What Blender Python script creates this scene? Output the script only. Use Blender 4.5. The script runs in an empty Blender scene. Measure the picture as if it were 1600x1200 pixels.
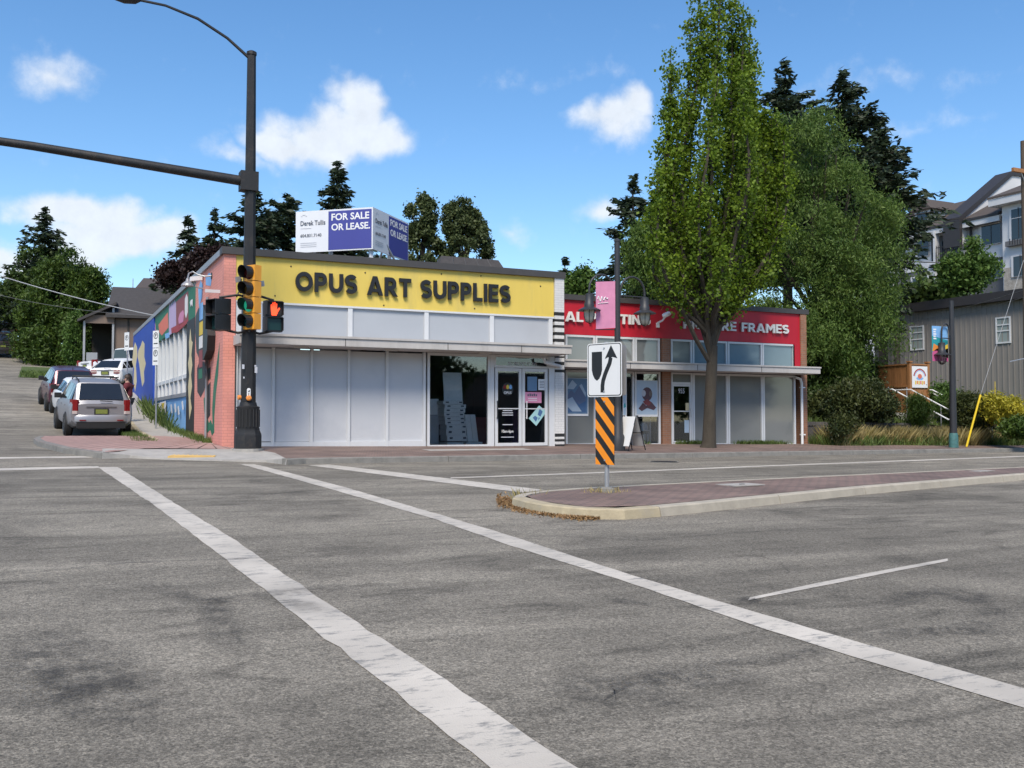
import bpy, bmesh, math, random
import numpy as np
from mathutils import Vector, Matrix

random.seed(7)
rng = np.random.default_rng(7)
sc = bpy.context.scene
col = sc.collection
R = math.radians

# ------------------------------------------------------------------ camera
YAW, TILT, FPX = R(25.95), R(2.1), 1500.0
cam = bpy.data.objects.new('camera', bpy.data.cameras.new('camera'))
col.objects.link(cam)
cam.location = (0, 0, 1.5)
cam.rotation_euler = (R(90) + TILT, 0, -YAW)
cam.data.sensor_width = 36
cam.data.lens = 36 * FPX / 1600
cam.data.clip_start = 0.05
cam.data.clip_end = 3000
sc.camera = cam

# ------------------------------------------------------------------ light
SUN_EL, SUN_AZ = R(52), R(212)            # azimuth clockwise from +y
sd = Vector((math.sin(SUN_AZ) * math.cos(SUN_EL), math.cos(SUN_AZ) * math.cos(SUN_EL), math.sin(SUN_EL)))
sun = bpy.data.objects.new('sun', bpy.data.lights.new('sun', 'SUN'))
col.objects.link(sun)
sun.rotation_euler = sd.to_track_quat('Z', 'Y').to_euler()
sun.data.energy = 2.7
sun.data.angle = R(22)
sun.data.color = (1.0, 0.91, 0.78)
sc.cycles.max_bounces = 6; sc.cycles.diffuse_bounces = 2; sc.cycles.glossy_bounces = 3; sc.cycles.transmission_bounces = 4; sc.cycles.transparent_max_bounces = 8; sc.cycles.caustics_reflective = False; sc.cycles.caustics_refractive = False
sc.view_settings.view_transform = 'Standard'
sc.view_settings.look = 'None'
sc.view_settings.exposure = 0.8
sc.view_settings.gamma = 1.0
sc.view_settings.use_curve_mapping = False

# ------------------------------------------------------------------ pixel -> world helpers
_F = Vector((math.sin(YAW) * math.cos(TILT), math.cos(YAW) * math.cos(TILT), math.sin(TILT)))
_R = Vector((math.cos(YAW), -math.sin(YAW), 0))
_U = _R.cross(_F)
CAM = Vector((0, 0, 1.5))
def ray(px, py): return _F + _R * ((px - 800) / FPX) + _U * ((600 - py) / FPX)
def hv(px, py, v):
    d = ray(px, py); return CAM + d * (v / d.y)
def hu(px, py, u):
    d = ray(px, py); return CAM + d * (u / d.x)
def hd(px, py, depth): return CAM + ray(px, py) * depth

# ------------------------------------------------------------------ sky
w = bpy.data.worlds.new('World'); sc.world = w; w.use_nodes = True
nt = w.node_tree; nt.nodes.clear(); N = nt.nodes; Lk = nt.links.new
def nd(t, **kw):
    n = N.new(t)
    for k, v in kw.items(): setattr(n, k, v)
    return n
sky = nd('ShaderNodeTexSky'); sky.sky_type = 'NISHITA'; sky.sun_disc = False
sky.sun_elevation = SUN_EL; sky.sun_rotation = SUN_AZ
sky.air_density = 1.0; sky.dust_density = 0.4; sky.ozone_density = 2.2; sky.altitude = 20
tc = nd('ShaderNodeTexCoord'); sep = nd('ShaderNodeSeparateXYZ'); Lk(tc.outputs['Generated'], sep.inputs[0])
def mth(op, a, b=None):
    n = nd('ShaderNodeMath', operation=op)
    for i, x in enumerate((a, b)):
        if x is None: continue
        if isinstance(x, (int, float)): n.inputs[i].default_value = x
        else: Lk(x, n.inputs[i])
    return n.outputs[0]
az = mth('ARCTAN2', sep.outputs[0], sep.outputs[1]); el = mth('ARCSINE', sep.outputs[2])
def noise(scale, detail, rough=0.55, off=0.0):
    n = nd('ShaderNodeTexNoise'); n.inputs['Scale'].default_value = scale; n.inputs['Detail'].default_value = detail
    n.inputs['Roughness'].default_value = rough
    if off:
        a = nd('ShaderNodeVectorMath', operation='ADD'); Lk(tc.outputs['Generated'], a.inputs[0]); a.inputs[1].default_value = (off, off * .7, off * 1.3)
        Lk(a.outputs[0], n.inputs['Vector'])
    else: Lk(tc.outputs['Generated'], n.inputs['Vector'])
    return n.outputs['Fac']
n1, n2, n3 = noise(11, 3), noise(11, 3, off=5.3), noise(34, 8, .62, 9.1)
azd = mth('ADD', az, mth('MULTIPLY', mth('SUBTRACT', n1, .5), .11))
eld = mth('ADD', el, mth('MULTIPLY', mth('SUBTRACT', n2, .5), .08))
cmb = nd('ShaderNodeCombineXYZ'); Lk(azd, cmb.inputs[0]); Lk(eld, cmb.inputs[1])
clouds = [  # px, py, rx, ry, strength (as they stand in the sky)
    (520, 215, 105, 40, 1.0), (565, 180, 48, 42, 1.0), (585, 220, 62, 38, .9), (450, 222, 60, 26, .8), (400, 248, 110, 20, .38),
    (962, 200, 50, 40, .8), (975, 180, 30, 36, .8), (940, 326, 46, 28, .7), (795, 366, 42, 24, .4),
    (130, 330, 95, 34, 1.1), (180, 372, 105, 42, 1.1), (245, 370, 60, 38, .9), (35, 415, 85, 30, 1.0), (110, 400, 80, 35, .9), (100, 130, 60, 36, .55),
    (1330, 135, 260, 20, .22), (1420, 190, 160, 16, .2), (860, 130, 120, 18, .2), (1440, 330, 60, 26, .16)]
cl = []
for px, py, rx, ry, s in clouds:
    d = ray(px, py).normalized()
    cl.append((math.atan2(d.x, d.y), math.asin(d.z), rx / FPX, ry / FPX, s))
for k in range(9):                           # the same fair-weather clouds all round
    a = .95 + (k + .2) * (2 * math.pi - 1.25) / 9 + random.uniform(-.1, .1)
    a = (a + math.pi) % (2 * math.pi) - math.pi
    cl.append((a, random.uniform(.12, .6), random.uniform(.06, .16), random.uniform(.03, .06), random.uniform(.6, 1.1)))
den = None
for a, e, ra, re, s in cl:
    sb = nd('ShaderNodeVectorMath', operation='SUBTRACT'); Lk(cmb.outputs[0], sb.inputs[0]); sb.inputs[1].default_value = (a, e, 0)
    ml = nd('ShaderNodeVectorMath', operation='MULTIPLY'); Lk(sb.outputs[0], ml.inputs[0]); ml.inputs[1].default_value = (1 / ra, 1 / re, 0)
    ln = nd('ShaderNodeVectorMath', operation='LENGTH'); Lk(ml.outputs[0], ln.inputs[0])
    x = mth('MULTIPLY', mth('MAXIMUM', mth('SUBTRACT', 1.25, ln.outputs['Value']), 0.0), s)
    den = x if den is None else mth('MAXIMUM', den, x)
wis = mth('MULTIPLY', mth('MAXIMUM', mth('SUBTRACT', noise(3.2, 3, .6, 3.3), .55), 0.0), .5)
dn = mth('ADD', mth('ADD', den, wis), mth('MULTIPLY', mth('SUBTRACT', n3, .5), .8))
mr = nd('ShaderNodeMapRange', interpolation_type='SMOOTHSTEP'); Lk(dn, mr.inputs[0])
mr.inputs[1].default_value = 0.07; mr.inputs[2].default_value = 0.78; mr.inputs[3].default_value = 0; mr.inputs[4].default_value = .93
hs = nd('ShaderNodeHueSaturation'); Lk(sky.outputs[0], hs.inputs['Color']); hs.inputs['Saturation'].default_value = 1.22; hs.inputs['Value'].default_value = 1.0
bg = nd('ShaderNodeBackground'); Lk(hs.outputs[0], bg.inputs[0]); bg.inputs[1].default_value = 0.11
bc = nd('ShaderNodeBackground'); bc.inputs[0].default_value = (.86, .92, 1, 1)
Lk(mth('ADD', mth('MULTIPLY', n3, .22), .47), bc.inputs[1])
mx = nd('ShaderNodeMixShader'); Lk(mr.outputs[0], mx.inputs[0]); Lk(bg.outputs[0], mx.inputs[1]); Lk(bc.outputs[0], mx.inputs[2])
wo = nd('ShaderNodeOutputWorld'); Lk(mx.outputs[0], wo.inputs[0])

w.cycles.sampling_method = 'MANUAL'; w.cycles.sample_map_resolution = 256
# ------------------------------------------------------------------ terrain functions
_hs = np.array([-1e3, 0, 2, 4.5, 8, 13.2, 17, 21.6, 32.6, 46, 56, 80, 150, 300, 900.])
_hz = np.array([0, 0, .069, .155, .26, .43, .76, 1.18, 2.45, 4.0, 5.3, 8, 13, 16, 18.])
def G(u, v):
    u = np.asarray(u, float); v = np.asarray(v, float)
    ue = np.clip(u, -60, 80)
    s = v - 20.3 - .105 * (ue - 9)
    d = np.clip(-s, 0, 19.5)
    a = -.897 - .00324 * d - .001443 * d * d - .02 * np.clip(-s - 19.5, 0, 20)
    return 1.5 + a - .008 * ue + np.interp(s, _hs, _hz)
def Gz(u, v): return float(G(u, v))
def VK(u): return 20.3 + .105 * (u - 9)
SW = .125
def hg(px, py, off=0.0):
    d = ray(px, py); lo, hi = 1.0, 260.0
    t = lo; f = lambda t: (CAM.z + d.z * t) - (Gz(d.x * t, d.y * t) + off)
    step = .25; prev = lo
    while t < hi:
        t += step
        if f(t) < 0: break
        prev = t
        step = .25 if t < 60 else 1
    lo, hi = prev, t
    for _ in range(40):
        m = (lo + hi) / 2
        if f(m) > 0: lo = m
        else: hi = m
    return CAM + d * lo

# ------------------------------------------------------------------ materials
MATS = {}
def newmat(name):
    m = bpy.data.materials.new(name); m.use_nodes = True; MATS[name] = m
    t = m.node_tree; b = t.nodes['Principled BSDF']
    return m, t, b
def mat(name, c, rough=.6, var=.12, scale=3.0, bump=0.0, bscale=40.0, metal=0.0, spec=.5, dirt=None, dscale=1.2, stretch=None, dirtamt=.5, emit=0):
    m, t, b = newmat(name); n = t.nodes; l = t.links.new
    geo = n.new('ShaderNodeNewGeometry'); vec = geo.outputs['Position']
    if stretch:
        mp = n.new('ShaderNodeMapping'); l(vec, mp.inputs[0]); mp.inputs['Scale'].default_value = stretch; vec = mp.outputs[0]
    nz = n.new('ShaderNodeTexNoise'); nz.inputs['Scale'].default_value = scale; nz.inputs['Detail'].default_value = 6; nz.inputs['Roughness'].default_value = .65; l(vec, nz.inputs['Vector'])
    mr = n.new('ShaderNodeMapRange'); l(nz.outputs['Fac'], mr.inputs[0]); mr.inputs[1].default_value = .25; mr.inputs[2].default_value = .75
    mr.inputs[3].default_value = 1 - var; mr.inputs[4].default_value = 1 + var
    mu = n.new('ShaderNodeVectorMath'); mu.operation = 'SCALE'; mu.inputs[0].default_value = c[:3]; l(mr.outputs[0], mu.inputs['Scale'])
    out = mu.outputs[0]
    if dirt:
        n2 = n.new('ShaderNodeTexNoise'); n2.inputs['Scale'].default_value = dscale; n2.inputs['Detail'].default_value = 8; n2.inputs['Roughness'].default_value = .7; l(vec, n2.inputs['Vector'])
        m2 = n.new('ShaderNodeMapRange'); l(n2.outputs['Fac'], m2.inputs[0]); m2.inputs[1].default_value = .52; m2.inputs[2].default_value = .72; m2.inputs[4].default_value = dirtamt
        mi = n.new('ShaderNodeMix'); mi.data_type = 'RGBA'; l(m2.outputs[0], mi.inputs['Factor']); l(out, mi.inputs['A']); mi.inputs['B'].default_value = (*dirt, 1); out = mi.outputs['Result']
    l(out, b.inputs['Base Color'])
    b.inputs['Roughness'].default_value = rough; b.inputs['Metallic'].default_value = metal; b.inputs['Specular IOR Level'].default_value = spec
    if emit:
        l(out, b.inputs['Emission Color']); b.inputs['Emission Strength'].default_value = emit
    if bump:
        n3 = n.new('ShaderNodeTexNoise'); n3.inputs['Scale'].default_value = bscale; n3.inputs['Detail'].default_value = 4; l(geo.outputs['Position'], n3.inputs['Vector'])
        bp = n.new('ShaderNodeBump'); bp.inputs['Strength'].default_value = bump; bp.inputs['Distance'].default_value = .02; l(n3.outputs['Fac'], bp.inputs['Height']); l(bp.outputs[0], b.inputs['Normal'])
    return m
def brickmat(name, c1, c2, mortar, bw=.2, bh=.068, var=.1, bump=.35, msize=.006):
    m, t, b = newmat(name); n = t.nodes; l = t.links.new
    geo = n.new('ShaderNodeNewGeometry'); s = n.new('ShaderNodeSeparateXYZ'); l(geo.outputs['Position'], s.inputs[0])
    ad = n.new('ShaderNodeMath'); l(s.outputs[0], ad.inputs[0]); l(s.outputs[1], ad.inputs[1])
    c = n.new('ShaderNodeCombineXYZ'); l(ad.outputs[0], c.inputs[0]); l(s.outputs[2], c.inputs[1])
    br = n.new('ShaderNodeTexBrick'); l(c.outputs[0], br.inputs['Vector']); br.inputs['Scale'].default_value = 1
    br.inputs['Brick Width'].default_value = bw; br.inputs['Row Height'].default_value = bh; br.inputs['Mortar Size'].default_value = msize; br.inputs['Mortar Smooth'].default_value = .3
    br.inputs['Color1'].default_value = (*c1, 1); br.inputs['Color2'].default_value = (*c2, 1); br.inputs['Mortar'].default_value = (*mortar, 1)
    nz = n.new('ShaderNodeTexNoise'); nz.inputs['Scale'].default_value = 1.3; nz.inputs['Detail'].default_value = 7; l(geo.outputs['Position'], nz.inputs['Vector'])
    mr = n.new('ShaderNodeMapRange'); l(nz.outputs['Fac'], mr.inputs[0]); mr.inputs[1].default_value = .3; mr.inputs[2].default_value = .7; mr.inputs[3].default_value = 1 - var; mr.inputs[4].default_value = 1 + var
    mu = n.new('ShaderNodeVectorMath'); mu.operation = 'SCALE'; l(br.outputs['Color'], mu.inputs[0]); l(mr.outputs[0], mu.inputs['Scale']); l(mu.outputs[0], b.inputs['Base Color'])
    bp = n.new('ShaderNodeBump'); bp.invert = True; bp.inputs['Strength'].default_value = bump; bp.inputs['Distance'].default_value = .01; l(br.outputs['Fac'], bp.inputs['Height']); l(bp.outputs[0], b.inputs['Normal'])
    b.inputs['Roughness'].default_value = .7
    return m
def leafmat(name, a, bcol, trans=.25, rough=.55):
    m, t, b = newmat(name); n = t.nodes; l = t.links.new
    geo = n.new('ShaderNodeNewGeometry')
    nz = n.new('ShaderNodeTexNoise'); nz.inputs['Scale'].default_value = .9; nz.inputs['Detail'].default_value = 3; l(geo.outputs['Position'], nz.inputs['Vector'])
    ad = n.new('ShaderNodeMath'); ad.operation = 'MULTIPLY_ADD'; l(geo.outputs['Random Per Island'], ad.inputs[0]); ad.inputs[1].default_value = .7; 
    s2 = n.new('ShaderNodeMath'); s2.operation = 'MULTIPLY_ADD'; l(nz.outputs['Fac'], s2.inputs[0]); s2.inputs[1].default_value = 1.2; s2.inputs[2].default_value = -.45; l(s2.outputs[0], ad.inputs[2])
    mi = n.new('ShaderNodeMix'); mi.data_type = 'RGBA'; l(ad.outputs[0], mi.inputs['Factor']); mi.inputs['A'].default_value = (*a, 1); mi.inputs['B'].default_value = (*bcol, 1)
    l(mi.outputs['Result'], b.inputs['Base Color']); b.inputs['Roughness'].default_value = rough; b.inputs['Specular IOR Level'].default_value = .3
    tr = n.new('ShaderNodeBsdfTranslucent'); l(mi.outputs['Result'], tr.inputs[0])
    ms = n.new('ShaderNodeMixShader'); ms.inputs[0].default_value = trans; l(b.outputs[0], ms.inputs[1]); l(tr.outputs[0], ms.inputs[2])
    l(ms.outputs[0], n['Material Output'].inputs['Surface'])
    return m
def thinglass(name, tint=(.85, .9, .9), refl=1.0):
    m, t, b = newmat(name); n = t.nodes; l = t.links.new
    tr = n.new('ShaderNodeBsdfTransparent'); tr.inputs[0].default_value = (*tint, 1)
    gl = n.new('ShaderNodeBsdfGlossy'); gl.inputs['Roughness'].default_value = .02
    fr = n.new('ShaderNodeFresnel'); fr.inputs['IOR'].default_value = 1.55
    ml = n.new('ShaderNodeMath'); ml.operation = 'MULTIPLY_ADD'; l(fr.outputs[0], ml.inputs[0]); ml.inputs[1].default_value = 1.6 * refl; ml.inputs[2].default_value = .03
    ms = n.new('ShaderNodeMixShader'); l(ml.outputs[0], ms.inputs[0]); l(tr.outputs[0], ms.inputs[1]); l(gl.outputs[0], ms.inputs[2])
    l(ms.outputs[0], n['Material Output'].inputs['Surface'])
    return m
def asphalt():
    m, t, b = newmat('asphalt'); n = t.nodes; l = t.links.new
    geo = n.new('ShaderNodeNewGeometry'); P = geo.outputs['Position']
    def nz(scale, det, rough=.6, st=None, dist=0):
        v = P
        if st:
            mp = n.new('ShaderNodeMapping'); mp.inputs['Rotation'].default_value = (0, 0, R(-6)); mp.inputs['Scale'].default_value = st; l(P, mp.inputs[0]); v = mp.outputs[0]
        x = n.new('ShaderNodeTexNoise'); x.inputs['Scale'].default_value = scale; x.inputs['Detail'].default_value = det; x.inputs['Roughness'].default_value = rough; x.inputs['Distortion'].default_value = dist; l(v, x.inputs['Vector'])
        return x.outputs['Fac']
    def rng_(x, a, bb, c, d):
        r = n.new('ShaderNodeMapRange'); l(x, r.inputs[0]); r.inputs[1].default_value = a; r.inputs[2].default_value = bb; r.inputs[3].default_value = c; r.inputs[4].default_value = d; return r.outputs[0]
    def mul(a, bb):
        x = n.new('ShaderNodeMath'); x.operation = 'MULTIPLY'; l(a, x.inputs[0]); l(bb, x.inputs[1]); return x.outputs[0]
    f = rng_(nz(90, 3, .75), .32, .68, .42, 1.6)                    # aggregate
    vg = n.new('ShaderNodeTexVoronoi'); vg.inputs['Scale'].default_value = 60; l(P, vg.inputs['Vector']); sc_ = n.new('ShaderNodeSeparateColor'); l(vg.outputs['Color'], sc_.inputs[0])
    f = mul(f, rng_(sc_.outputs[0], 0, 1, .7, 1.3))
    f = mul(f, rng_(nz(1.4, 6, .6), .3, .7, .86, 1.12))
    f = mul(f, rng_(nz(.8, 5, .6, (.16, 1.3, 1), .6), .34, .62, .66, 1.12))   # streaks along the traffic
    f = mul(f, rng_(nz(2.2, 5, .6, (.35, 1.2, 1), 1.2), .30, .46, .62, 1.0))   # dark scuffs
    f = mul(f, rng_(nz(.12, 3, .5), .3, .7, .86, 1.12))
    f = mul(f, rng_(nz(.55, 4, .6, None, .8), .30, .48, .68, 1.0))   # oil-dark patches
    vo = n.new('ShaderNodeTexVoronoi'); vo.feature = 'DISTANCE_TO_EDGE'; vo.inputs['Scale'].default_value = .16
    dm = n.new('ShaderNodeVectorMath'); dm.operation = 'MULTIPLY_ADD'; nn = n.new('ShaderNodeTexNoise'); nn.inputs['Scale'].default_value = .9; nn.inputs['Detail'].default_value = 6; l(P, nn.inputs['Vector'])
    l(nn.outputs['Color'], dm.inputs[0]); dm.inputs[1].default_value = (1.6, 1.6, 0); l(P, dm.inputs[2]); l(dm.outputs[0], vo.inputs['Vector'])
    f = mul(f, rng_(vo.outputs['Distance'], .0004, .0022, .72, 1.0))
    mu = n.new('ShaderNodeVectorMath'); mu.operation = 'SCALE'; mu.inputs[0].default_value = (.236, .213, .174); l(f, mu.inputs['Scale']); l(mu.outputs[0], b.inputs['Base Color'])
    b.inputs['Roughness'].default_value = .88; b.inputs['Specular IOR Level'].default_value = .3
    bp = n.new('ShaderNodeBump'); bp.inputs['Strength'].default_value = .9; bp.inputs['Distance'].default_value = .014; l(nz(75, 3, .75), bp.inputs['Height']); l(bp.outputs[0], b.inputs['Normal'])
    return m
asphalt()
def roadpaint():
    m, t, b = newmat('road_paint'); n = t.nodes; l = t.links.new
    geo = n.new('ShaderNodeNewGeometry'); P = geo.outputs['Position']
    mp = n.new('ShaderNodeMapping'); mp.inputs['Scale'].default_value = (.5, 1.6, 1); l(P, mp.inputs[0])
    a = n.new('ShaderNodeTexNoise'); a.inputs['Scale'].default_value = 9; a.inputs['Detail'].default_value = 10; a.inputs['Roughness'].default_value = .82; l(mp.outputs[0], a.inputs['Vector'])
    r = n.new('ShaderNodeMapRange'); l(a.outputs['Fac'], r.inputs[0]); r.inputs[1].default_value = .52; r.inputs[2].default_value = .60; r.inputs[4].default_value = .8
    c = n.new('ShaderNodeTexNoise'); c.inputs['Scale'].default_value = 1.2; c.inputs['Detail'].default_value = 5; l(P, c.inputs['Vector'])
    r2 = n.new('ShaderNodeMapRange'); l(c.outputs['Fac'], r2.inputs[0]); r2.inputs[1].default_value = .3; r2.inputs[2].default_value = .7; r2.inputs[3].default_value = .40; r2.inputs[4].default_value = .58
    cc = n.new('ShaderNodeVectorMath'); cc.operation = 'SCALE'; cc.inputs[0].default_value = (1, .915, .79); l(r2.outputs[0], cc.inputs['Scale'])
    mi = n.new('ShaderNodeMix'); mi.data_type = 'RGBA'; l(r.outputs[0], mi.inputs['Factor']); l(cc.outputs[0], mi.inputs['A']); mi.inputs['B'].default_value = (.17, .167, .16, 1)
    l(mi.outputs['Result'], b.inputs['Base Color']); b.inputs['Roughness'].default_value = .75
    bp = n.new('ShaderNodeBump'); bp.inputs['Strength'].default_value = .4; bp.inputs['Distance'].default_value = .008
    d = n.new('ShaderNodeTexNoise'); d.inputs['Scale'].default_value = 110; l(P, d.inputs['Vector']); l(d.outputs['Fac'], bp.inputs['Height']); l(bp.outputs[0], b.inputs['Normal'])
roadpaint()

def tyremat():
    m, t, b = newmat('tyre_mark'); n = t.nodes; l = t.links.new
    geo = n.new('ShaderNodeNewGeometry'); x = n.new('ShaderNodeTexNoise'); x.inputs['Scale'].default_value = 5; x.inputs['Detail'].default_value = 9; x.inputs['Roughness'].default_value = .8; l(geo.outputs['Position'], x.inputs['Vector'])
    r = n.new('ShaderNodeMapRange'); l(x.outputs['Fac'], r.inputs[0]); r.inputs[1].default_value = .38; r.inputs[2].default_value = .68; r.inputs[4].default_value = .42
    uv = n.new('ShaderNodeAttribute'); uv.attribute_name = 'edge'; mu = n.new('ShaderNodeMath'); mu.operation = 'MULTIPLY'; l(r.outputs[0], mu.inputs[0]); l(uv.outputs['Fac'], mu.inputs[1])
    tr = n.new('ShaderNodeBsdfTransparent'); b.inputs['Base Color'].default_value = (.035, .034, .033, 1); b.inputs['Roughness'].default_value = .8
    ms = n.new('ShaderNodeMixShader'); l(mu.outputs[0], ms.inputs[0]); l(tr.outputs[0], ms.inputs[1]); l(b.outputs[0], ms.inputs[2]); l(ms.outputs[0], n['Material Output'].inputs['Surface'])
tyremat()
mat('concrete', (.36, .34, .31), .85, .15, 4, .4, 60, dirt=(.16, .15, .13), dscale=1.5)
mat('kerb', (.21, .2, .18), .85, .2, 5, .5, 60, dirt=(.1, .1, .09), dscale=2.2, dirtamt=.7)
mat('median_kerb', (.40, .36, .29), .85, .15, 3, .4, 60, dirt=(.2, .18, .15), dscale=2)
mat('yellow_kerb', (.385, .325, .215), .8, .2, 6, .3, 50, dirt=(.36, .32, .25), dscale=2.5, dirtamt=1.0)
brickmat('paver', (.225, .15, .122), (.175, .118, .098), (.10, .085, .07), .2, .1, .28, msize=.011)
def pavermat():
    m = MATS['paver']; t = m.node_tree; geo = [x for x in t.nodes if x.type == 'NEW_GEOMETRY'][0]; br = [x for x in t.nodes if x.type == 'TEX_BRICK'][0]
    t.links.new(geo.outputs['Position'], br.inputs['Vector'])
pavermat()
mat('paver_pink', (.36, .235, .205), .8, .14, 3, .3, 60, dirt=(.2, .16, .14), dscale=1.2)
mat('joint', (.1, .085, .075), .9)
mat('tactile', (.60, .39, .13), .7, .12, 5)
mat('white_metal', (.62, .63, .64), .45, .06, 2, dirt=(.42, .41, .39), dscale=2, dirtamt=.35)
mat('panel', (.53, .54, .56), .38, .05, .8, dirt=(.4, .42, .46), dscale=.7, dirtamt=.5)
mat('panel_hi', (.41, .43, .46), .35, .05, .8)
mat('canopy', (.47, .445, .42), .6, .1, 2, dirt=(.25, .23, .21), dscale=1.4, stretch=(1.2, 1.2, .25), dirtamt=.5)
mat('soffit', (.5, .48, .46), .7)
mat('yellow_wall', (.70, .52, .105), .6, .05, 1.2, dirt=(.48, .39, .13), dscale=1.5, dirtamt=.55, stretch=(1.4, 1.4, .25))
mat('letter_black', (.012, .012, .013), .5, .1)
mat('cap', (.055, .052, .052), .6, .15, 2)
mat('cap_grey', (.26, .27, .29), .45, .1, 2)
brickmat('pink_brick', (.74, .30, .235), (.70, .28, .22), (.56, .225, .18), .2, .072, .08)
brickmat('white_brick', (.66, .65, .63), (.62, .61, .6), (.5, .5, .49), .2, .068, .06)
brickmat('black_brick', (.016, .016, .017), (.02, .02, .021), (.012, .012, .012), .2, .068, .1)
brickmat('red_brick', (.30, .135, .075), (.24, .11, .06), (.24, .19, .15), .2, .068, .15)
mat('red_wall', (.46, .009, .024), .55, .08, 1.5, dirt=(.27, .01, .02), dscale=1.4, stretch=(1.4, 1.4, .25))
mat('letter_white', (.72, .71, .68), .5, .05)
mat('white', (.76, .76, .76), .5, .04)
mat('black', (.012, .012, .013), .45, .15, 6)
mat('pole_black', (.012, .012, .013), .6, .25, 3, .15, 30, dirt=(.07, .05, .035), dscale=3, dirtamt=.55)
mat('lamp_black', (.028, .029, .033), .5, .15, 3)
mat('dark', (.02, .02, .022), .8)
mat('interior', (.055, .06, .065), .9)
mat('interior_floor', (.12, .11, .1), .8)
mat('signal_yellow', (.76, .33, .035), .45, .08, 5)
mat('lens_red', (.06, .006, .006), .25); mat('lens_amber', (.09, .045, .006), .25)
mat('lens_green', (.02, .35, .2), .3, emit=.35); mat('lens_dark', (.01, .035, .035), .25)
mat('hand_lit', (1.0, .07, .02), .5, .02, emit=1.0)
mat('galv', (.42, .43, .44), .45, .12, 8, metal=.6)
mat('sign_white', (.72, .72, .71), .45, .03)
mat('sign_grey', (.33, .33, .34), .5, .1, 4, metal=.4)
mat('orange', (.85, .27, .01), .5, .05)
mat('film', (.20, .21, .205), .05, .1, .5, spec=1.0)
mat('film_blue', (.17, .24, .28), .05, .12, .6, spec=1.0)
thinglass('glass', (.95, .97, .97)); thinglass('glass_dim', (.55, .6, .62), 1.0)
mat('window_dark', (.02, .028, .034), .06, .2, 1, spec=.8)
mat('pink_banner', (.66, .26, .40), .7, .12, 3)
mat('wood_fence', (.33, .15, .055), .75, .22, 3, .2, 30, stretch=(4, 4, .4))
mat('grey_siding', (.225, .208, .19), .8, .1, 2, dirt=(.16, .15, .14), dscale=1, stretch=(1, 1, .3))
mat('stone_wall', (.105, .095, .085), .9, .3, 4, .6, 20, dirt=(.05, .045, .04), dscale=2.5)
mat('soil', (.07, .06, .035), .95, .3, 5, .4, 20)
mat('lawn', (.065, .095, .025), .95, .3, 3, .4, 30)
mat('bark', (.05, .041, .03), .95, .3, 8, .8, 25, stretch=(1, 1, .3))
mat('bark_dark', (.035, .028, .022), .95, .3, 8, .5, 20)
mat('shingle', (.05, .046, .046), .9, .25, 6, .4, 30)
mat('shingle_brown', (.075, .06, .052), .9, .2, 6, .4, 30)
mat('house_brown', (.17, .125, .10), .8, .12, 2, stretch=(3, 3, .4))
mat('house_dark', (.05, .045, .04), .85)
mat('town_white', (.58, .58, .585), .6, .06, 1.5)
mat('town_grey', (.12, .118, .12), .7, .1, 2)
mat('town_trim', (.03, .028, .03), .6)
mat('town_stone', (.34, .31, .27), .85, .35, 6, .5, 12)
mat('teal', (.06, .16, .155), .5, .25, 8, dirt=(.03, .03, .03), dscale=6)
mat('yellow_guard', (.72, .50, .015), .5, .08)
mat('wood_pole', (.10, .075, .055), .9, .2, 5, .4, 30, stretch=(3, 3, .3))
mat('tyre', (.014, .014, .014), .8); mat('rim', (.22, .22, .23), .35, metal=.8)
mat('silver_paint', (.30, .30, .32), .36, .04, 2, metal=.45); mat('white_paint', (.72, .73, .74), .25, .03); mat('purple_paint', (.085, .03, .048), .22, .05, metal=.3); mat('dark_paint', (.03, .026, .024), .3)
mat('car_glass', (.012, .014, .016), .05, spec=.8); mat('tail_red', (.2, .008, .01), .2); mat('tail_clear', (.5, .42, .4), .2); mat('car_trim', (.018, .018, .019), .55)
mat('plate', (.19, .22, .05), .5, .2, 30)
mat('skin', (.46, .27, .2), .55); mat('hair', (.035, .02, .012), .6); mat('maroon_cloth', (.10, .012, .018), .85); mat('navy_cloth', (.015, .018, .03), .85)
mat('billboard_blue', (.055, .06, .28), .45, .04, 1); mat('billboard_white', (.70, .71, .74), .45, .03, 1)
mat('text_grey', (.10, .11, .14), .6); mat('text_light', (.5, .51, .55), .6)
for nme, c in dict(m_blue=(.012, .06, .36), m_cream=(.62, .52, .30), m_green=(.015, .15, .075), m_salmon=(.66, .16, .1), m_lav=(.48, .37, .55), m_maroon=(.24, .055, .055), m_white=(.72, .7, .68),
                   m_pink=(.60, .22, .36), m_red=(.33, .03, .035), m_sky=(.2, .42, .72), m_black=(.02, .018, .018), m_teal=(.02, .3, .33), m_yel=(.7, .5, .05), m_orange=(.72, .25, .05), m_mag=(.55, .1, .25), m_purple=(.09, .03, .12), m_mint=(.36, .6, .6),
                   p_blue=(.13, .23, .36), p_pale=(.42, .52, .62), p_deep=(.07, .15, .30), p_slate=(.13, .17, .27), p_ink=(.10, .05, .06), p_brown=(.16, .12, .10)).items():
    mat(nme, c, .6, .07, 2)
mat('box_white', (.88, .88, .88), .6, .05)
mat('yellow_strip', (.75, .6, .1), .5)
mat('lamp_globe', (.42, .40, .34), .15, .1, 4)
mat('wire', (.12, .12, .12), .6); mat('wire_pale', (.35, .36, .37), .5)
leafmat('leaf_maple', (.058, .11, .010), (.22, .315, .028), .42)
leafmat('leaf_willow', (.04, .088, .015), (.165, .24, .05), .36)
leafmat('leaf_conifer', (.013, .026, .014), (.042, .06, .026), .12)
leafmat('leaf_hedge', (.022, .046, .010), (.075, .115, .022), .25)
leafmat('leaf_cedar', (.025, .056, .010), (.09, .14, .02), .25)
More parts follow.
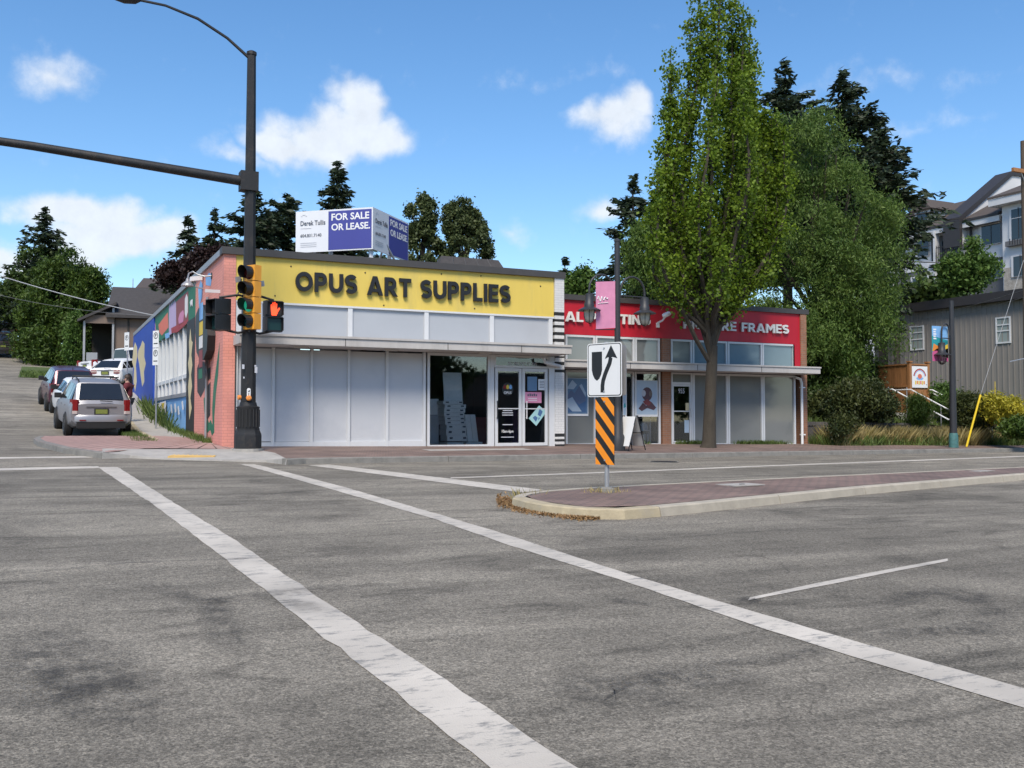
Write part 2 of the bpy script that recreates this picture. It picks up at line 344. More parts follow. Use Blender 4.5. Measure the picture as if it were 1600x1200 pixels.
leafmat('leaf_poplar', (.035, .055, .018), (.11, .135, .05), .25)
leafmat('leaf_plum', (.016, .009, .009), (.045, .022, .018), .2)
leafmat('leaf_bush', (.016, .032, .012), (.075, .085, .02), .2)
leafmat('leaf_yellow', (.22, .22, .02), (.5, .42, .04), .3)
leafmat('leaf_bright', (.05, .10, .02), (.12, .2, .04), .3)
leafmat('dry_grass', (.22, .19, .06), (.55, .44, .21), .3)
leafmat('green_grass', (.05, .09, .02), (.15, .2, .05), .2)
leafmat('litter', (.12, .055, .02), (.4, .26, .12), .05)

# ------------------------------------------------------------------ mesh builders
ORG = {}
class MB:
    def __init__(s): s.v = []; s.f = []; s.m = []; s.mi = 0
    def add(s, vs, fs):
        b = len(s.v); s.v += [tuple(x) for x in vs]; s.f += [tuple(b + i for i in f) for f in fs]; s.m += [s.mi] * len(fs); return s
    def box(s, x0, x1, y0, y1, z0, z1):
        return s.add([(x0, y0, z0), (x1, y0, z0), (x1, y1, z0), (x0, y1, z0), (x0, y0, z1), (x1, y0, z1), (x1, y1, z1), (x0, y1, z1)],
                     [(0, 3, 2, 1), (4, 5, 6, 7), (0, 1, 5, 4), (1, 2, 6, 5), (2, 3, 7, 6), (3, 0, 4, 7)])
    def obox(s, o, ex, ey, ez):
        o, ex, ey, ez = map(Vector, (o, ex, ey, ez))
        p = [o, o + ex, o + ex + ey, o + ey]; p += [q + ez for q in p]
        fs = [(0, 3, 2, 1), (4, 5, 6, 7), (0, 1, 5, 4), (1, 2, 6, 5), (2, 3, 7, 6), (3, 0, 4, 7)]
        if ex.cross(ey).dot(ez) < 0: fs = [f[::-1] for f in fs]
        return s.add(p, fs)
    def tube(s, pts, rads, n=8, cap=True):
        pts = [Vector(p) for p in pts]
        if isinstance(rads, (int, float)): rads = [rads] * len(pts)
        rings = []; a = None
        for i, p in enumerate(pts):
            d = (pts[min(i + 1, len(pts) - 1)] - pts[max(i - 1, 0)]).normalized()
            if a is None:
                a = Vector((1, 0, 0)) if abs(d.x) < .9 else Vector((0, 1, 0))
            a = (a - d * a.dot(d)).normalized(); b = d.cross(a)
            rings.append([p + (a * math.cos(2 * math.pi * k / n) + b * math.sin(2 * math.pi * k / n)) * rads[i] for k in range(n)])
        vs = [q for r in rings for q in r]; fs = []
        for i in range(len(rings) - 1):
            for k in range(n):
                fs.append((i * n + k, i * n + (k + 1) % n, (i + 1) * n + (k + 1) % n, (i + 1) * n + k))
        if cap: fs += [tuple(range(n))[::-1], tuple((len(rings) - 1) * n + k for k in range(n))]
        return s.add(vs, fs)
    def lathe(s, c, prof, n=16, axis=None):
        c = Vector(c); vs = []; fs = []
        for r, z in prof:
            for k in range(n):
                a = 2 * math.pi * (k + .5) / n; vs.append(Vector((r * math.cos(a), r * math.sin(a), z)))
        m = len(prof)
        for i in range(m - 1):
            for k in range(n): fs.append((i * n + k, i * n + (k + 1) % n, (i + 1) * n + (k + 1) % n, (i + 1) * n + k))
        fs += [tuple(range(n))[::-1], tuple((m - 1) * n + k for k in range(n))]
        if axis is not None:
            q = Vector((0, 0, 1)).rotation_difference(Vector(axis).normalized()); vs = [q @ x for x in vs]
        return s.add([c + x for x in vs], fs)
    def prism(s, poly, d):                      # polygon (3d points) extruded along d
        poly = [Vector(p) for p in poly]; d = Vector(d); n = len(poly)
        nrm = Vector((0, 0, 0))
        for i in range(n): nrm += poly[i].cross(poly[(i + 1) % n])
        if nrm.dot(d) > 0: poly = poly[::-1]
        return s.add(poly + [p + d for p in poly], [tuple(range(n)), tuple(range(2 * n - 1, n - 1, -1))] + [((i + 1) % n, i, n + i, n + (i + 1) % n) for i in range(n)])
    def ribbon(s, A, B, rows, zf):
        n = len(A); vs = []
        for r in range(rows + 1):
            t = r / rows
            for a, b in zip(A, B):
                x = a[0] + (b[0] - a[0]) * t; y = a[1] + (b[1] - a[1]) * t; vs.append((x, y, zf(x, y)))
        fs = []
        for r in range(rows):
            for i in range(n - 1): fs.append((r * n + i, r * n + i + 1, (r + 1) * n + i + 1, (r + 1) * n + i))
        p, q, t_ = Vector(vs[0]), Vector(vs[1]), Vector(vs[n])
        if (q - p).cross(t_ - p).z < 0: fs = [f[::-1] for f in fs]
        return s.add(vs, fs)
    def build(s, name, m, parent=None, smooth=None, local=False):
        me = bpy.data.meshes.new(name)
        o = ORG.get(parent.name, Vector((0, 0, 0))) if parent and not local else Vector((0, 0, 0))
        me.from_pydata([(x - o.x, y - o.y, z - o.z) for x, y, z in s.v], [], s.f)
        ms = m if isinstance(m, (list, tuple)) else [m]
        for x in ms: me.materials.append(MATS[x])
        if len(ms) > 1: me.polygons.foreach_set('material_index', s.m)
        if smooth is not None:
            me.polygons.foreach_set('use_smooth', [True] * len(me.polygons)); me.set_sharp_from_angle(angle=R(smooth))
        me.update()
        ob = bpy.data.objects.new(name, me); col.objects.link(ob)
        if parent: ob.parent = parent; ORG[ob.name] = o
        return ob
def thing(name, label, cat, loc=(0, 0, 0), group=None):
    o = bpy.data.objects.new(name, None); col.objects.link(o); o.location = loc; o.empty_display_size = .2
    ORG[o.name] = Vector(loc); tag(o, label, cat, group); return o
def tag(o, label=None, cat=None, group=None, kind=None):
    if label: o['label'] = label
    if cat: o['category'] = cat
    if group: o['group'] = group
    if kind: o['kind'] = kind
    return o
def struct(o): o['kind'] = 'structure'; return o
def resample(pts, step):
    out = [Vector((p[0], p[1], 0)) for p in pts[:1]]
    for a, b in zip(pts, pts[1:]):
        a = Vector((a[0], a[1], 0)); b = Vector((b[0], b[1], 0)); k = max(1, int((b - a).length / step + .5))
        out += [a.lerp(b, (i + 1) / k) for i in range(k)]
    return out
def resn(pts, n):
    P = [Vector((p[0], p[1], 0)) for p in pts]; L = [0]
    for a, b in zip(P, P[1:]): L.append(L[-1] + (b - a).length)
    out = []
    for i in range(n):
        t = L[-1] * i / (n - 1); j = max(k for k in range(len(L)) if L[k] <= t + 1e-9); j = min(j, len(P) - 2)
        out.append(P[j].lerp(P[j + 1], (t - L[j]) / max(1e-9, L[j + 1] - L[j])))
    return out

# text: mesh islands, one per letter, in a unit box
def text_islands(body, bold=0.0, sx=1.0, ext=.5, spacing=1.0):
    cu = bpy.data.curves.new('t', 'FONT'); cu.body = body; cu.offset = bold; cu.resolution_u = 3; cu.space_character = spacing; cu.extrude = 0
    ob = bpy.data.objects.new('t', cu); col.objects.link(ob); bpy.context.view_layer.update()
    me = bpy.data.meshes.new_from_object(ob.evaluated_get(bpy.context.evaluated_depsgraph_get()))
    bpy.data.objects.remove(ob); bpy.data.curves.remove(cu)
    V = [v.co.copy() for v in me.vertices]; Fc = [tuple(p.vertices) for p in me.polygons]; bpy.data.meshes.remove(me)
    par = list(range(len(V)))
    def find(a):
        while par[a] != a: par[a] = par[par[a]]; a = par[a]
        return a
    for f in Fc:
        for i in f[1:]: par[find(i)] = find(f[0])
    isl = {}
    for f in Fc: isl.setdefault(find(f[0]), []).append(f)
    used = {i for f in Fc for i in f}
    x0 = min(V[i].x for i in used); x1 = max(V[i].x for i in used); y0 = min(V[i].y for i in used); y1 = max(V[i].y for i in used)
    out = []
    for k, fs in isl.items():
        out.append(([((V[i].x - x0) / (x1 - x0), (V[i].y - y0) / (y1 - y0)) for i in range(len(V))], fs, min(V[i].x for f in fs for i in f)))
    return sorted(out, key=lambda t: t[2])
def solid_island(mb, isl, o, ex, ey, depth):
    UV, fs, _ = isl; o, ex, ey = Vector(o), Vector(ex), Vector(ey); n = ex.cross(ey).normalized()
    idx = {}; vs = []
    for f in fs:
        for i in f:
            if i not in idx: idx[i] = len(idx); vs.append(o + ex * UV[i][0] + ey * UV[i][1])
    k = len(vs); F0 = [tuple(idx[i] for i in f) for f in fs]
    # orient
    a, b, c = [vs[i] for i in F0[0][:3]]
    if (b - a).cross(c - a).dot(n) < 0: F0 = [f[::-1] for f in F0]
    edges = {}
    for f in F0:
        for i in range(len(f)):
            e = (f[i], f[(i + 1) % len(f)])
            if (e[1], e[0]) in edges: edges.pop((e[1], e[0]))
            else: edges[e] = 1
    faces = [tuple(k + i for i in f) for f in F0]
    faces += [(e[0], e[1], k + e[1], k + e[0]) for e in edges]
    mb.add(vs + [p + n * depth for p in vs], faces)
def lettering(parent, body, o, ex, ey, depth, m, name='letter', bold=0.0, joined=False, spacing=1.0):
    I = text_islands(body, bold, spacing=spacing)
    if joined:
        mb = MB()
        for i in I: solid_island(mb, i, o, ex, ey, depth)
        return mb.build(name, m, parent)
    for i in I:
        mb = MB(); solid_island(mb, i, o, ex, ey, depth); mb.build(name, m, parent)

# bold grotesque capitals built from strokes (for the shop signs)
def rib(pts, s, closed=False):
    P = [Vector((x, y)) for x, y in pts]; n = len(P); L_, R_ = [], []
    for i in range(n):
        a = P[(i - 1) % n] if (closed or i > 0) else None; b = P[(i + 1) % n] if (closed or i < n - 1) else None
        d0 = (P[i] - a).normalized() if a is not None else None; d1 = (b - P[i]).normalized() if b is not None else None
        d0 = d0 or d1; d1 = d1 or d0; n0 = Vector((-d0.y, d0.x)); n1 = Vector((-d1.y, d1.x)); m = (n0 + n1).normalized(); k = (s / 2) / max(.35, m.dot(n0)); L_.append(P[i] + m * k); R_.append(P[i] - m * k)
    return [[L_[i], L_[(i + 1) % n], R_[(i + 1) % n], R_[i]] for i in range(n if closed else n - 1)]
def arc(cx, cy, rx, ry, a0, a1, n=12): return [(cx + rx * math.cos(R(a0 + (a1 - a0) * i / n)), cy + ry * math.sin(R(a0 + (a1 - a0) * i / n))) for i in range(n + 1)]
def rect(x0, x1, y0, y1): return [(x0, y0), (x1, y0), (x1, y1), (x0, y1)]
def glyph(ch, s=.215):
    h = s / 2
    if ch in 'OCG':
        w_ = 1.0 if ch == 'O' else .92; rx, ry = w_ / 2 - h if ch == 'O' else .5 - h, .5 - h
        if ch == 'O': return w_, rib(arc(.5, .5, rx, ry, 0, 360, 28)[:-1], s, True)
        if ch == 'C': return w_, rib(arc(.5, .5, rx, ry, 42, 318, 22), s)
        p = arc(.5, .5, rx, ry, 42, 325, 22); return .95, rib(p, s) + [rect(.52, .93, .36, .54), rect(.93 - s, .93, .2, .36)]
    if ch in 'PR':
        w_ = .74 if ch == 'P' else .8; yb = .44; r = (1 - h - yb) / 2; cx = .72 - h - r; p = [(s, 1 - h)] + arc(cx, yb + r, r, r, 90, -90, 12) + [(s, yb)]
        out = [rect(0, s, 0, 1)] + rib(p, s)
        if ch == 'R': out.append([(.3, yb - h), (.3 + s * 1.25, yb - h), (.82, 0), (.82 - s * 1.25, 0)])
        return w_, out
    if ch == 'U': w_ = .84; r = w_ / 2 - h; return w_, rib([(h, 1), (h, h + r)] + arc(w_ / 2, h + r, r, r, 180, 360, 14)[1:] + [(w_ - h, 1)], s)
    if ch == 'S': w_ = .74; rx = w_ / 2 - h; ry = (1 - s) / 4; return w_, rib(arc(w_ / 2, 1 - h - ry, rx, ry, 28, 270, 14) + arc(w_ / 2, h + ry, rx, ry, 90, -152, 14)[1:], s)
    if ch == 'A':
        w_ = .98; m = w_ / 2; f = lambda y: .25 + (m - .25) * y / .74
        return w_, [[(0, 0), (.25, 0), (m, .74), (m, 1), (m - .125, 1)], [(w_, 0), (m + .125, 1), (m, 1), (m, .74), (w_ - .25, 0)], [(f(.17), .17), (w_ - f(.17), .17), (w_ - f(.34), .34), (f(.34), .34)]]
    if ch == 'T': return .76, [rect(0, .76, 1 - s * .95, 1), rect(.38 - h, .38 + h, 0, 1 - s * .95)]
    if ch == 'L': return .62, [rect(0, s, 0, 1), rect(s, .62, 0, s * .9)]
    if ch == 'I': return s, [rect(0, s, 0, 1)]
    if ch == 'E': return .66, [rect(0, s, 0, 1), rect(s, .66, 0, s * .88), rect(s, .62, .5 - h * .85, .5 + h * .85), rect(s, .66, 1 - s * .88, 1)]
    if ch == 'F': return .62, [rect(0, s, 0, 1), rect(s, .6, .47 - h * .85, .47 + h * .85), rect(s, .64, 1 - s * .88, 1)]
    if ch == 'N': return .86, [rect(0, s, 0, 1), rect(.86 - s, .86, 0, 1), [(s, 1), (s, .64), (.86 - s, 0), (.86 - s, .36)]]
    if ch == 'M': return 1.02, [rect(0, s, 0, 1), rect(1.02 - s, 1.02, 0, 1), [(s, 1), (s, .64), (.51, .22), (.51, .56)], [(.51, .56), (.51, .22), (1.02 - s, .64), (1.02 - s, 1)]]
    return .38, []
def sign_text(parent, body, o, W, H, depth, m):
    gs = [glyph(c) for c in body]; gap = .115; tot = sum(g[0] for g in gs) + gap * (len(gs) - 1); x = 0; o = Vector(o); k = W / tot
    for (w_, polys), c in zip(gs, body):
        if polys:
            mb = MB(); tilt = random.uniform(-.004, .004)
            for P in polys: mb.prism([o + Vector((k * (x + q[0]), 0, H * q[1] + tilt)) for q in P], (0, -depth, 0))
            mb.build('sign_letter', m, parent)
        x += w_ + gap

# foliage
def quads_mesh(name, V, m, parent, per=4):
    n = len(V) // per; me = bpy.data.meshes.new(name); o = ORG.get(parent.name, Vector((0, 0, 0))) if parent else Vector((0, 0, 0))
    V = (V - np.array(o)).astype(np.float32)
    me.vertices.add(len(V)); me.vertices.foreach_set('co', V.ravel()); me.loops.add(n * per); me.loops.foreach_set('vertex_index', np.arange(n * per, dtype=np.int32))
    me.polygons.add(n); me.polygons.foreach_set('loop_start', np.arange(0, n * per, per, dtype=np.int32)); me.materials.append(MATS[m]); me.update(calc_edges=True)
    ob = bpy.data.objects.new(name, me); col.objects.link(ob)
    if parent: ob.parent = parent; ORG[ob.name] = o
    return ob
def leaf_quads(C, size, asp=.6, droop=0.0, axis=None, updir=.3):
    n = len(C); a = rng.normal(size=(n, 3)); a[:, 2] -= droop
    if axis is not None: a = axis + a * .35
    a /= np.linalg.norm(a, axis=1)[:, None]
    b = rng.normal(size=(n, 3)); b[:, 2] *= (1 - updir); b -= a * (a * b).sum(1)[:, None]; b /= np.linalg.norm(b, axis=1)[:, None]
    s = size * rng.uniform(.65, 1.3, n)[:, None]
    V = np.empty((n, 4, 3)); V[:, 0] = C - a * s * .5; V[:, 1] = C + b * s * asp * .5; V[:, 2] = C + a * s * .5; V[:, 3] = C - b * s * asp * .5
    return V.reshape(-1, 3)
def clumps(ells, nclump, rad, per, flat=.75, inner=.55):
    """leaf positions: clumps through the outer part of a union of ellipsoids"""
    w_ = np.array([e[3] * e[4] * e[5] for e in ells]) ** (2 / 3); w_ /= w_.sum(); out = []
    E = np.array(ells)
    k = 0
    while k < nclump:
        e = E[rng.choice(len(E), p=w_)]; d = rng.normal(size=3); d /= np.linalg.norm(d); r = rng.uniform(inner, 1) 
        c = e[:3] + d * e[3:6] * r
        q = (((c - E[:, :3]) / E[:, 3:6]) ** 2).sum(1)
        if (q < .3).any(): continue
        out.append(c); k += 1
    C = np.array(out); C = np.repeat(C, per, 0); rr = rad * rng.uniform(.6, 1.3, nclump).repeat(per)[:, None]
    return C + rng.normal(size=C.shape) * rr * np.array([1, 1, flat]) * .55
def billows(ells, nb, br, nsub, subr, per, flat=.8):
    """leaf positions: rounded boughs on the skin of a union of ellipsoids, each covered by small leaf clumps"""
    E = np.array(ells); w_ = (E[:, 3] * E[:, 4] * E[:, 5]) ** (2 / 3); w_ /= w_.sum(); out = []
    k = 0
    while k < nb:
        e = E[rng.choice(len(E), p=w_)]; d = rng.normal(size=3); d /= np.linalg.norm(d)
        c = e[:3] + d * e[3:6] * rng.uniform(.72, 1.02)
        q = (((c - E[:, :3]) / E[:, 3:6]) ** 2).sum(1)
        if (q < .45).any(): continue
        k += 1; r = br * rng.uniform(.55, 1.35)
        dd = rng.normal(size=(nsub, 3)) + np.array([0, 0, .45]) + d * .5; dd /= np.linalg.norm(dd, axis=1)[:, None]
        out.append(c + dd * r * rng.uniform(.55, 1.05, (nsub, 1)) * np.array([1, 1, flat]))
    C = np.concatenate(out); n = len(C); C = np.repeat(C, per, 0)
    return C + rng.normal(size=C.shape) * subr * rng.uniform(.6, 1.3, n).repeat(per)[:, None] * .6
def branches(mb, base, tips, r0, r1, bend=.15, n=5):
    for t in tips:
        b = Vector(base); t = Vector(t); k = 4; pts = []
        for i in range(k + 1):
            f = i / k; p = b.lerp(t, f); p.x += (t.x - b.x) * (f * f - f) * bend * 2; p.y += (t.y - b.y) * (f * f - f) * bend * 2
            p += Vector((random.gauss(0, .02), random.gauss(0, .02), 0)) * (b - t).length * (0 < i < k); pts.append(p)
        mb.tube(pts, [r0 + (r1 - r0) * i / k for i in range(k + 1)], n, False)
def conifer(name, label, base, h, rad, m='leaf_conifer', dens=1.0, ragged=.35, z0=.08, spray=.5, top=.02, group=None, lean=(0, 0), shape=.85):
    base = Vector(base); t = thing(name, label, 'tree', base, group)
    tip = base + Vector((lean[0], lean[1], h))
    MB().tube([base - Vector((0, 0, .5)), base.lerp(tip, .5), tip], [h * .016 + .05, h * .01 + .03, .02], 7).build('trunk', 'bark_dark', t)
    C = []; A = []; S = []
    nw = int(h / .42 * dens ** .5); mb = MB()
    for i in range(nw):
        f = z0 + (1 - z0) * (i + random.random()) / nw
        c = base.lerp(tip, f); rr = rad * ((1 - f) ** shape * .97 + top) * random.uniform(1 - ragged, 1 + ragged * .4)
        nb = 4 + int(rr * 1.3)
        for k in range(nb):
            a = random.uniform(0, 2 * math.pi); L = rr * random.uniform(.65, 1.1); up = .25 * (f - .45) + random.uniform(-.12, .1)
            d = np.array([math.cos(a), math.sin(a), up]); ns = max(3, int(L / spray * 3.2 * dens))
            e = c + Vector(d) * L
            if L > .8: mb.tube([c, e + Vector((0, 0, .04 * L))], [.012 * L + .01, .01], 4, False)
            tt = rng.uniform(.12, 1, ns); P = np.array(c) + d * (tt * L)[:, None]; P[:, 2] -= .10 * L * tt ** 2 - .12 * L * tt ** 4
            side = np.array([-d[1], d[0], 0]); sw = rng.uniform(-1, 1, ns) * .28 * L * (1 - tt * .75)
            P += side * sw[:, None]; P[:, 2] += rng.normal(0, .06, ns) - .15 * abs(sw)
            C.append(P); ax = d[None] * .9 + side * np.sign(sw)[:, None] * .7 + np.array([0, 0, -.25]); A.append(ax)
    C = np.concatenate(C); A = np.concatenate(A)
    C2 = np.repeat(C, 3, 0) + rng.normal(0, spray * .17, (len(C) * 3, 3)); A2 = np.repeat(A, 3, 0)
    quads_mesh('crown', leaf_quads(C2, spray, .32, 0, A2, 0), m, t)
    if mb.v: mb.build('branches', 'bark_dark', t)
    return t

# ================================================================== GROUND, ROADS, PAVEMENTS
def axis_pts(a, b, near0, near1, fine, coarse):
    x = list(np.arange(near0, near1 + 1e-6, fine)); s = coarse; p = near0
    while p > a: p -= s; x.insert(0, p); s *= 1.4
    s = coarse; p = near1
    while p < b: p += s; x.append(p); s *= 1.4
    return np.array(x)
us = axis_pts(-900, 1400, -30, 45, .75, 3); vs_ = axis_pts(-700, 1600, -6, 62, .75, 3)
UU, VV = np.meshgrid(us, vs_); ZZ = G(UU, VV)
nu, nv = len(us), len(vs_)
me = bpy.data.meshes.new('road')
fs = [(j * nu + i, j * nu + i + 1, (j + 1) * nu + i + 1, (j + 1) * nu + i) for j in range(nv - 1) for i in range(nu - 1)]
me.from_pydata(np.stack([UU, VV, ZZ], -1).reshape(-1, 3).tolist(), [], fs); me.materials.append(MATS['asphalt'])
me.polygons.foreach_set('use_smooth', [True] * len(me.polygons)); me.update()
road = bpy.data.objects.new('road', me); col.objects.link(road); struct(road)

def g2(pts, off=0.0): return [hg(x, y, off) for x, y in pts]
def strip(name, L, Rr, off=.004, jit=.006, step=.2):
    def dens(P): return [(a[0] + (b[0] - a[0]) * k / 12, a[1] + (b[1] - a[1]) * k / 12) for a, b in zip(P, P[1:]) for k in range(12)] + [P[-1]]
    L, Rr = g2(dens(L)), g2(dens(Rr)); ln = sum((b - a).length for a, b in zip(L, L[1:])); n = max(4, int(ln / step))
    A, B = resn(L, n), resn(Rr, n)
    for a, b in zip(A, B):
        a.x += random.gauss(0, jit); b.x += random.gauss(0, jit)
    return struct(MB().ribbon(A, B, 2, lambda x, y: Gz(x, y) + off).build(name, 'road_paint'))
strip('crosswalk_line', [(153, 730), (186, 752.5), (237, 787), (307, 840), (435, 940), (680, 1132), (775, 1207)], [(184, 730), (255, 775), (360, 840), (500, 935), (710, 1073), (800, 1132), (912, 1207)])
strip('crosswalk_line', [(376, 725.4), (510, 762.5), (684, 813), (800, 854), (970, 907), (1175, 977), (1300, 1017), (1600, 1107), (1750, 1154)], [(399, 725.4), (535, 760.5), (696, 807), (800, 838.5), (990, 900), (1140, 945), (1350, 1007), (1600, 1077), (1750, 1121)])
strip('stop_line', [(481, 727), (600, 742.5), (816, 770)], [(514, 726), (620, 738.3), (851, 766)])
strip('road_marking_line', [(-120, 718), (0, 717), (156, 715)], [(-120, 715.6), (0, 714.6), (158, 712.6)], jit=.01)
strip('road_marking_line', [(-120, 739), (0, 735.5), (155, 731.5)], [(-120, 735.5), (0, 732), (155, 728.4)], jit=.01)
strip('lane_line', [(704, 748), (960, 738.8), (1200, 729), (1600, 714), (1700, 710.5)], [(704, 746.2), (960, 737), (1200, 727.3), (1600, 712.4), (1700, 709)], jit=.004)
strip('lane_dash', [(1168, 939), (1280, 917), (1380, 897), (1482, 877.2)], [(1172, 934), (1280, 911), (1380, 891.5), (1482, 873.2)])

def tyre_mark(pts, wd, name='tyre_mark'):
    P = g2([(a[0] + (b[0] - a[0]) * k / 8, a[1] + (b[1] - a[1]) * k / 8) for a, b in zip(pts, pts[1:]) for k in range(8)] + [pts[-1]]); P = resn(P, 40); mb = MB(); vs = []; ed = []
    for i, p in enumerate(P):
        d = (P[min(i + 1, 39)] - P[max(i - 1, 0)]).normalized(); nn = Vector((-d.y, d.x, 0)); e = min(1, min(i, 39 - i) / 8)
        for k, q in enumerate((-.5, -.2, .2, .5)):
            s = p + nn * wd * q; vs.append((s.x, s.y, Gz(s.x, s.y) + .006)); ed.append(e * (0 if k in (0, 3) else 1))
    fs = [(i * 4 + k, i * 4 + k + 1, i * 4 + k + 5, i * 4 + k + 4) for i in range(39) for k in range(3)]
    o = mb.add(vs, [f[::-1] for f in fs]).build(name, 'tyre_mark'); at = o.data.attributes.new('edge', 'FLOAT', 'POINT'); at.data.foreach_set('value', ed); struct(o)
for pts, wd in (([(1340, 960), (1440, 930), (1520, 935), (1560, 960), (1500, 985), (1420, 990)], .3), ([(1330, 1000), (1460, 985), (1600, 990)], .25), ([(1410, 932), (1500, 922), (1570, 940)], .22), ([(960, 1050), (1080, 1068), (1190, 1052)], .3), ([(900, 1075), (1040, 1060), (1150, 1042)], .25),
                ([(20, 1020), (120, 1060), (240, 1100)], .6), ([(200, 905), (330, 945), (360, 1010), (420, 1030)], .3), ([(0, 1075), (150, 1110), (300, 1120)], .5), ([(280, 945), (420, 930), (560, 915)], .3), ([(0, 990), (140, 1030), (160, 1090)], .7), ([(1150, 950), (1175, 936), (1195, 940)], .2), ([(940, 935), (1000, 945), (1020, 950)], .2),
                ([(430, 936), (470, 945), (500, 960)], .25), ([(1090, 1040), (1240, 1030), (1300, 1012)], .22), ([(860, 1060), (960, 1090), (1080, 1085)], .5)): tyre_mark(pts, wd)
for pts, wd in (([(-40, 808), (120, 797), (240, 787), (480, 768), (760, 745)], .10), ([(0, 900), (200, 880), (520, 868)], .08), ([(700, 830), (1000, 845), (1600, 800)], .09)): tyre_mark(pts, wd, 'road_seam')
ZS = lambda x, y: Gz(x, y) + SW
# kerb line in front of the shops
kerb_main = [(u, VK(u)) for u in np.arange(4.9, 90, 1.0)]
kj = hg(448, 717, SW); kerb_main = [(kj.x, kj.y)] + [p for p in kerb_main if p[0] > kj.x + .3]
bulb = [hg(x, y, SW) for x, y in [(60, 681.5), (53, 684.5), (60, 689.5), (100, 699.5), (160, 707.5)]]
ramp = [hg(160, 709.5, .08), hg(200, 712, .05), hg(250, 716.5, .02), hg(330, 719.5, .012), hg(420, 721, .02)]
def kerb(name, pts, wd=.15, m='kerb', hfun=None, batter=.03, zt=SW, inner=1):
    pts = [Vector((p[0], p[1], 0)) for p in pts]; A = []; 
    for i, p in enumerate(pts):
        d = (pts[min(i + 1, len(pts) - 1)] - pts[max(i - 1, 0)]).normalized(); n = Vector((-d.y, d.x, 0)) * inner
        A.append((p, n))
    mb = MB(); vs = []; fs = []
    for i, (p, n) in enumerate(A):
        h = zt if hfun is None else hfun(i)
        o = p - n * batter; q = p + n * wd; g = Gz(p.x, p.y)
        vs += [(o.x, o.y, g - .1), (p.x - n.x * .008, p.y - n.y * .008, g + h - .012), (p.x + n.x * .012, p.y + n.y * .012, g + h + .004), (q.x, q.y, g + h + .005), (q.x, q.y, g - .1)]
    for i in range(len(A) - 1):
        for k in range(4):
            f = (i * 5 + k, (i + 1) * 5 + k, (i + 1) * 5 + k + 1, i * 5 + k + 1); fs.append(f if inner > 0 else f[::-1])
    fs += [(0, 1, 2, 3, 4), tuple((len(A) - 1) * 5 + k for k in (4, 3, 2, 1, 0))]
    mb.add(vs, fs)
    return mb.build(name, m)
def kerb_stones(name, pts, seg, **kw):
    P = resample(pts, .3); out = []; cur = [P[0]]; acc = 0
    root = struct(thing(name, '', ''))
    for a, b in zip(P, P[1:]):
        cur.append(b); acc += (b - a).length
        if acc >= seg:
            o = kerb('kerb_stone', [cur[0].lerp(cur[1], .02)] + cur[1:-1] + [cur[-1].lerp(cur[-2], .02)], **kw); o.parent = root; cur = [b]; acc = 0
    if len(cur) > 1: o = kerb('kerb_stone', cur, **kw); o.parent = root
    return root
kerb_stones('street_kerb', kerb_main, 3.6)
kerb_stones('corner_kerb', bulb, 30)
# main sidewalk in front of the shops
us2 = np.concatenate([np.arange(kj.x + .05, 44, .6), np.arange(44, 90, 4)])
def backv(u): return 24.02 if u < 13.2 else (25.12 if u < 22.6 else 25.4)
struct(MB().ribbon([(u, VK(u) + .13) for u in us2], [(u, backv(u)) for u in us2], 6, ZS).build('sidewalk', 'paver'))
struct(MB().ribbon([(u, 20.2 + .105 * (u - 9) + 1.9) for u in np.arange(8.5, 12, .5)], [(u, 20.2 + .105 * (u - 9) + 2.5) for u in np.arange(8.5, 12, .5)], 1, lambda x, y: ZS(x, y) + .004).build('sidewalk_patch', 'concrete'))
# corner: concrete apron with dropped kerb
cA = [bulb[-1], ramp[1], ramp[2], ramp[3], ramp[4], kj]
edgeh = [SW, .06, .02, .015, .05, SW]
cB = [hg(160, 701, SW), hg(225, 702, SW), hg(290, 702, SW), hg(345, 702, SW), hg(400, 702, SW), hg(430, 708, SW)]
nA = 16; A_, B_ = resn(cA, nA), resn(cB, nA)
La = np.cumsum([0] + [(b - a).length for a, b in zip(cA, cA[1:])]); La = La / La[-1]
mb = MB(); rows = 5; vs = []
for r in range(rows + 1):
    t = r / rows
    for i in range(nA):
        x = A_[i].lerp(B_[i], t); e = float(np.interp(i / (nA - 1), La, edgeh)); vs.append((x.x, x.y, Gz(x.x, x.y) + e + (SW - e) * min(1, t * 1.3) + .005))
fs = [(r * nA + i, r * nA + i + 1, (r + 1) * nA + i + 1, (r + 1) * nA + i) for r in range(rows) for i in range(nA - 1)]
mb.add(vs, fs)
mb.add([(p[0], p[1], p[2]) for p in vs[:nA]] + [(p[0] - .02, p[1] - .03, p[2] - .3) for p in vs[:nA]], [(nA + i, nA + i + 1, i + 1, i) for i in range(nA - 1)])
struct(mb.build('kerb_ramp', 'concrete'))
tp = [hg(x, y, .045) for x, y in [(262, 714.5), (335, 714.8), (345, 711), (275, 710.6)]]
mb = MB(); mb.prism([(p.x, p.y, p.z - .04) for p in tp], (0, 0, .066))
c0, c1, c3 = tp[0], tp[1], tp[3]
tact = struct(mb.build('tactile_paving', 'tactile'))
dm = MB()
for i in range(10):
    for j in range(5):
        p = c0 + (c1 - c0) * ((i + .5) / 10) + (c3 - c0) * ((j + .5) / 5); dm.lathe((p.x, p.y, p.z + .026), [(.022, 0), (.014, .008)], 6)
o = dm.build('tactile_domes', 'tactile', tact); o['kind'] = 'stuff'
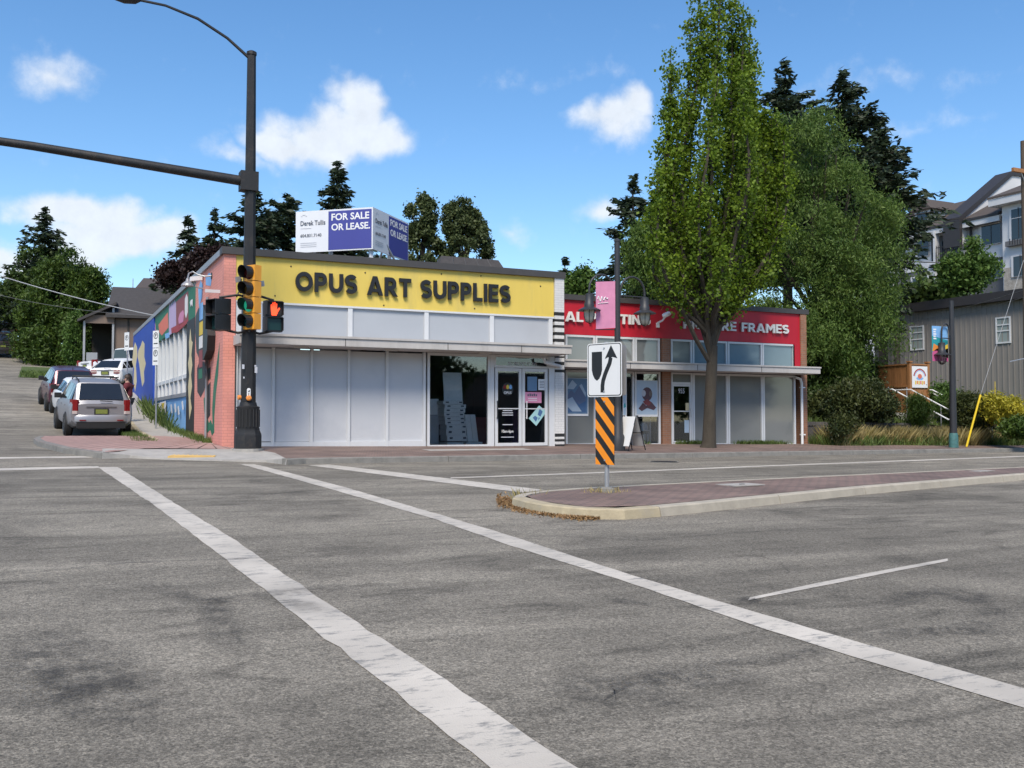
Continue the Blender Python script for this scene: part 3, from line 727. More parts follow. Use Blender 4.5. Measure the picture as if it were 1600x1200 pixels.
# bulb of pink paver bands: base sheet plus separate bands
bA = [bulb[1], bulb[2], bulb[3], bulb[4], hg(230, 700, SW), hg(350, 701.5, SW), hg(425, 707, SW)]
bB = [hg(x, y, SW) for x, y in [(66, 681.2), (90, 681.2), (140, 681), (200, 681), (250, 681), (300, 684), (345, 697.5)]]
struct(MB().ribbon(resn(bA, 30), resn(bB, 30), 4, lambda x, y: ZS(x, y) - .008).build('corner_pavement_bed', 'joint'))
bed = bpy.data.objects['corner_pavement_bed']
nb = 27; A_, B_ = resn(bA, nb + 1), resn(bB, nb + 1)
for i in range(nb):
    a0, a1, b0, b1 = A_[i], A_[i + 1], B_[i], B_[i + 1]; g = .05
    q = [a0.lerp(a1, g), a0.lerp(a1, 1 - g), b0.lerp(b1, 1 - g), b0.lerp(b1, g)]
    mb = MB(); mb.ribbon([q[0].lerp(q[1], t) for t in (0, .5, 1)], [q[3].lerp(q[2], t) for t in (0, .5, 1)], 4, lambda x, y: ZS(x, y) + .002)
    mb.build('paver_band', 'paver_pink', bed)
# side-street sidewalk along the mural wall, with its yellow kerb and grass verge
WU = 3.88
sv = np.arange(25.2, 50, .8)
def ku(v): return 2.75 - .0 * (v - 27)
struct(MB().ribbon([(ku(v), v) for v in sv], [(WU + .01, v) for v in sv], 3, ZS).build('side_sidewalk', 'concrete'))
kb = struct(kerb('side_kerb', [(ku(v) - .1, v) for v in np.arange(27.5, 50, .6)], .12, 'yellow_kerb', inner=-1))

# median island
near = [(802, 778), (823, 783.5), (847, 788), (880, 792), (917, 795), (975, 796), (1030, 792), (1100, 785.5), (1170, 778.5), (1337, 762), (1600, 740.5), (1900, 722)]
far = [(802, 776.5), (806, 774), (815, 771.5), (847, 767), (900, 763), (955, 760), (1030, 756), (1197, 748), (1337, 741.5), (1600, 729.5), (1900, 717)]
MH = .112
nw, fw = [hg(x, y, MH) for x, y in near], [hg(x, y, MH) for x, y in far]
for k, lst in ((0, nw), (1, fw)):
    d = (lst[-1] - lst[-2]).normalized(); lst.append(lst[-1] + d * 30)
mk = struct(thing('median_kerb', '', ''))
def offs(pts, d): 
    P = [Vector((p.x, p.y, 0)) for p in pts]; out = []
    for i, p in enumerate(P):
        t = (P[min(i + 1, len(P) - 1)] - P[max(i - 1, 0)]).normalized(); out.append(p + Vector((-t.y, t.x, 0)) * d)
    return out
loop = nw[::-1][:-0 or None]
P = resample(nw, .25); acc = 0; cur = [P[0]]; first = True
for a, b in zip(P, P[1:]):
    cur.append(b); acc += (b - a).length
    if acc >= (2.3 if first else 2.4):
        k = kerb('kerb_stone', [cur[0].lerp(cur[1], .03)] + cur[1:-1] + [cur[-1].lerp(cur[-2], .03)], .17, 'yellow_kerb' if first else 'median_kerb', zt=MH, batter=.05); k.parent = mk; cur = [b]; acc = 0; first = False
k = kerb('kerb_stone', cur, .17, 'median_kerb', zt=MH, batter=.05); k.parent = mk
P = resample(fw, .3); k = kerb('kerb_stone', P, .15, 'median_kerb', zt=MH, inner=-1); k.parent = mk
ni, fi = offs(nw, .16), offs(fw, -.14)
struct(MB().ribbon(resn(ni[1:], 70), resn(fi[1:], 70), 4, lambda x, y: Gz(x, y) + MH + .003).build('median_paving', 'paver'))
p = hg(1155, 758.5, MH); 
jb = thing('access_cover', 'pale concrete utility cover set in the brick median', 'utility cover', (p.x, p.y, p.z))
MB().obox((p.x - .28, p.y - .25, p.z + .004), (.62, .06, 0), (-.03, .42, 0), (0, 0, .015)).build('lid', 'concrete', jb)
MB().obox((p.x - .02, p.y - .06, p.z + .02), (.09, .01, 0), (0, .04, 0), (0, 0, .006)).build('lifting_slot', 'dark', jb)
p = hg(1037, 722)
mhc = thing('manhole_cover', 'dark iron manhole cover in the far traffic lane', 'manhole cover', (p.x, p.y, p.z))
MB().lathe((p.x, p.y, p.z + .003), [(.36, 0), (.36, .008)], 24).build('rim', 'kerb', mhc)
MB().lathe((p.x, p.y, p.z + .004), [(.31, 0), (.31, .014)], 24).build('lid', 'black', mhc)
p = hg(1535, 737, MH); o = MB().obox((p.x - .2, p.y - .1, p.z + .004), (.5, .05, 0), (0, .25, 0), (0, 0, .012)).build('access_cover', 'concrete'); tag(o, 'small pale utility cover at the right end of the median', 'utility cover')

# ================================================================== ART SHOP (yellow)
F1 = 24.0
def U1(px): return hv(px, 600, F1).x
def Z1(px, py, f=F1): return hv(px, py, f).z
FL = .70
zc_top = Z1(403, 389.5); zy_top = Z1(403.5, 400.5); zy_bot = Z1(409.5, 471); zcan0, zcan1 = 3.30, 3.53
uL, uY, uP, uR = U1(348), U1(367), U1(866), U1(881)
shop = thing('art_supply_shop', 'yellow and pink single-storey art supply shop with white panelled front on the corner', 'shop', (uL, F1, FL))
BACK = 50.0
mb = MB(); mb.box(uL, uY, F1, F1 + .3, FL - .2, zy_top); mb.build('front_corner_wall', 'pink_brick', shop)
zr = zy_top
def wallseg(v0, v1, m, name='side_wall', zt=zr, du=0): MB().box(WU + du, WU + .3, v0, v1, FL - .2, zt).build(name, m, shop)
v_pk = hu(304, 600, WU).y; v_wn = hu(241, 600, WU).y
wallseg(F1 + .3, v_pk, 'pink_brick')
wallseg(v_wn, BACK, 'm_blue', du=-.05)
MB().box(uY, uP, F1 + .02, F1 + .25, zy_bot, zy_top).build('fascia', 'yellow_wall', shop)
# pier with painted stripes
ys = [434, 488, 493.5, 498.9, 503, 508, 512.4, 519, 524, 529.5, 534.6, 556.5, 559.5, 565.5, 570.6, 577.5, 582, 677.4, 682.5, 686, 690, 694, 699.5]
zz = [Z1(874, y) for y in ys]; zz[-1] = FL - .1; zz[0] = zy_top
for i in range(len(zz) - 1):
    MB().box(uP + .012, uR, F1 - .03, F1 + .8, zz[i + 1], zz[i]).build('painted_brick_band', 'white_brick' if i % 2 == 0 else 'black_brick', shop)
# roof cap and flat roof
MB().box(uL - .06, uR + .03, F1 - .07, F1 + .3, zy_top, zc_top).build('roof_cap', 'cap', shop)
MB().box(uL - .06, uL + .32, F1 + .3, BACK, zy_top, zc_top - .02).build('roof_cap', 'cap_grey', shop)
MB().box(uR - .3, uR + .03, F1 + .3, BACK, zy_top - 1.6, zc_top - .02).build('parapet_wall', 'white_brick', shop)
MB().box(uL + .3, uR - .3, F1 + .25, BACK, zy_top - .35, zy_top - .2).build('roof', 'cap', shop)
# hipped roof light
a, b_ = hv(690, 412, 31), hv(822, 421, 31); zt = hv(750, 409.5, 31.6).z
mb = MB(); x0, x1 = a.x - .4, b_.x + .1
mb.add([(x0, 30.5, zr - .25), (x1, 30.5, zr - .25), (x1, 34.5, zr - .25), (x0, 34.5, zr - .25), (x0 + .9, 32.3, zt + .25), (x1 - .6, 32.3, zt + .25)], [(0, 1, 5, 4), (1, 2, 5), (2, 3, 4, 5), (3, 0, 4)])
mb.build('roof_lantern', 'shingle', shop)
for t in (.2, .4, .6, .8):
    p0 = Vector((x0, 30.5, zr - .25)).lerp(Vector((x1, 30.5, zr - .25)), t); p1 = Vector((x0 + .9, 32.3, zt + .25)).lerp(Vector((x1 - .6, 32.3, zt + .25)), t)
    MB().tube([p0, p1], .025, 4).build('roof_rib', 'cap', shop)
# letters
o = hv(461, 456.5, F1); e = hv(796, 470.5, F1)
zl0 = Z1(470, 455); zl1 = Z1(470, 424.5)
sign_text(shop, 'OPUS ART SUPPLIES', (hv(461, 456, F1).x, F1 - .005, zl0), hv(796.5, 456, F1).x - hv(461, 456, F1).x, zl1 - zl0, .06, 'letter_black')
for x_, y_ in ((455, 416), (520, 408), (571, 426), (690, 428), (752, 431), (430, 462), (600, 477), (742, 482), (845, 447)):
    q_ = hv(x_, y_, F1); MB().lathe((q_.x, F1 + .02, q_.z), [(.022, 0), (.018, .012)], 8, (0, -1, 0)).build('fixing_bolt', 'bark', shop)
# upper panels
uppers = [372, 405, 547, 666.5, 769, 861]
zu0, zu1 = zcan1 + .02, zy_bot
for i in range(5):
    a, b_ = U1(uppers[i]), U1(uppers[i + 1]); g = .05
    MB().box(a + g, b_ - g, F1 + .06, F1 + .1, zu0, zu1 - .05).build('upper_panel', 'panel_hi', shop)
for x in uppers: MB().box(U1(x) - .06, U1(x) + .06, F1 + .01, F1 + .12, zu0 - .1, zu1).build('mullion', 'white_metal', shop)
MB().box(uY + .01, uP, F1 + .0, F1 + .12, zu1 - .05, zu1 - .002).build('frame_rail', 'white_metal', shop)
# canopy
cx0 = uY - .05; cx1 = hv(893, 545, F1 - .9).x
mb = MB(); mb.box(cx0, cx1, F1 - .9, F1 + .02, zcan0, zcan1)
can = mb.build('canopy', 'canopy', shop)
MB().box(cx0 + .04, cx1 - .04, F1 - .86, F1 + .0, zcan0 - .012, zcan0 - .001).build('soffit', 'soffit', can)
MB().box(cx0 - .015, cx1 + .015, F1 - .93, F1 - .9, zcan1 - .04, zcan1 + .015).build('drip_edge', 'canopy', can)
for x in (462, 600, 745, 832): c = U1(x); MB().box(c - .18, c + .18, F1 - .6, F1 - .45, zcan0 - .05, zcan0 - .012).build('canopy_light', 'soffit', can)
for x in (540, 700, 815): c = hv(x, 535, F1 - .9).x; MB().box(c - .008, c + .008, F1 - .906, F1 - .9, zcan0, zcan1 - .05).build('canopy_joint', 'cap', can)
# lower panels
seams = [369, 427.5, 487.5, 545.4, 605.4, 663.5]
zp1 = zcan0 - .02
for i in range(5):
    a, b_ = U1(seams[i]), U1(seams[i + 1])
    MB().box(a + .035, b_ - .03, F1 + .05 + .006 * (i % 2), F1 + .1, ZS(b_, F1) + .12, zp1 - .03).build('wall_panel', 'panel', shop)
for x in seams:
    c = U1(x); MB().box(c - .035, c + .035, F1 + .0, F1 + .1, FL, zp1).build('mullion', 'white_metal', shop)
    MB().box(c + .035, c + .05, F1 + .045, F1 + .06, FL + .2, zp1).build('panel_gap', 'dark', shop)
MB().box(uY, U1(666), F1 + .012, F1 + .13, FL, ZS(5, F1) + .1).build('bottom_rail', 'white_metal', shop)
MB().box(uY - .005, uY + .03, F1 - .01, F1 + .1, FL, zp1).build('mullion', 'cap', shop)
# window bay and doors
w0, w1 = U1(668), U1(766); d0, dm_, d1 = U1(772), U1(816), U1(858)
zf = ZS(w1, F1)
def frame(x0, x1, z0, z1, t, y0, y1, m, parent, name='window_frame'):
    mb = MB(); mb.box(x0, x0 + t, y0, y1, z0, z1); mb.box(x1 - t, x1, y0, y1, z0, z1); mb.box(x0 + t, x1 - t, y0, y1, z1 - t, z1); mb.box(x0 + t, x1 - t, y0, y1, z0, z0 + t); return mb.build(name, m, parent)
fr = frame(w0, w1, zf - .02, zp1, .07, F1 + .0, F1 + .1, 'white_metal', shop)
MB().box(w0 + .07, w1 - .07, F1 + .04, F1 + .05, zf + .05, zp1 - .07).build('window_pane', 'glass', fr)
ztr = Z1(815, 575)
MB().box(w1 + .0, d0, F1 - .01, F1 + .1, FL, zp1).build('mullion', 'white_metal', shop)
MB().box(d1, uP + .01, F1 - .01, F1 + .1, FL, zp1).build('mullion', 'white_metal', shop)
tr = frame(d0, d1, ztr, zp1, .06, F1 + .0, F1 + .1, 'white_metal', shop, 'transom')
MB().box(d0 + .06, d1 - .06, F1 + .04, F1 + .05, ztr + .06, zp1 - .06).build('window_pane', 'glass_dim', tr)
lettering(tr, '961 BRUNETTE AVE', (U1(795), F1 + .036, Z1(815, 571)), (U1(840) - U1(795), 0, 0), (0, 0, .1), .003, 'text_light', 'address_lettering', joined=True)
zd0 = ZS(d1, F1) + .02
for k, (a, b_) in enumerate(((d0 + .03, dm_), (dm_, d1 - .03))):
    dr = frame(a + .01, b_ - .01, zd0, ztr - .01, .085, F1 + .015, F1 + .075, 'white_metal', shop, 'door')
    MB().box(a + .095, b_ - .095, F1 + .04, F1 + .05, zd0 + .085, ztr - .095).build('door_pane', 'glass', dr)
    zb_ = zd0 + 1.02
    MB().box(a + .095, b_ - .095, F1 + .028, F1 + .06, zb_, zb_ + .03).build('push_bar', 'white_metal', dr)
    hx = a + .05 if k == 0 else a + .12
    MB().tube([(hx, F1 - .05, zd0 + .75), (hx, F1 - .05, zd0 + 1.25)], .014, 6).build('handle', 'dark' if k == 0 else 'white', dr)
    mb = MB(); [mb.tube([(hx, F1 - .05, z), (hx, F1 + .02, z)], .01, 5) for z in (zd0 + .78, zd0 + 1.22)]; mb.build('handle_bracket', 'galv', dr)
# door decals
def decal(px, py, wpx, hpx, m, name, label, cat='poster', group=None, y=F1 + .036, pts=None, parent=None, f=F1):
    c = hv(px, py, f); s = c.y / FPX / ray(px, py).y * 1.0
    k = (hv(px + 1, py, f).x - hv(px, py, f).x); kz = hv(px, py, f).z - hv(px, py + 1, f).z
    o = MB()
    P = pts or [(-.5, -.5), (.5, -.5), (.5, .5), (-.5, .5)]
    o.prism([(c.x + x * wpx * k, y, c.z + z * hpx * kz) for x, z in P], (0, -.003, 0))
    ob = o.build(name, m, parent)
    if label: tag(ob, label, cat, group)
    return ob, c, k, kz
circ = [(.5 * math.cos(a), .5 * math.sin(a)) for a in np.linspace(0, 2 * math.pi, 25)[:-1]]
lg, c, k, kz = decal(794, 608, 18, 20, 'black', 'logo_sticker', 'round black logo sticker with three coloured drops on left door', 'sticker', pts=circ)
for dx, m in ((-4.5, 'tail_red'), (0, 'm_yel'), (4.5, 'm_sky')):
    MB().prism([(c.x + (dx + 2.3 * math.cos(a)) * k, F1 + .032, c.z + (2.5 + (4.5 if math.sin(a) > 0 else 2.5) * math.sin(a)) * kz) for a in np.linspace(0, 2 * math.pi, 13)[:-1]], (0, -.002, 0)).build('logo_drop', m, lg)
lettering(lg, 'OPUS', (c.x - 6 * k, F1 + .032, c.z - 7.5 * kz), (12 * k, 0, 0), (0, 0, 4 * kz), .002, 'white', 'lettering', .02, True)
ds = thing('door_lettering', 'white opening hours lettering on the left glass door', 'lettering', (c.x, F1, zd0))
for t, y, wpx, h in (('a', 641.5, 15, 2.2), ('b', 645, 17, 2.2), ('c', 648.5, 17, 2.2), ('d', 663.5, 16, 2), ('10am-6pm', 674.5, 18, 6), ('e', 683, 20, 1.8)):
    if t[0] == '1': lettering(ds, t, (c.x - wpx / 2 * k, F1 + .036, Z1(794, y + h / 2)), (wpx * k, 0, 0), (0, 0, h * kz), .002, 'white', 'text_line', .01, True)
    else: MB().box(c.x - wpx / 2 * k, c.x + wpx / 2 * k, F1 + .034, F1 + .036, Z1(794, y + h / 3), Z1(794, y - h / 3)).build('text_line', 'text_light', ds)
decal(832.5, 599.5, 15, 22, 'p_blue', 'poster', 'blue notice poster at the top of the right glass door')
nt_, c, k, kz = decal(847.5, 601, 11, 17, 'white', 'notice_sheet', 'white paper notice sheet on right glass door', 'notice')
for j in range(5): MB().box(c.x - 3.5 * k, c.x + 3.5 * k, F1 + .031, F1 + .033, c.z + (5 - 2.5 * j) * kz, c.z + (5.8 - 2.5 * j) * kz).build('text_line', 'text_grey', nt_)
pk_, c, k, kz = decal(834, 621, 26, 17, 'pink_banner', 'poster', 'pink poster with hand-lettered heading on right glass door')
for j in range(5): MB().box(c.x + (-9 + 3.2 * j) * k, c.x + (-6.8 + 3.2 * j) * k, F1 + .029, F1 + .031, c.z + 2 * kz, c.z + (5 + j % 2) * kz).build('text_stroke', 'text_grey', pk_)
for j in range(2): MB().box(c.x - 8 * k, c.x + 6 * k, F1 + .031, F1 + .033, c.z - (2 + 3 * j) * kz, c.z - (1 + 3 * j) * kz).build('text_line', 'white', pk_)
mp_, c, k, kz = decal(841, 649.5, 28, 32, 'm_mint', 'poster', 'tilted mint green poster with dark print on right glass door', pts=[(-.5, -.13), (-.08, -.5), (.5, .2), (.08, .5)])
for pts in ([(-.28, -.1), (-.1, -.3), (.0, -.1), (-.15, 0)], [(.0, .05), (.15, -.05), (.28, .2), (.1, .35)], [(.02, -.22), (.12, -.12), (.06, -.06)]):
    MB().prism([(c.x + x * 28 * k, F1 + .032, c.z + z * 32 * kz) for x, z in pts], (0, -.002, 0)).build('poster_print', 'p_deep', mp_)
# interior behind the glass
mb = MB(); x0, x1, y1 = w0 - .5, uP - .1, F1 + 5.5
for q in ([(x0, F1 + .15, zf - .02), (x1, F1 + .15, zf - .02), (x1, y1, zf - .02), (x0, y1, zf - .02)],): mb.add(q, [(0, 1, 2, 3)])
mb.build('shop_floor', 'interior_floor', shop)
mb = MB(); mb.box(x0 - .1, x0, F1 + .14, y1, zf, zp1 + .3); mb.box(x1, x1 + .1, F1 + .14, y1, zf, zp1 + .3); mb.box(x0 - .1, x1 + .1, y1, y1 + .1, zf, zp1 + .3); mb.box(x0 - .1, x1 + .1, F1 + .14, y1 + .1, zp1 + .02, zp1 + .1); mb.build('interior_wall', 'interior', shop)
o = MB().box(w0 + .1, w0 + 1.0, F1 + 2.4, F1 + 2.45, zp1 - .24, zp1 - .13).build('hanging_strip', 'yellow_strip'); tag(o, 'yellow strip hanging high inside the display window', 'sign')  # bare yellow strip high in the window, nothing written on it
o = MB().box(dm_ + .3, d1 - .25, F1 + 1.2, F1 + 1.8, zf, zf + 1.0).build('display_plinth', 'm_purple'); tag(o, 'purple draped plinth behind the right glass door', 'plinth')
o = MB().box(d0 + .1, dm_ - .1, F1 + 2.2, F1 + 2.9, zf, zf + .8).build('display_rack', 'm_maroon'); tag(o, 'dark red rack behind the left glass door', 'rack')
# white boxes in the window
bx0 = U1(706); bw = U1(738) - bx0; z = zf + .14; 
pal = thing('pallet', 'white pallet under the stacked boxes in the display window', 'pallet', (bx0, F1 + .5, zf))
for a, b_ in ((0, .35), (.42, .78)): MB().box(bx0 + a * 1.35, bx0 + b_ * 1.35, F1 + .32, F1 + .9, zf + .03, zf + .11).build('pallet_board', 'box_white', pal)
MB().box(bx0 - .02, bx0 + 1.1, F1 + .35, F1 + .88, zf - .0, zf + .03).build('pallet_base', 'dark', pal)
names = ['lowest white carton of the stack in the display window', 'second white carton from the bottom of the window stack', 'third white carton from the bottom of the window stack', 'fourth white carton from the bottom of the window stack', 'fifth white carton from the bottom of the window stack', 'sixth white carton from the bottom of the window stack', 'seventh white carton from the bottom of the window stack', 'eighth white carton from the bottom of the window stack', 'topmost white carton of the stack in the display window']
for i in range(9):
    h = [.16, .17, .12, .11, .11, .11, .12, .11, .1][i]; j = random.uniform(-.03, .03) - .012 * i
    o = MB().box(bx0 + j, bx0 + j + bw * random.uniform(.95, 1.03), F1 + .34, F1 + .84, z, z + h - .006).build('carton', 'box_white'); tag(o, names[i], 'box', 'cartons stacked in the display window')
    for q in (.12, .78): MB().box(bx0 + j + bw * q, bx0 + j + bw * q + .09, F1 + .336, F1 + .3395, z + h * .35, z + h * .7).build('carton_label', 'text_grey', o)
    z += h
o = MB().obox((bx0 - .02, F1 + .5, z), (.55, 0, 0), (0, .02, 0), (0, .1, .78)).build('display_board', 'box_white'); tag(o, 'white foam board with handwriting standing on the stacked boxes', 'board')
lettering(o, 'NEW\nIN !', (bx0 + .18, F1 + .575, z + .5), (.25, .0, 0), (0, .025, .2), .003, 'text_grey', 'lettering', 0, True)
for q in range(2):
    o = MB().obox((bx0 + bw + .05 + q * .16, F1 + .4, zf + .12), (.15, 0, 0), (0, .4, 0), (-.1, 0, .75)).build('carton', 'box_white'); tag(o, ['white carton leaning against the right of the window stack', 'outer white carton leaning beside the window stack'][q], 'box', 'cartons stacked in the display window')
o = MB().box(bx0 - .42, bx0 - .06, F1 + .8, F1 + 1.3, zf, zf + .85).build('carton', 'panel'); tag(o, 'grey box standing left of the white window stack', 'box')
o = MB().box(bx0 - .36, bx0 - .06, F1 + .82, F1 + 1.3, zf + .86, zf + 1.3).build('carton', 'box_white'); tag(o, 'white box on the grey box in the display window', 'box')
o = MB().box(w0 + .12, w0 + .42, F1 + 1.8, F1 + 1.84, zf + 1.25, zf + 1.6).build('price_card', 'm_cream'); tag(o, 'cream card at the left edge of the display window', 'card')

# side wall: window strip, mural and fittings
zb = [hu(303.4, 496, WU).z, hu(292, 586.4, WU).z, hu(292, 618.7, WU).z]   # lintel, sill, panel top
MB().box(WU, WU + .3, v_pk, v_wn, zb[0], zr).build('lintel_band', 'm_green', shop)
MB().box(WU + .05, WU + .3, v_pk, v_wn, FL, zb[2] + .1).build('plinth_wall', 'm_sky', shop)
MB().box(WU + .16, WU + .2, v_pk, v_wn, zb[2], zb[0]).build('side_window_pane', 'film_blue', shop)
v_pl = hu(291.5, 600, WU).y
MB().box(WU - .01, WU + .3, v_pk + .01, v_pl, FL, zb[0]).build('pilaster', 'm_black', shop)
for i in range(9):
    v = v_pl + (v_wn - v_pl) * i / 8; MB().box(WU + .02, WU + .16, v - .07, v + .07, zb[2], zb[0] - .001).build('mullion', 'white_metal', shop)
MB().box(WU + .03, WU + .165, v_pl, v_wn, zb[1] - .06, zb[1] + .06).build('frame_rail', 'white_metal', shop)
MB().box(WU + .0, WU + .165, v_pl, v_wn, zb[2], zb[2] + .12).build('frame_rail', 'cap_grey', shop)
for i in range(8):
    v = v_pl + (v_wn - v_pl) * (i + .5) / 8; d = (v_wn - v_pl) / 16 - .09; MB().box(WU + .1, WU + .15, v - d, v + d, zb[2] + .12, zb[1] - .06).build('window_panel', 'panel', shop)
mur = shop
def mpoly(pts, m, k=1, z=None):
    P = [hu(200 + x / 3.87, 390 + y / 3.87, WU) for x, y in pts]; uo = WU - .004 * k
    if min(p.y for p in P) > v_wn: uo -= .05
    if min(p.y for p in P) > v_pk - .05 and max(p.y for p in P) < v_pl + .1: uo -= .012
    MB().prism([(uo, p.y, p.z) for p in P], (.003, 0, 0)).build('mural_shape', m, shop)
mpoly([(150, 458), (165, 445), (172, 562), (152, 575)], 'm_pink')
mpoly([(185, 455), (240, 380), (245, 470), (205, 520), (190, 500)], 'm_salmon')
mpoly([(248, 352), (290, 318), (292, 490), (248, 520)], 'm_lav')
for i in range(4): mpoly([(250 + i * 10, 350 - i * 8), (254 + i * 10, 320 - i * 8), (258 + i * 10, 344 - i * 8)], 'm_lav', 2)
mpoly([(292, 315), (345, 268), (365, 250), (365, 432), (292, 482)], 'm_maroon')
mpoly([(305, 420), (315, 385), (335, 365), (340, 390), (335, 440), (310, 455)], 'm_pink', 2)
mpoly([(345, 300), (355, 268), (363, 290), (362, 380), (352, 415), (345, 390)], 'm_white', 2)
mpoly([(262, 475), (330, 440), (365, 420), (365, 440), (300, 500), (264, 505)], 'm_red', 2)
mpoly([(378, 318), (384, 305), (396, 300), (394, 345), (388, 330), (384, 348)], 'm_white', 2)
mpoly([(225, 510), (250, 500), (252, 530), (228, 540)], 'm_sky', 2)
mpoly([(40, 600), (50, 560), (62, 590), (64, 640), (55, 700), (60, 800), (50, 860), (40, 800), (44, 720), (32, 680)], 'm_cream')
mpoly([(70, 610), (85, 580), (95, 550), (108, 570), (106, 650), (116, 690), (104, 740), (106, 800), (94, 830), (84, 760), (75, 690), (66, 650)], 'm_cream')
mpoly([(372, 560), (380, 478), (386, 550), (394, 560), (386, 640), (392, 700), (384, 760), (390, 830), (380, 900), (388, 960), (374, 1030), (370, 900), (366, 830), (374, 760), (366, 690), (374, 640)], 'm_cream')
for x, y in ((262, 940), (285, 935), (305, 950), (330, 920)): mpoly([(x, y), (x + 7, y - 6), (x + 12, y + 45), (x + 5, y + 52)], 'm_white', 8)
mpoly([(160, 935), (230, 915), (232, 990), (162, 965)], 'm_white', 3); mpoly([(170, 940), (185, 935), (182, 975)], 'm_purple', 4); mpoly([(205, 930), (222, 925), (215, 985)], 'm_yel', 4)
mpoly([(425, 240), (440, 185), (452, 215), (448, 290), (430, 350)], 'm_sky'); mpoly([(470, 170), (492, 138), (510, 160), (500, 220), (472, 215)], 'm_sky')
mpoly([(418, 720), (432, 675), (465, 680), (475, 790), (462, 850), (440, 895), (420, 860)], 'm_black')
mpoly([(555, 560), (552, 640), (545, 760), (532, 870), (522, 1010), (522, 1105), (508, 1125), (498, 1090), (480, 1108), (474, 1060), (462, 980), (458, 900), (468, 890), (474, 990), (490, 1050), (500, 1030), (512, 1060), (510, 960), (518, 830), (530, 740)], 'm_green')
mpoly([(478, 830), (500, 800), (498, 1000), (478, 1030)], 'm_black', 2); mpoly([(484, 720), (500, 710), (500, 780), (486, 790)], 'm_black', 2)
# projecting oval sign board
P = [hu(200 + x / 3.87, 390 + y / 3.87, WU) for x, y in [(455, 400), (470, 360), (500, 335), (522, 400), (530, 520), (525, 610), (505, 665), (480, 668), (460, 620), (452, 500)]]
sg = thing('mural_sign_board', 'tall dark oval sign board with colourful face fixed to the pink wall', 'sign', (WU, P[0].y, P[0].z))
MB().prism([(WU - .2, p.y, p.z) for p in P], (.2, 0, 0)).build('board', 'black', sg)
cy = sum(p.y for p in P) / len(P); cz = sum(p.z for p in P) / len(P)
for k, (z0, z1, m) in enumerate(((.35, .8, 'm_sky'), (-.05, .3, 'm_yel'), (-.4, -.08, 'm_white'), (-.9, -.45, 'm_maroon'), (-1.2, -.95, 'm_green'))):
    MB().box(WU - .206, WU - .2, cy - .3, cy + .32, cz + z0, cz + z1).build('face_panel', m, sg)
# gooseneck lamp, camera, bracket
a = hu(331, 431, WU)
gl = thing('gooseneck_lamp', 'grey gooseneck lamp arching from the pink side wall', 'lamp', a)
pts = [a, a + Vector((-.17, .0, -.03)), a + Vector((-.34, .1, .02)), a + Vector((-.46, .15, .1)), a + Vector((-.55, .2, .05)), a + Vector((-.58, .2, -.1))]
MB().tube(pts, .022, 6).build('arm', 'galv', gl); MB().lathe(pts[-1] + Vector((0, 0, -.3)), [(.17, .12), (.14, .18), (.05, .25), (.035, .32)], 14).build('lamp_shade', 'sign_grey', gl)
MB().lathe(a, [(.09, -.02), (.09, .02)], 10, (1, 0, 0)).build('wall_plate', 'black', gl)
a = hu(318, 440, WU); cm = thing('security_camera', 'white security camera box on bracket on the pink side wall', 'camera', a)
MB().obox(a + Vector((-.36, -.1, -.02)), (.32, .04, .06), (0, .16, 0), (0, 0, .12)).build('housing', 'white', cm); MB().tube([a + Vector((-.25, 0, -.02)), a + Vector((-.2, 0, -.16)), a + Vector((0, 0, -.2))], .02, 6).build('bracket', 'sign_grey', cm)
a = hu(344, 455, WU); o = MB().box(WU - .36, WU, a.y - .02, a.y + .02, a.z - .05, a.z + .03).build('sign_bracket', 'white_metal'); tag(o, 'empty white steel bracket on the pink corner wall', 'bracket')
b0 = hu(327, 470, WU); o = MB().tube([(WU - .05, b0.y, Gz(WU, b0.y)), (WU - .05, b0.y, b0.z + .1)], .035, 8).build('wall_conduit', 'sign_grey'); tag(o, 'grey conduit pipe running up the pink side wall', 'pipe')

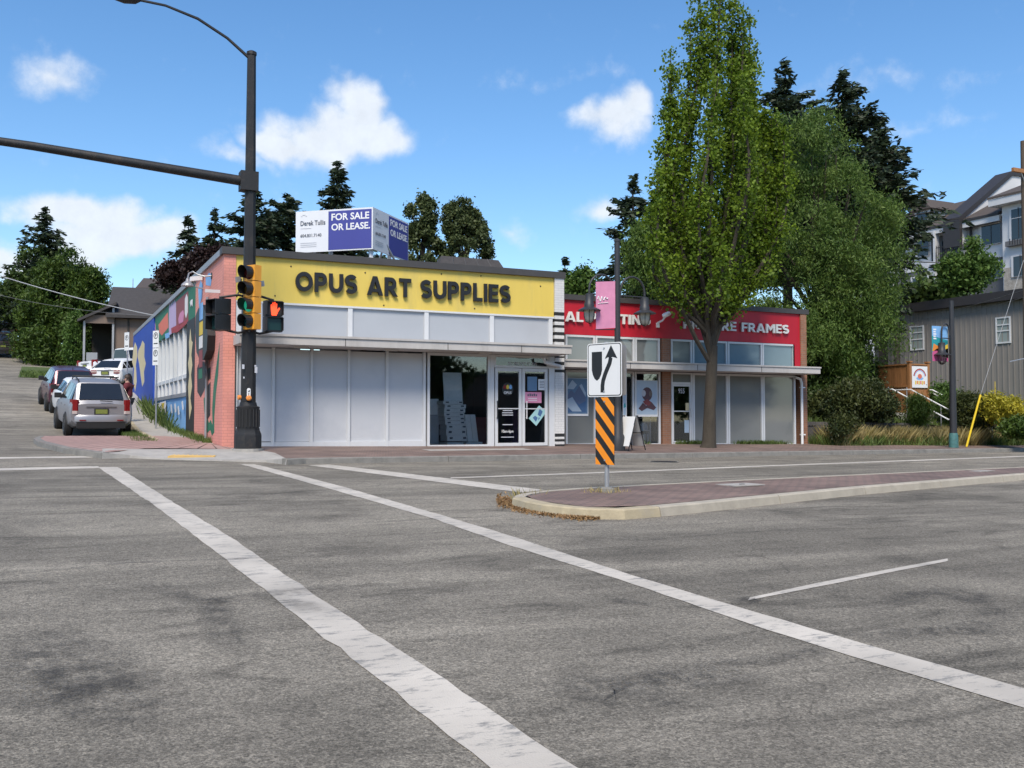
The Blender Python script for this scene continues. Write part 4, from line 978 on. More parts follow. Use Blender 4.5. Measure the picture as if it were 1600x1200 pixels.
# billboard on the roof
def xy(X, Y): return (X * math.cos(YAW) + Y * math.sin(YAW), -X * math.sin(YAW) + Y * math.cos(YAW))
pc, pl, pr = xy(-3.94, 27.0), xy(-6.27, 27.65), xy(-3.18, 29.27)
zt, zb_ = 7.51, 6.31
bb = thing('roof_billboard', 'V-shaped white and blue for sale billboard on the shop roof', 'billboard', (pc[0], pc[1], zr - .2))
def panel(p, q):
    p = Vector((*p, 0)); q = Vector((*q, 0)); ex = (q - p); n = ex.normalized().cross(Vector((0, 0, 1)))   # outward (towards viewer when p is left)
    z0 = Vector((0, 0, zb_)); H = Vector((0, 0, zt - zb_))
    b = MB().obox(p + z0 - n * .03, ex, n * .03, H).build('sign_panel', 'billboard_white', bb)
    MB().obox(p + z0 + ex * .43 + n * .002 + H * .03, ex * .555, n * .004, H * .93).build('blue_field', 'billboard_blue', b)
    def tx(t, x0, x1, y0, y1, m, bold=0): lettering(b, t, p + z0 + ex * x0 + H * y0 + n * .008, ex * (x1 - x0), H * (y1 - y0), .003, m, 'lettering', bold, True)
    tx('FOR SALE', .47, .955, .73, .90, 'white', .025); tx('OR LEASE.', .47, .965, .49, .655, 'white', .025)
    tx('Derek Tullis', .065, .39, .65, .765, 'text_grey', .012); tx('604.831.7140', .065, .34, .37, .445, 'text_grey', .008)
    for j in range(3): MB().obox(p + z0 + ex * .065 + H * (.22 - .045 * j) + n * .005, ex * .21, n * .002, H * .014).build('text_line', 'text_light', b)
    MB().obox(p + z0 + ex * .065 + H * .575 + n * .005, ex * .14, n * .002, H * .01).build('text_line', 'text_light', b)
    mb = MB(); [mb.obox(p + z0 + ex * (.07 + .02 * j) + H * (.87 + [0, .03, .03, 0][j]) + n * .005, ex * .018, n * .002, H * .016) for j in range(4)]; mb.build('logo_mark', 'text_light', b)
panel(pl, pc); panel(pc, pr)
for q in (xy(-6.1, 27.75), xy(-5.2, 27.5), xy(-3.98, 27.12), xy(-3.6, 28.2), xy(-3.25, 29.1)):
    MB().box(q[0] - .05, q[0] + .05, q[1] + .03, q[1] + .13, zr - .25, zt - .1).build('post', 'billboard_white', bb)
for q, r in ((xy(-3.95, 27.3), xy(-3.0, 28.9)), (xy(-3.6, 28.3), xy(-4.4, 29.3)), (xy(-6.0, 27.8), xy(-5.6, 29))):
    MB().tube([(q[0], q[1] + .1, zt - .3), (r[0], r[1], zr - .25)], .035, 5).build('brace', 'galv', bb)

# ================================================================== PRINT SHOP (red)
F2 = 25.1
def U2(px): return hv(px, 600, F2).x
def Z2(px, py): return hv(px, py, F2).z
q0, q1 = uR + .005, U2(1251); qe = U2(1260)
zrt, zrb = Z2(884, 468), Z2(884, 522); k0, k1 = hv(882, 573, F2 - .9).z, hv(882, 561.6, F2 - .9).z
red = thing('print_shop', 'red-fronted picture frame and printing shop with grey canopy', 'shop', (q0, F2, FL - .1))
f0 = FL - .15
MB().box(q0, q1 - .0, F2 + .02, F2 + .25, zrb, zrt).build('fascia', 'red_wall', red)
MB().box(q0, qe + .1, F2 - .05, F2 + .3, zrt, zrt + .16).build('roof_cap', 'cap', red)
MB().box(q0, qe, F2 + .25, 42, zrt - .3, zrt - .15).build('roof', 'cap', red)
MB().box(q1, qe, F2 - .03, F2 + .4, f0, zrt).build('brick_pier', 'red_brick', red)
MB().box(qe - .25, qe, F2 + .4, 42, f0, zrt).build('side_wall', 'red_brick', red)
b0, b1 = U2(1034.5), U2(1047.5)
MB().box(b0, b1, F2 - .02, F2 + .3, f0, zrb - .002).build('brick_pier', 'red_brick', red)
MB().box(U2(1240), q1, F2 + .0, F2 + .1, k1 - .1, zrb).build('wall_strip', 'red_wall', red)
cxr = hv(1282, 580, F2 - .9).x
cn = MB().box(q0 - .3, cxr, F2 - .9, F2 - .021, k0, k1).build('canopy', 'canopy', red)
MB().box(q0 - .3, cxr + .012, F2 - .93, F2 - .9, k1 - .035, k1 + .012).build('drip_edge', 'canopy', cn)
for x in (985, 1090, 1190): c = hv(x, 570, F2 - .9).x; MB().box(c - .008, c + .008, F2 - .906, F2 - .9, k0, k1 - .04).build('canopy_joint', 'cap', cn)
MB().box(q0 - .2, cxr - .05, F2 - .86, F2 - .03, k0 - .012, k0 - .001).build('soffit', 'soffit', cn)
ups = [(884, 930), (931, 992), (993, 1031.5), (1049, 1082), (1083, 1137), (1138, 1191.5), (1192, 1242)]
for i, (a, b_) in enumerate(ups):
    a, b_ = U2(a), U2(b_); fr = frame(a, b_, k1 - .1, zrb - .01, .06, F2 + .0, F2 + .1, 'white_metal', red, 'upper_window')
    MB().box(a + .06, b_ - .06, F2 + .05, F2 + .06, k1 - .04, zrb - .07).build('window_pane', 'film' if i < 4 else 'film_blue', fr)
kt = k0 - .03
def glz(a, b_, m, z0=None): 
    a, b_ = U2(a), U2(b_); z0 = z0 or ZS((a + b_) / 2, F2) - .05
    fr = frame(a, b_, z0, kt, .065, F2 + .0, F2 + .1, 'white_metal', red); MB().box(a + .065, b_ - .065, F2 + .05, F2 + .06, z0 + .065, kt - .065).build('window_pane', m, fr)
glz(884, 931, 'film'); glz(932, 991, 'glass_dim'); glz(992, 1032, 'glass'); glz(1083, 1137.5, 'film'); glz(1138, 1192, 'film'); glz(1192.5, 1243, 'film')
# door 955
a, b_ = U2(1049), U2(1082); zt2 = Z2(1065, 599); z0 = ZS(a, F2)
fr = frame(a, b_, z0 - .02, kt, .05, F2 - .005, F2 + .1, 'white_metal', red, 'door_frame')
MB().box(a + .05, b_ - .05, F2 + .02, F2 + .08, zt2 - .04, zt2 + .04).build('transom_bar', 'white_metal', fr); MB().box(a + .05, b_ - .05, F2 + .05, F2 + .06, zt2 + .04, kt - .05).build('window_pane', 'film', fr)
dr = frame(a + .055, b_ - .055, z0 + .04, zt2 - .045, .05, F2 + .02, F2 + .07, 'white_metal', red, 'door'); MB().box(a + .1, b_ - .1, F2 + .04, F2 + .05, z0 + .09, zt2 - .09).build('door_pane', 'glass_dim', dr)
MB().box(a + .1, b_ - .1, F2 + .03, F2 + .06, z0 + 1.02, z0 + 1.05).build('push_bar', 'white_metal', dr); MB().tube([(b_ - .085, F2 - .03, z0 + .85), (b_ - .085, F2 - .03, z0 + 1.15)], .014, 6).build('handle', 'galv', dr)
lettering(dr, '955', ((a + b_) / 2 - .12, F2 + .036, zt2 - .32), (.24, 0, 0), (0, 0, .16), .003, 'text_light', 'lettering', 0.01, True)
o = MB().box(b_ - .3, b_ - .12, F2 + .03, F2 + .034, z0 + .35, z0 + .75).build('notice_sheet', 'p_pale'); tag(o, 'pale notice low on the dark door numbered 955', 'notice')
o = MB().box(b_ - .25, b_ - .12, F2 + .03, F2 + .034, z0 + 1.06, z0 + 1.3).build('notice_sheet', 'm_cream'); tag(o, 'small cream notice above the bar of door 955', 'notice')
# red shop lettering
def rl(t, x0, x1, ybase, ytop, bold=.03):
    a = hv(x0, ybase, F2); b2 = hv(x1, ybase, F2); z1 = hv(x0, ytop, F2).z
    sign_text(red, t, (a.x, F2 - .005, a.z), b2.x - a.x, z1 - a.z, .06, 'letter_white')
rl('AL PRINTING', 882.3, 1015, 502, 486.5); rl('PICTURE FRAMES', 1067, 1231, 513.5, 499)
# interior
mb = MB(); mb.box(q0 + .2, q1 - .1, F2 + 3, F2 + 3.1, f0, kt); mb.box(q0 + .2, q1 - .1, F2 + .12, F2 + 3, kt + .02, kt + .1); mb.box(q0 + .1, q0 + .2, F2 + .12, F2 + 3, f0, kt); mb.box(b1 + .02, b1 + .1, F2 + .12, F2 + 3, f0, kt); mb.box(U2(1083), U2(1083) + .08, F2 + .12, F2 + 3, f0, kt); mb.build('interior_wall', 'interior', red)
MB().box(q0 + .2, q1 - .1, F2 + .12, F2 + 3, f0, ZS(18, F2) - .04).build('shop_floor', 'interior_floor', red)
def shelf(xa, xb):
    a, b_ = U2(xa), U2(xb); z0 = ZS(a, F2); t = thing('display_shelf', 'white shelf unit low in the print shop window', 'shelf', (a, F2 + .5, z0))
    for z in (.02, .4, .78): MB().box(a, b_, F2 + .4, F2 + .8, z0 + z, z0 + z + .03).build('shelf_board', 'box_white', t)
    for x in (a, b_): MB().box(x - .02, x + .02, F2 + .4, F2 + .8, z0, z0 + .8).build('side_panel', 'box_white', t)
    for z in (.05, .43):
        x = a + .04; 
        while x < b_ - .1:
            wd = random.uniform(.03, .07); h = random.uniform(.2, .3)
            if random.random() < .85:
                MB().box(x, x + wd, F2 + .42, F2 + .7, z0 + z + .001, z0 + z + h).build('file_box', random.choice(['box_white', 'panel', 'text_light', 'p_pale']), t)
            x += wd + .006
shelf(998, 1027)
# posters
def poster(x0, x1, y0, y1, m, label, shapes=(), yy=F2 + .03):
    a = hv(x0, y1, F2); b2 = hv(x1, y0, F2); W, H = b2.x - a.x, b2.z - a.z
    o = MB().box(a.x, b2.x, yy, yy + .006, a.z, b2.z).build('poster', 'white'); tag(o, label, 'poster')
    MB().box(a.x + .02, b2.x - .03, yy - .003, yy, a.z + .06 * H, b2.z - .01).build('printed_area', m, o)
    for i, (pts, mm) in enumerate(shapes):
        MB().prism([(a.x + W * x, yy - .004 - .0015 * i, a.z + H * z) for x, z in pts], (0, -.001, 0)).build('print_shape', mm, o)
    return o
poster(884, 920, 591, 650, 'p_blue', 'large blue mountain poster in the left print shop window', [
    ([(.04, .5), (.25, .68), (.4, .6), (.6, .8), (.88, .55), (.88, .3), (.04, .3)], 'p_slate'), ([(.04, .25), (.3, .45), (.6, .3), (.88, .4), (.88, .1), (.04, .1)], 'p_deep'),
    ([(.04, .42), (.3, .5), (.5, .3), (.7, .12), (.3, .12), (.04, .28)], 'p_pale'), ([(.05, .72), (.3, .95), (.5, .82), (.35, .7)], 'p_pale'), ([(.6, .8), (.7, .85), (.88, .62), (.88, .5)], 'p_pale')])
poster(974, 980, 607, 651, 'p_pale', 'narrow pale poster behind the black lamp post', [([(.2, .3), (.8, .35), (.6, .5), (.3, .45)], 'm_teal')])
po = poster(995, 1028.5, 594.5, 651, 'p_pale', 'white poster with dark round figure in the middle print shop window', [
    ([(.5 + .24 * math.cos(t), .62 + .19 * math.sin(t)) for t in np.linspace(0, 6.28, 16)[:-1]], 'p_ink'),
    ([(.34 + .1 * math.cos(t), .64 + .09 * math.sin(t)) for t in np.linspace(0, 6.28, 12)[:-1]], 'text_light'),
    ([(.66 + .08 * math.cos(t), .63 + .08 * math.sin(t)) for t in np.linspace(0, 6.28, 12)[:-1]], 'p_brown'),
    ([(.1, .22), (.3, .38), (.45, .3), (.7, .4), (.92, .25), (.8, .18), (.5, .24), (.25, .15)], 'p_ink'), ([(.3, .42), (.5, .48), (.7, .4), (.6, .3), (.4, .33)], 'm_maroon')])
# wall camera & downspout
a = hv(1028, 497, F2); cm = thing('security_camera', 'white security camera on the red fascia', 'camera', a)
MB().tube([a + Vector((0, 0, -.15)), a + Vector((0, -.25, -.1)), a + Vector((.02, -.35, 0))], .03, 6).build('bracket', 'white', cm)
MB().lathe(a + Vector((-.06, -.35, .02)), [(.06, 0), (.075, .05), (.075, .2), (.05, .26)], 10, (.6, -.6, .35)).build('housing', 'white', cm)
MB().box(a.x - .06, a.x + .03, F2 - .05, F2 + .02, a.z - .3, a.z - .15).build('junction_box', 'white', cm)
a = U2(1249.3); z0 = ZS(a, F2)
ds = thing('downspout', 'white downspout pipe beside the brick pier', 'pipe', (a, F2, z0))
MB().tube([(a - .25, F2 - .08, k0 - .1), (a - .05, F2 - .1, k0 - .15), (a, F2 - .1, k0 - .3), (a, F2 - .1, z0)], .045, 8).build('pipe', 'white', ds)
for z in (z0 + .3, z0 + 1.9): MB().box(a - .02, a + .14, F2 - .12, F2 - .0, z, z + .04).build('bracket', 'white', ds)
a = hv(857, 562, F1 - .3); ds = thing('downspout', 'short white drain pipe elbow under the end of the shop canopy', 'pipe', a)
MB().tube([a + Vector((-.15, 0, .05)), a + Vector((-.1, 0, -.08)), a + Vector((.5, .25, -.16))], .05, 8).build('pipe', 'white_metal', ds)

# ================================================================== STREET FURNITURE
# ---- traffic signal pole
PY = 22.35; pb = hv(387, 700, PY); PX = pb.x; pz = ZS(PX, PY)
S = 1 / (FPX / (pb - CAM).dot(_F))                                   # metres per photo pixel at the pole
zpx = lambda y: hv(387, y, PY).z
pole = thing('traffic_signal_pole', 'tall black signal pole with fluted base and long mast arm on the corner', 'signal pole', (PX, PY, pz))
MB().lathe((PX, PY, pz - .05), [(.34, 0), (.34, .1)], 16).build('footing', 'concrete', pole)
MB().lathe((PX, PY, pz + .05), [(.31, 0), (.31, .30), (.30, .34), (.265, .42), (.27, .46)], 8).build('base_plinth', 'pole_black', pole, 30)
mb = MB(); n = 32; z0, z1 = pz + .5, pz + .98; prof = [(.245, 0), (.25, .03), (.25, .45), (.26, .48), (.26, .5), (.2, .52), (.185, .6)]
mb.lathe((PX, PY, z0), prof, 24); mb.build('base_drum', 'pole_black', pole, 30)
for k in range(20):
    a = 2 * math.pi * k / 20; MB().tube([(PX + .25 * math.cos(a), PY + .25 * math.sin(a), z0 + .04), (PX + .25 * math.cos(a), PY + .25 * math.sin(a), z0 + .44)], .018, 5).build('flute', 'pole_black', pole)
ztop = zpx(84)
mb = MB(); mb.lathe((PX, PY, z0 + .58), [(.172, 0), (.165, 1.5), (.135, 3.6), (.10, ztop - z0 - .58)], 8); mb.build('shaft', 'pole_black', pole, 25)
MB().lathe((PX, PY, ztop), [(.115, -.02), (.115, .05), (.06, .08)], 10).build('pole_cap', 'pole_black', pole)
za = zpx(284)
arm0 = Vector((PX, PY, za)); tipv = Vector((-4.8, PY - .1, za + .42))
MB().tube([arm0 + Vector((-.1, 0, 0)), arm0.lerp(tipv, .5) + Vector((0, 0, .05)), tipv], [.115, .09, .06], 10).build('mast_arm', 'pole_black', pole, 40)
MB().box(PX - .24, PX + .16, PY - .16, PY + .16, za - .22, za + .22).build('arm_flange', 'pole_black', pole)
l0 = Vector((PX, PY, zpx(93)))
pts = [l0, l0 + Vector((-.55, 0, .42)), l0 + Vector((-1.2, 0, .75)), l0 + Vector((-1.9, -.05, .9)), l0 + Vector((-2.5, -.05, .92))]
MB().tube(pts, [.04, .035, .035, .03, .03], 6).build('lamp_arm', 'pole_black', pole, 40)
MB().lathe(pts[-1] + Vector((.1, 0, .02)), [(.04, 0), (.12, .12), (.15, .35), (.1, .6), (.02, .68)], 10, (-1, 0, 0)).build('street_luminaire', 'lamp_black', pole, 40)
for y0 in (418, 467, 518.5):                                          # brackets
    pass
for y, xs in ((466, (342, 427)), (518, (342, 427))):
    z = zpx(y)
    for x in xs:
        p = hv(x, y, PY - .05); sgn = 1 if y < 500 else -1
        MB().tube([(PX, PY - .1, z), (PX + (p.x - PX) * .4, PY - .12, z + .05 * sgn), (p.x, PY - .1, z - .03 * sgn)], .03, 6).build('signal_bracket', 'pole_black', pole)
for x, y in ((374, 437), (410, 444)):
    p = hv(x, y, PY - .12); MB().obox(p + Vector((-.06, 0, -.06)), (.12, .03, .03), (0, .1, 0), (-.02, 0, .12)).build('detector_box', 'sign_grey', pole)
MB().tube([(PX - .2, PY - .1, zpx(437)), (PX - .22, PY - .1, zpx(452)), (PX - .3, PY - .1, zpx(466))], .015, 5).build('cable', 'black', pole)
p = hv(388.5, 613, PY - .18)
MB().prism([(p.x + .08 * x, PY - .185, p.z + .19 * z) for x, z in [(-.5, -.5), (.5, -.5), (.5, .35), (.25, .5), (-.25, .5), (-.5, .35)]], (0, -.012, 0)).build('push_button_plate', 'white', pole)
MB().prism([(p.x + .05 * x, PY - .199, p.z + .03 + .05 * z) for x, z in [(-.4, -.3), (.3, -.5), (.5, .5), (0, .2)]], (0, -.002, 0)).build('pictogram', 'black', pole)
MB().prism([(p.x + .03 * x, PY - .199, p.z - .04 + .06 * z) for x, z in [(-.3, -.5), (.3, -.5), (.2, .5), (-.2, .5)]], (0, -.002, 0)).build('pictogram', 'black', pole)
MB().lathe((p.x, PY - .18, p.z - .13), [(.06, 0), (.06, .05), (.035, .06), (.035, .075)], 12, (0, -1, 0)).build('push_button', 'm_orange', pole)
p = hv(373.5, 621, PY); MB().lathe((PX - .17, PY, p.z), [(.055, 0), (.055, .06), (.03, .07)], 12, (-1, -.2, 0)).build('push_button', 'm_orange', pole)
for x, y, a, b_ in ((380, 573, .05, .1), (400, 578, .06, .14), (399, 572, .04, .05), (381, 590, .03, .04)):
    p = hv(x, y, PY - .17); MB().box(p.x - a / 2, p.x + a / 2, PY - .176, PY - .172, p.z - b_ / 2, p.z + b_ / 2).build('torn_sticker', 'text_light', pole)
# ---- signal heads
def frame_axes(n):
    n = Vector(n).normalized(); r = Vector((0, 0, 1)).cross(n).normalized(); return n, r, Vector((0, 0, 1))
def visor(mb, c, n, r, u, rad, ln, segs=12, open_=.75):
    a0 = -math.pi * (open_ - .5); vs = []
    for k in range(segs + 1):
        a = a0 + (math.pi - 2 * a0) * k / segs; d = r * math.cos(a) + u * math.sin(a); cut = 1 - .35 * (1 - math.sin(a)) / 2
        for rr in (rad, rad - .008): vs += [c + d * rr, c + d * rr + n * ln * cut]
    fs = []
    for k in range(segs):
        b = k * 4; q = b + 4; fs += [(b, b + 1, q + 1, q), (b + 2, q + 2, q + 3, b + 3), (b + 1, b + 3, q + 3, q + 1)]
    mb.add(vs, fs)
n, r, u = frame_axes((-.85, -.52, 0))
c0 = hv(391, 414, PY - .3); c1 = hv(391, 515, PY - .3); H4 = (c0.z - c1.z) / 4
sig = thing('traffic_signal', 'yellow four-section traffic signal head with green lit on the pole', 'traffic signal', (c1.x, c1.y, c1.z))
cc = Vector((c0.x + .0, PY - .3, 0))
for i, lens in enumerate(('lens_red', 'lens_amber', 'lens_green', 'lens_dark')):
    zc = c0.z - H4 * (i + .5); c = Vector((cc.x, cc.y, zc)); hw = .18
    b = MB().obox(c - r * hw - u * (H4 / 2 - .008) - n * .17, r * 2 * hw, n * .2, u * (H4 - .016)).build('signal_section', 'signal_yellow', sig)
    mb = MB(); visor(mb, c + n * .03, n, r, u, .155, .24); mb.build('visor', ['signal_yellow', 'black'][1], b)
    MB().lathe(c + n * .032, [(.15, 0), (.13, .025), (.06, .045)], 18, n).build('lens', lens, b, 60)
MB().tube([Vector((cc.x, cc.y, c0.z + .02)), Vector((PX, PY, c0.z + .02))], .03, 6).build('mount', 'pole_black', sig)
MB().tube([Vector((cc.x, cc.y, c1.z - .02)), Vector((PX, PY, c1.z - .02))], .03, 6).build('mount', 'pole_black', sig)
def ped(px0, px1, y0, y1, nrm, label, lit, dep=.2):
    c0 = hv((px0 + px1) / 2, y0, PY - .1); c1 = hv((px0 + px1) / 2, y1, PY - .1); n, r, u = frame_axes(nrm); H = (c0.z - c1.z) / 2
    t = thing('pedestrian_signal', label, 'pedestrian signal', c1)
    for i in range(2):
        c = Vector((c0.x, c0.y, c0.z - H * (i + .5))); hw = .2
        b = MB().obox(c - r * hw - u * (H / 2 - .006) - n * dep / 2, r * 2 * hw, n * dep, u * (H - .012)).build('signal_section', 'black', t)
        mb = MB()   # box visor
        for a in (-1, 1): mb.obox(c + r * (a * (hw - .01)) - r * .008 + n * (dep / 2) - u * (H / 2 - .03), r * .016, n * (.16 if not lit else .08), u * (H - .06))
        mb.obox(c - r * (hw - .02) + n * (dep / 2) + u * (H / 2 - .04), r * (2 * hw - .04), n * (.16 if not lit else .08), u * .014); mb.build('visor', 'black', b)
        MB().obox(c - r * (hw - .035) + n * (dep / 2) - u * (H / 2 - .04), r * (2 * hw - .07), n * .004, u * (H - .09)).build('signal_face', 'lens_dark' if i else 'dark', b)
        for q in (-.35, .35): MB().lathe(c - n * (dep / 2) + r * hw * q * 2 + u * .0, [(.02, 0), (.02, .01)], 6, -n).build('bolt', 'sign_grey', b)
        if lit and i == 0:
            o = c + n * (dep / 2 + .006) - u * .01; mb = MB(); k = .32 * H / .36
            hand = [(-.22, -.5), (.16, -.5), (.3, -.2), (.46, .02), (.4, .1), (.22, -.06), (.2, .0), (.22, .36), (.14, .38), (.1, .08), (.08, .46), (-.01, .47), (-.03, .08), (-.08, .44), (-.17, .42), (-.15, .06), (-.22, .3), (-.3, .27), (-.28, -.1)]
            mb.prism([o + r * (x * k * .9) + u * (z * k) for x, z in hand], n * .004); mb.build('raised_hand', 'hand_lit', b)
    return t
ped(413, 440, 470, 519, (.12, -1, 0), 'black pedestrian signal showing a lit orange hand', True)
ped(332, 360, 467, 517, (-1, -.45, 0), 'black pedestrian signal facing left with box visors', False, .24)
# ---- keep-right sign on the median
sp = hg(948.5, 769, MH); sx, sy, sz = sp
kr = thing('keep_right_sign', 'keep right sign above orange and black hazard marker on the median', 'road sign', sp)
n, r, u = frame_axes((-.93, -.36, 0))
ppm = (sp - CAM).dot(_F) / FPX
MB().tube([sp - u * .1, sp + u * (235 * ppm)], .032, 10).build('post', 'galv', kr)
MB().lathe(sp, [(.11, 0), (.1, .05), (.05, .07)], 10).build('post_base', 'kerb', kr)
def plate(cen, wd, ht, m, n, r, u, rad=.04, th=.006):
    P = []
    for sx_, sz_, a0 in ((1, 1, 0), (-1, 1, 90), (-1, -1, 180), (1, -1, 270)):
        for a in (0, 30, 60, 90):
            q = R(a0 + a); P.append(cen + r * (sx_ * (wd / 2 - rad) + rad * math.cos(q)) + u * (sz_ * (ht / 2 - rad) + rad * math.sin(q)))
    return MB().prism(P, n * th)
def zat(y): return sz + (769 - y) * ppm
cz = (zat(535.5) + zat(620)) / 2; ht = zat(535.5) - zat(620); wd = ht * .8; c = Vector((sx, sy, cz)) + n * .045
pl_ = plate(c, wd, ht, 'sign_white', n, r, u).build('sign_plate', 'sign_white', kr)
mbk = MB(); plate_b = plate(c + n * .0065, wd * .955, ht * .965, 'black', n, r, u, .035, .001).build('border', 'black', pl_); plate(c + n * .008, wd * .915, ht * .935, 'w', n, r, u, .03, .001).build('sign_face', 'sign_white', pl_)
def shp(pts, m, name): MB().prism([c + n * .0095 + r * (x * wd) + u * (z * ht) for x, z in pts], n * .001).build(name, m, pl_)
sh = [(-.36, .34), (-.06, .34), (-.06, -.0), (-.09, -.09), (-.14, -.16), (-.21, -.2), (-.28, -.16), (-.33, -.09), (-.36, 0)]
shp(sh, 'black', 'island_symbol')
cen = [(-.05, -.42), (-.05, -.3), (-.03, -.2), (.03, -.08), (.10, .03), (.16, .12), (.19, .22)]
L_, R_ = [], []
for i, (x, z) in enumerate(cen):
    a = Vector((cen[min(i + 1, 6)][0] - cen[max(i - 1, 0)][0], cen[min(i + 1, 6)][1] - cen[max(i - 1, 0)][1])).normalized(); L_.append((x - a.y * .055, z + a.x * .045)); R_.append((x + a.y * .055, z - a.x * .045))
for i in range(6): shp([L_[i], L_[i + 1], R_[i + 1], R_[i]], 'black', 'arrow_stem')
shp([(.02, .2), (.2, .45), (.38, .2), (.25, .23), (.19, .215), (.12, .23)], 'black', 'arrow_head')
for z in (.4, -.4): MB().lathe(c + n * .009 + u * ht * z, [(.014, 0), (.012, .008)], 8, n).build('bolt', 'galv', pl_)
c2 = Vector((sx, sy, cz - .01)) - n * .045; plate(c2 - n * .01, wd, ht * .93, 'g', n, r, u).build('rear_sign_plate', 'sign_grey', kr)
z1_, z0_ = zat(621), zat(726); cm_ = Vector((sx, sy, (z0_ + z1_) / 2)) + n * .04; hw = .158; hh = (z1_ - z0_) / 2
mk_ = MB().obox(cm_ - r * hw - u * hh, r * 2 * hw, n * .005, u * 2 * hh).build('hazard_marker', 'black', kr)
sl = .30 / .30
for k in range(-1, 5):
    # orange diagonal stripes descending to the right, clipped to the plate
    zc_ = hh - .02 - k * .26; st = .135; top = lambda x: zc_ - (x + hw) * 1.0 * sl; P = []
    poly = [(-hw, zc_), (hw, zc_ - 2 * hw * 1.15), (hw, zc_ - 2 * hw * 1.15 - st), (-hw, zc_ - st)]
    def clip(p, lim, up):
        out = []
        for i in range(len(p)):
            a, b_ = p[i], p[(i + 1) % len(p)]; ia = (a[1] <= lim) if up else (a[1] >= lim); ib = (b_[1] <= lim) if up else (b_[1] >= lim)
            if ia: out.append(a)
            if ia != ib: t = (lim - a[1]) / (b_[1] - a[1]); out.append((a[0] + (b_[0] - a[0]) * t, lim))
        return out
    poly = clip(clip(poly, hh, True), -hh, False)
    if len(poly) >= 3: MB().prism([cm_ + n * .006 + r * x + u * z for x, z in poly], n * .001).build('stripe', 'orange', mk_)
for z in (hh - .06, -hh + .06): MB().lathe(cm_ + n * .007 + u * z, [(.013, 0), (.012, .008)], 8, n).build('bolt', 'galv', mk_)

# ---- lamp posts
def lantern(t, c, s=1.0, globe='lamp_globe'):
    c = Vector(c)
    b = MB().lathe(c, [(.03 * s, .34 * s), (.1 * s, .32 * s), (.105 * s, .12 * s), (.12 * s, .1 * s), (.12 * s, .04 * s), (.13 * s, .0)], 14).build('lamp_head', 'lamp_black', t, 40)
    MB().lathe(c + Vector((0, 0, -.05 * s)), [(.13 * s, .07 * s), (.27 * s, .0), (.27 * s, -.015 * s), (.12 * s, .03 * s)], 18).build('lamp_shade', 'lamp_black', b, 40)
    MB().lathe(c + Vector((0, 0, -.33 * s)), [(.03 * s, 0), (.09 * s, .03 * s), (.125 * s, .14 * s), (.13 * s, .3 * s)], 14).build('lamp_globe', globe, b, 60)
    for k in range(6):
        a = k * math.pi / 3; pts = [c + Vector((math.cos(a) * rr * s, math.sin(a) * rr * s, zz * s)) for rr, zz in ((.14, -.03), (.14, -.18), (.1, -.31), (.0, -.36))]
        MB().tube(pts, .008 * s, 4).build('cage_bar', 'lamp_black', b)
LV = 22.0; lp = hv(965.5, 704, LV); lz = ZS(lp.x, LV)
Lz = lambda y: hv(965, y, LV).z
lamp = thing('street_lamp', 'dark twin-arm street lamp with pink banner in front of the red shop', 'street lamp', (lp.x, LV, lz))
MB().lathe((lp.x, LV, lz), [(.2, 0), (.2, .35), (.15, .45), (.13, 1.0), (.1, 1.08), (.095, 1.2)], 12).build('base', 'lamp_black', lamp, 30)
MB().lathe((lp.x, LV, lz + 1.2), [(.088, 0), (.075, Lz(378) - lz - 1.2)], 12).build('shaft', 'lamp_black', lamp, 40)
MB().lathe((lp.x, LV, Lz(378)), [(.085, 0), (.085, .04), (.02, .1)], 10).build('finial', 'lamp_black', lamp)
for sgn in (-1, 1):
    z = Lz(455); X = lp.x; ro = .43
    pts = [(X + sgn * (.08 + .05), LV, z - .12)] + [(X + sgn * (.12 + ro / 1.0 - ro * math.cos(a) * 1.0 - 0), LV, z + .28 * math.sin(a)) for a in np.linspace(0, math.pi, 9)]
    pts = [(X + sgn * .09, LV, z - .15), (X + sgn * .1, LV, z)] + [(X + sgn * (.1 + .39 * (1 - math.cos(a))), LV, z + .42 * math.sin(a)) for a in np.linspace(.2, math.pi, 9)] + [(X + sgn * .88, LV, z - .1)]
    MB().tube(pts, .03, 8).build('arm', 'lamp_black', lamp, 50)
    MB().tube([(X, LV, z - .12), (X + sgn * .88, LV, z - .12)], .02, 6).build('arm_brace', 'lamp_black', lamp)
    lantern(lamp, (X + sgn * .88, LV, z - .5), 1.15)
a, b_ = hv(933, 440, LV - .12), hv(956, 515, LV - .12)
bn = MB().obox((a.x, LV - .06, b_.z), (lp.x - .09 - a.x, .02, .06), (0, .012, 0), (0, 0, a.z - b_.z)).build('banner', 'pink_banner', lamp)
MB().tube([(a.x + .05 + .32 * t, LV - .066, a.z - .46 + .07 * math.sin(19 * t) * (1.2 - t) + .05 * t) for t in np.linspace(0, 1, 30)], .012, 4).build('banner_script', 'white', bn)
MB().tube([(a.x + .05, LV - .066, a.z - .58), (a.x + .38, LV - .064, a.z - .53)], .008, 4).build('banner_script', 'white', bn)
for z in (a.z + .05, b_.z + .02): MB().tube([(lp.x, LV, z), (a.x - .02, LV - .05, z - .03)], .014, 5).build('banner_rod', 'lamp_black', lamp)
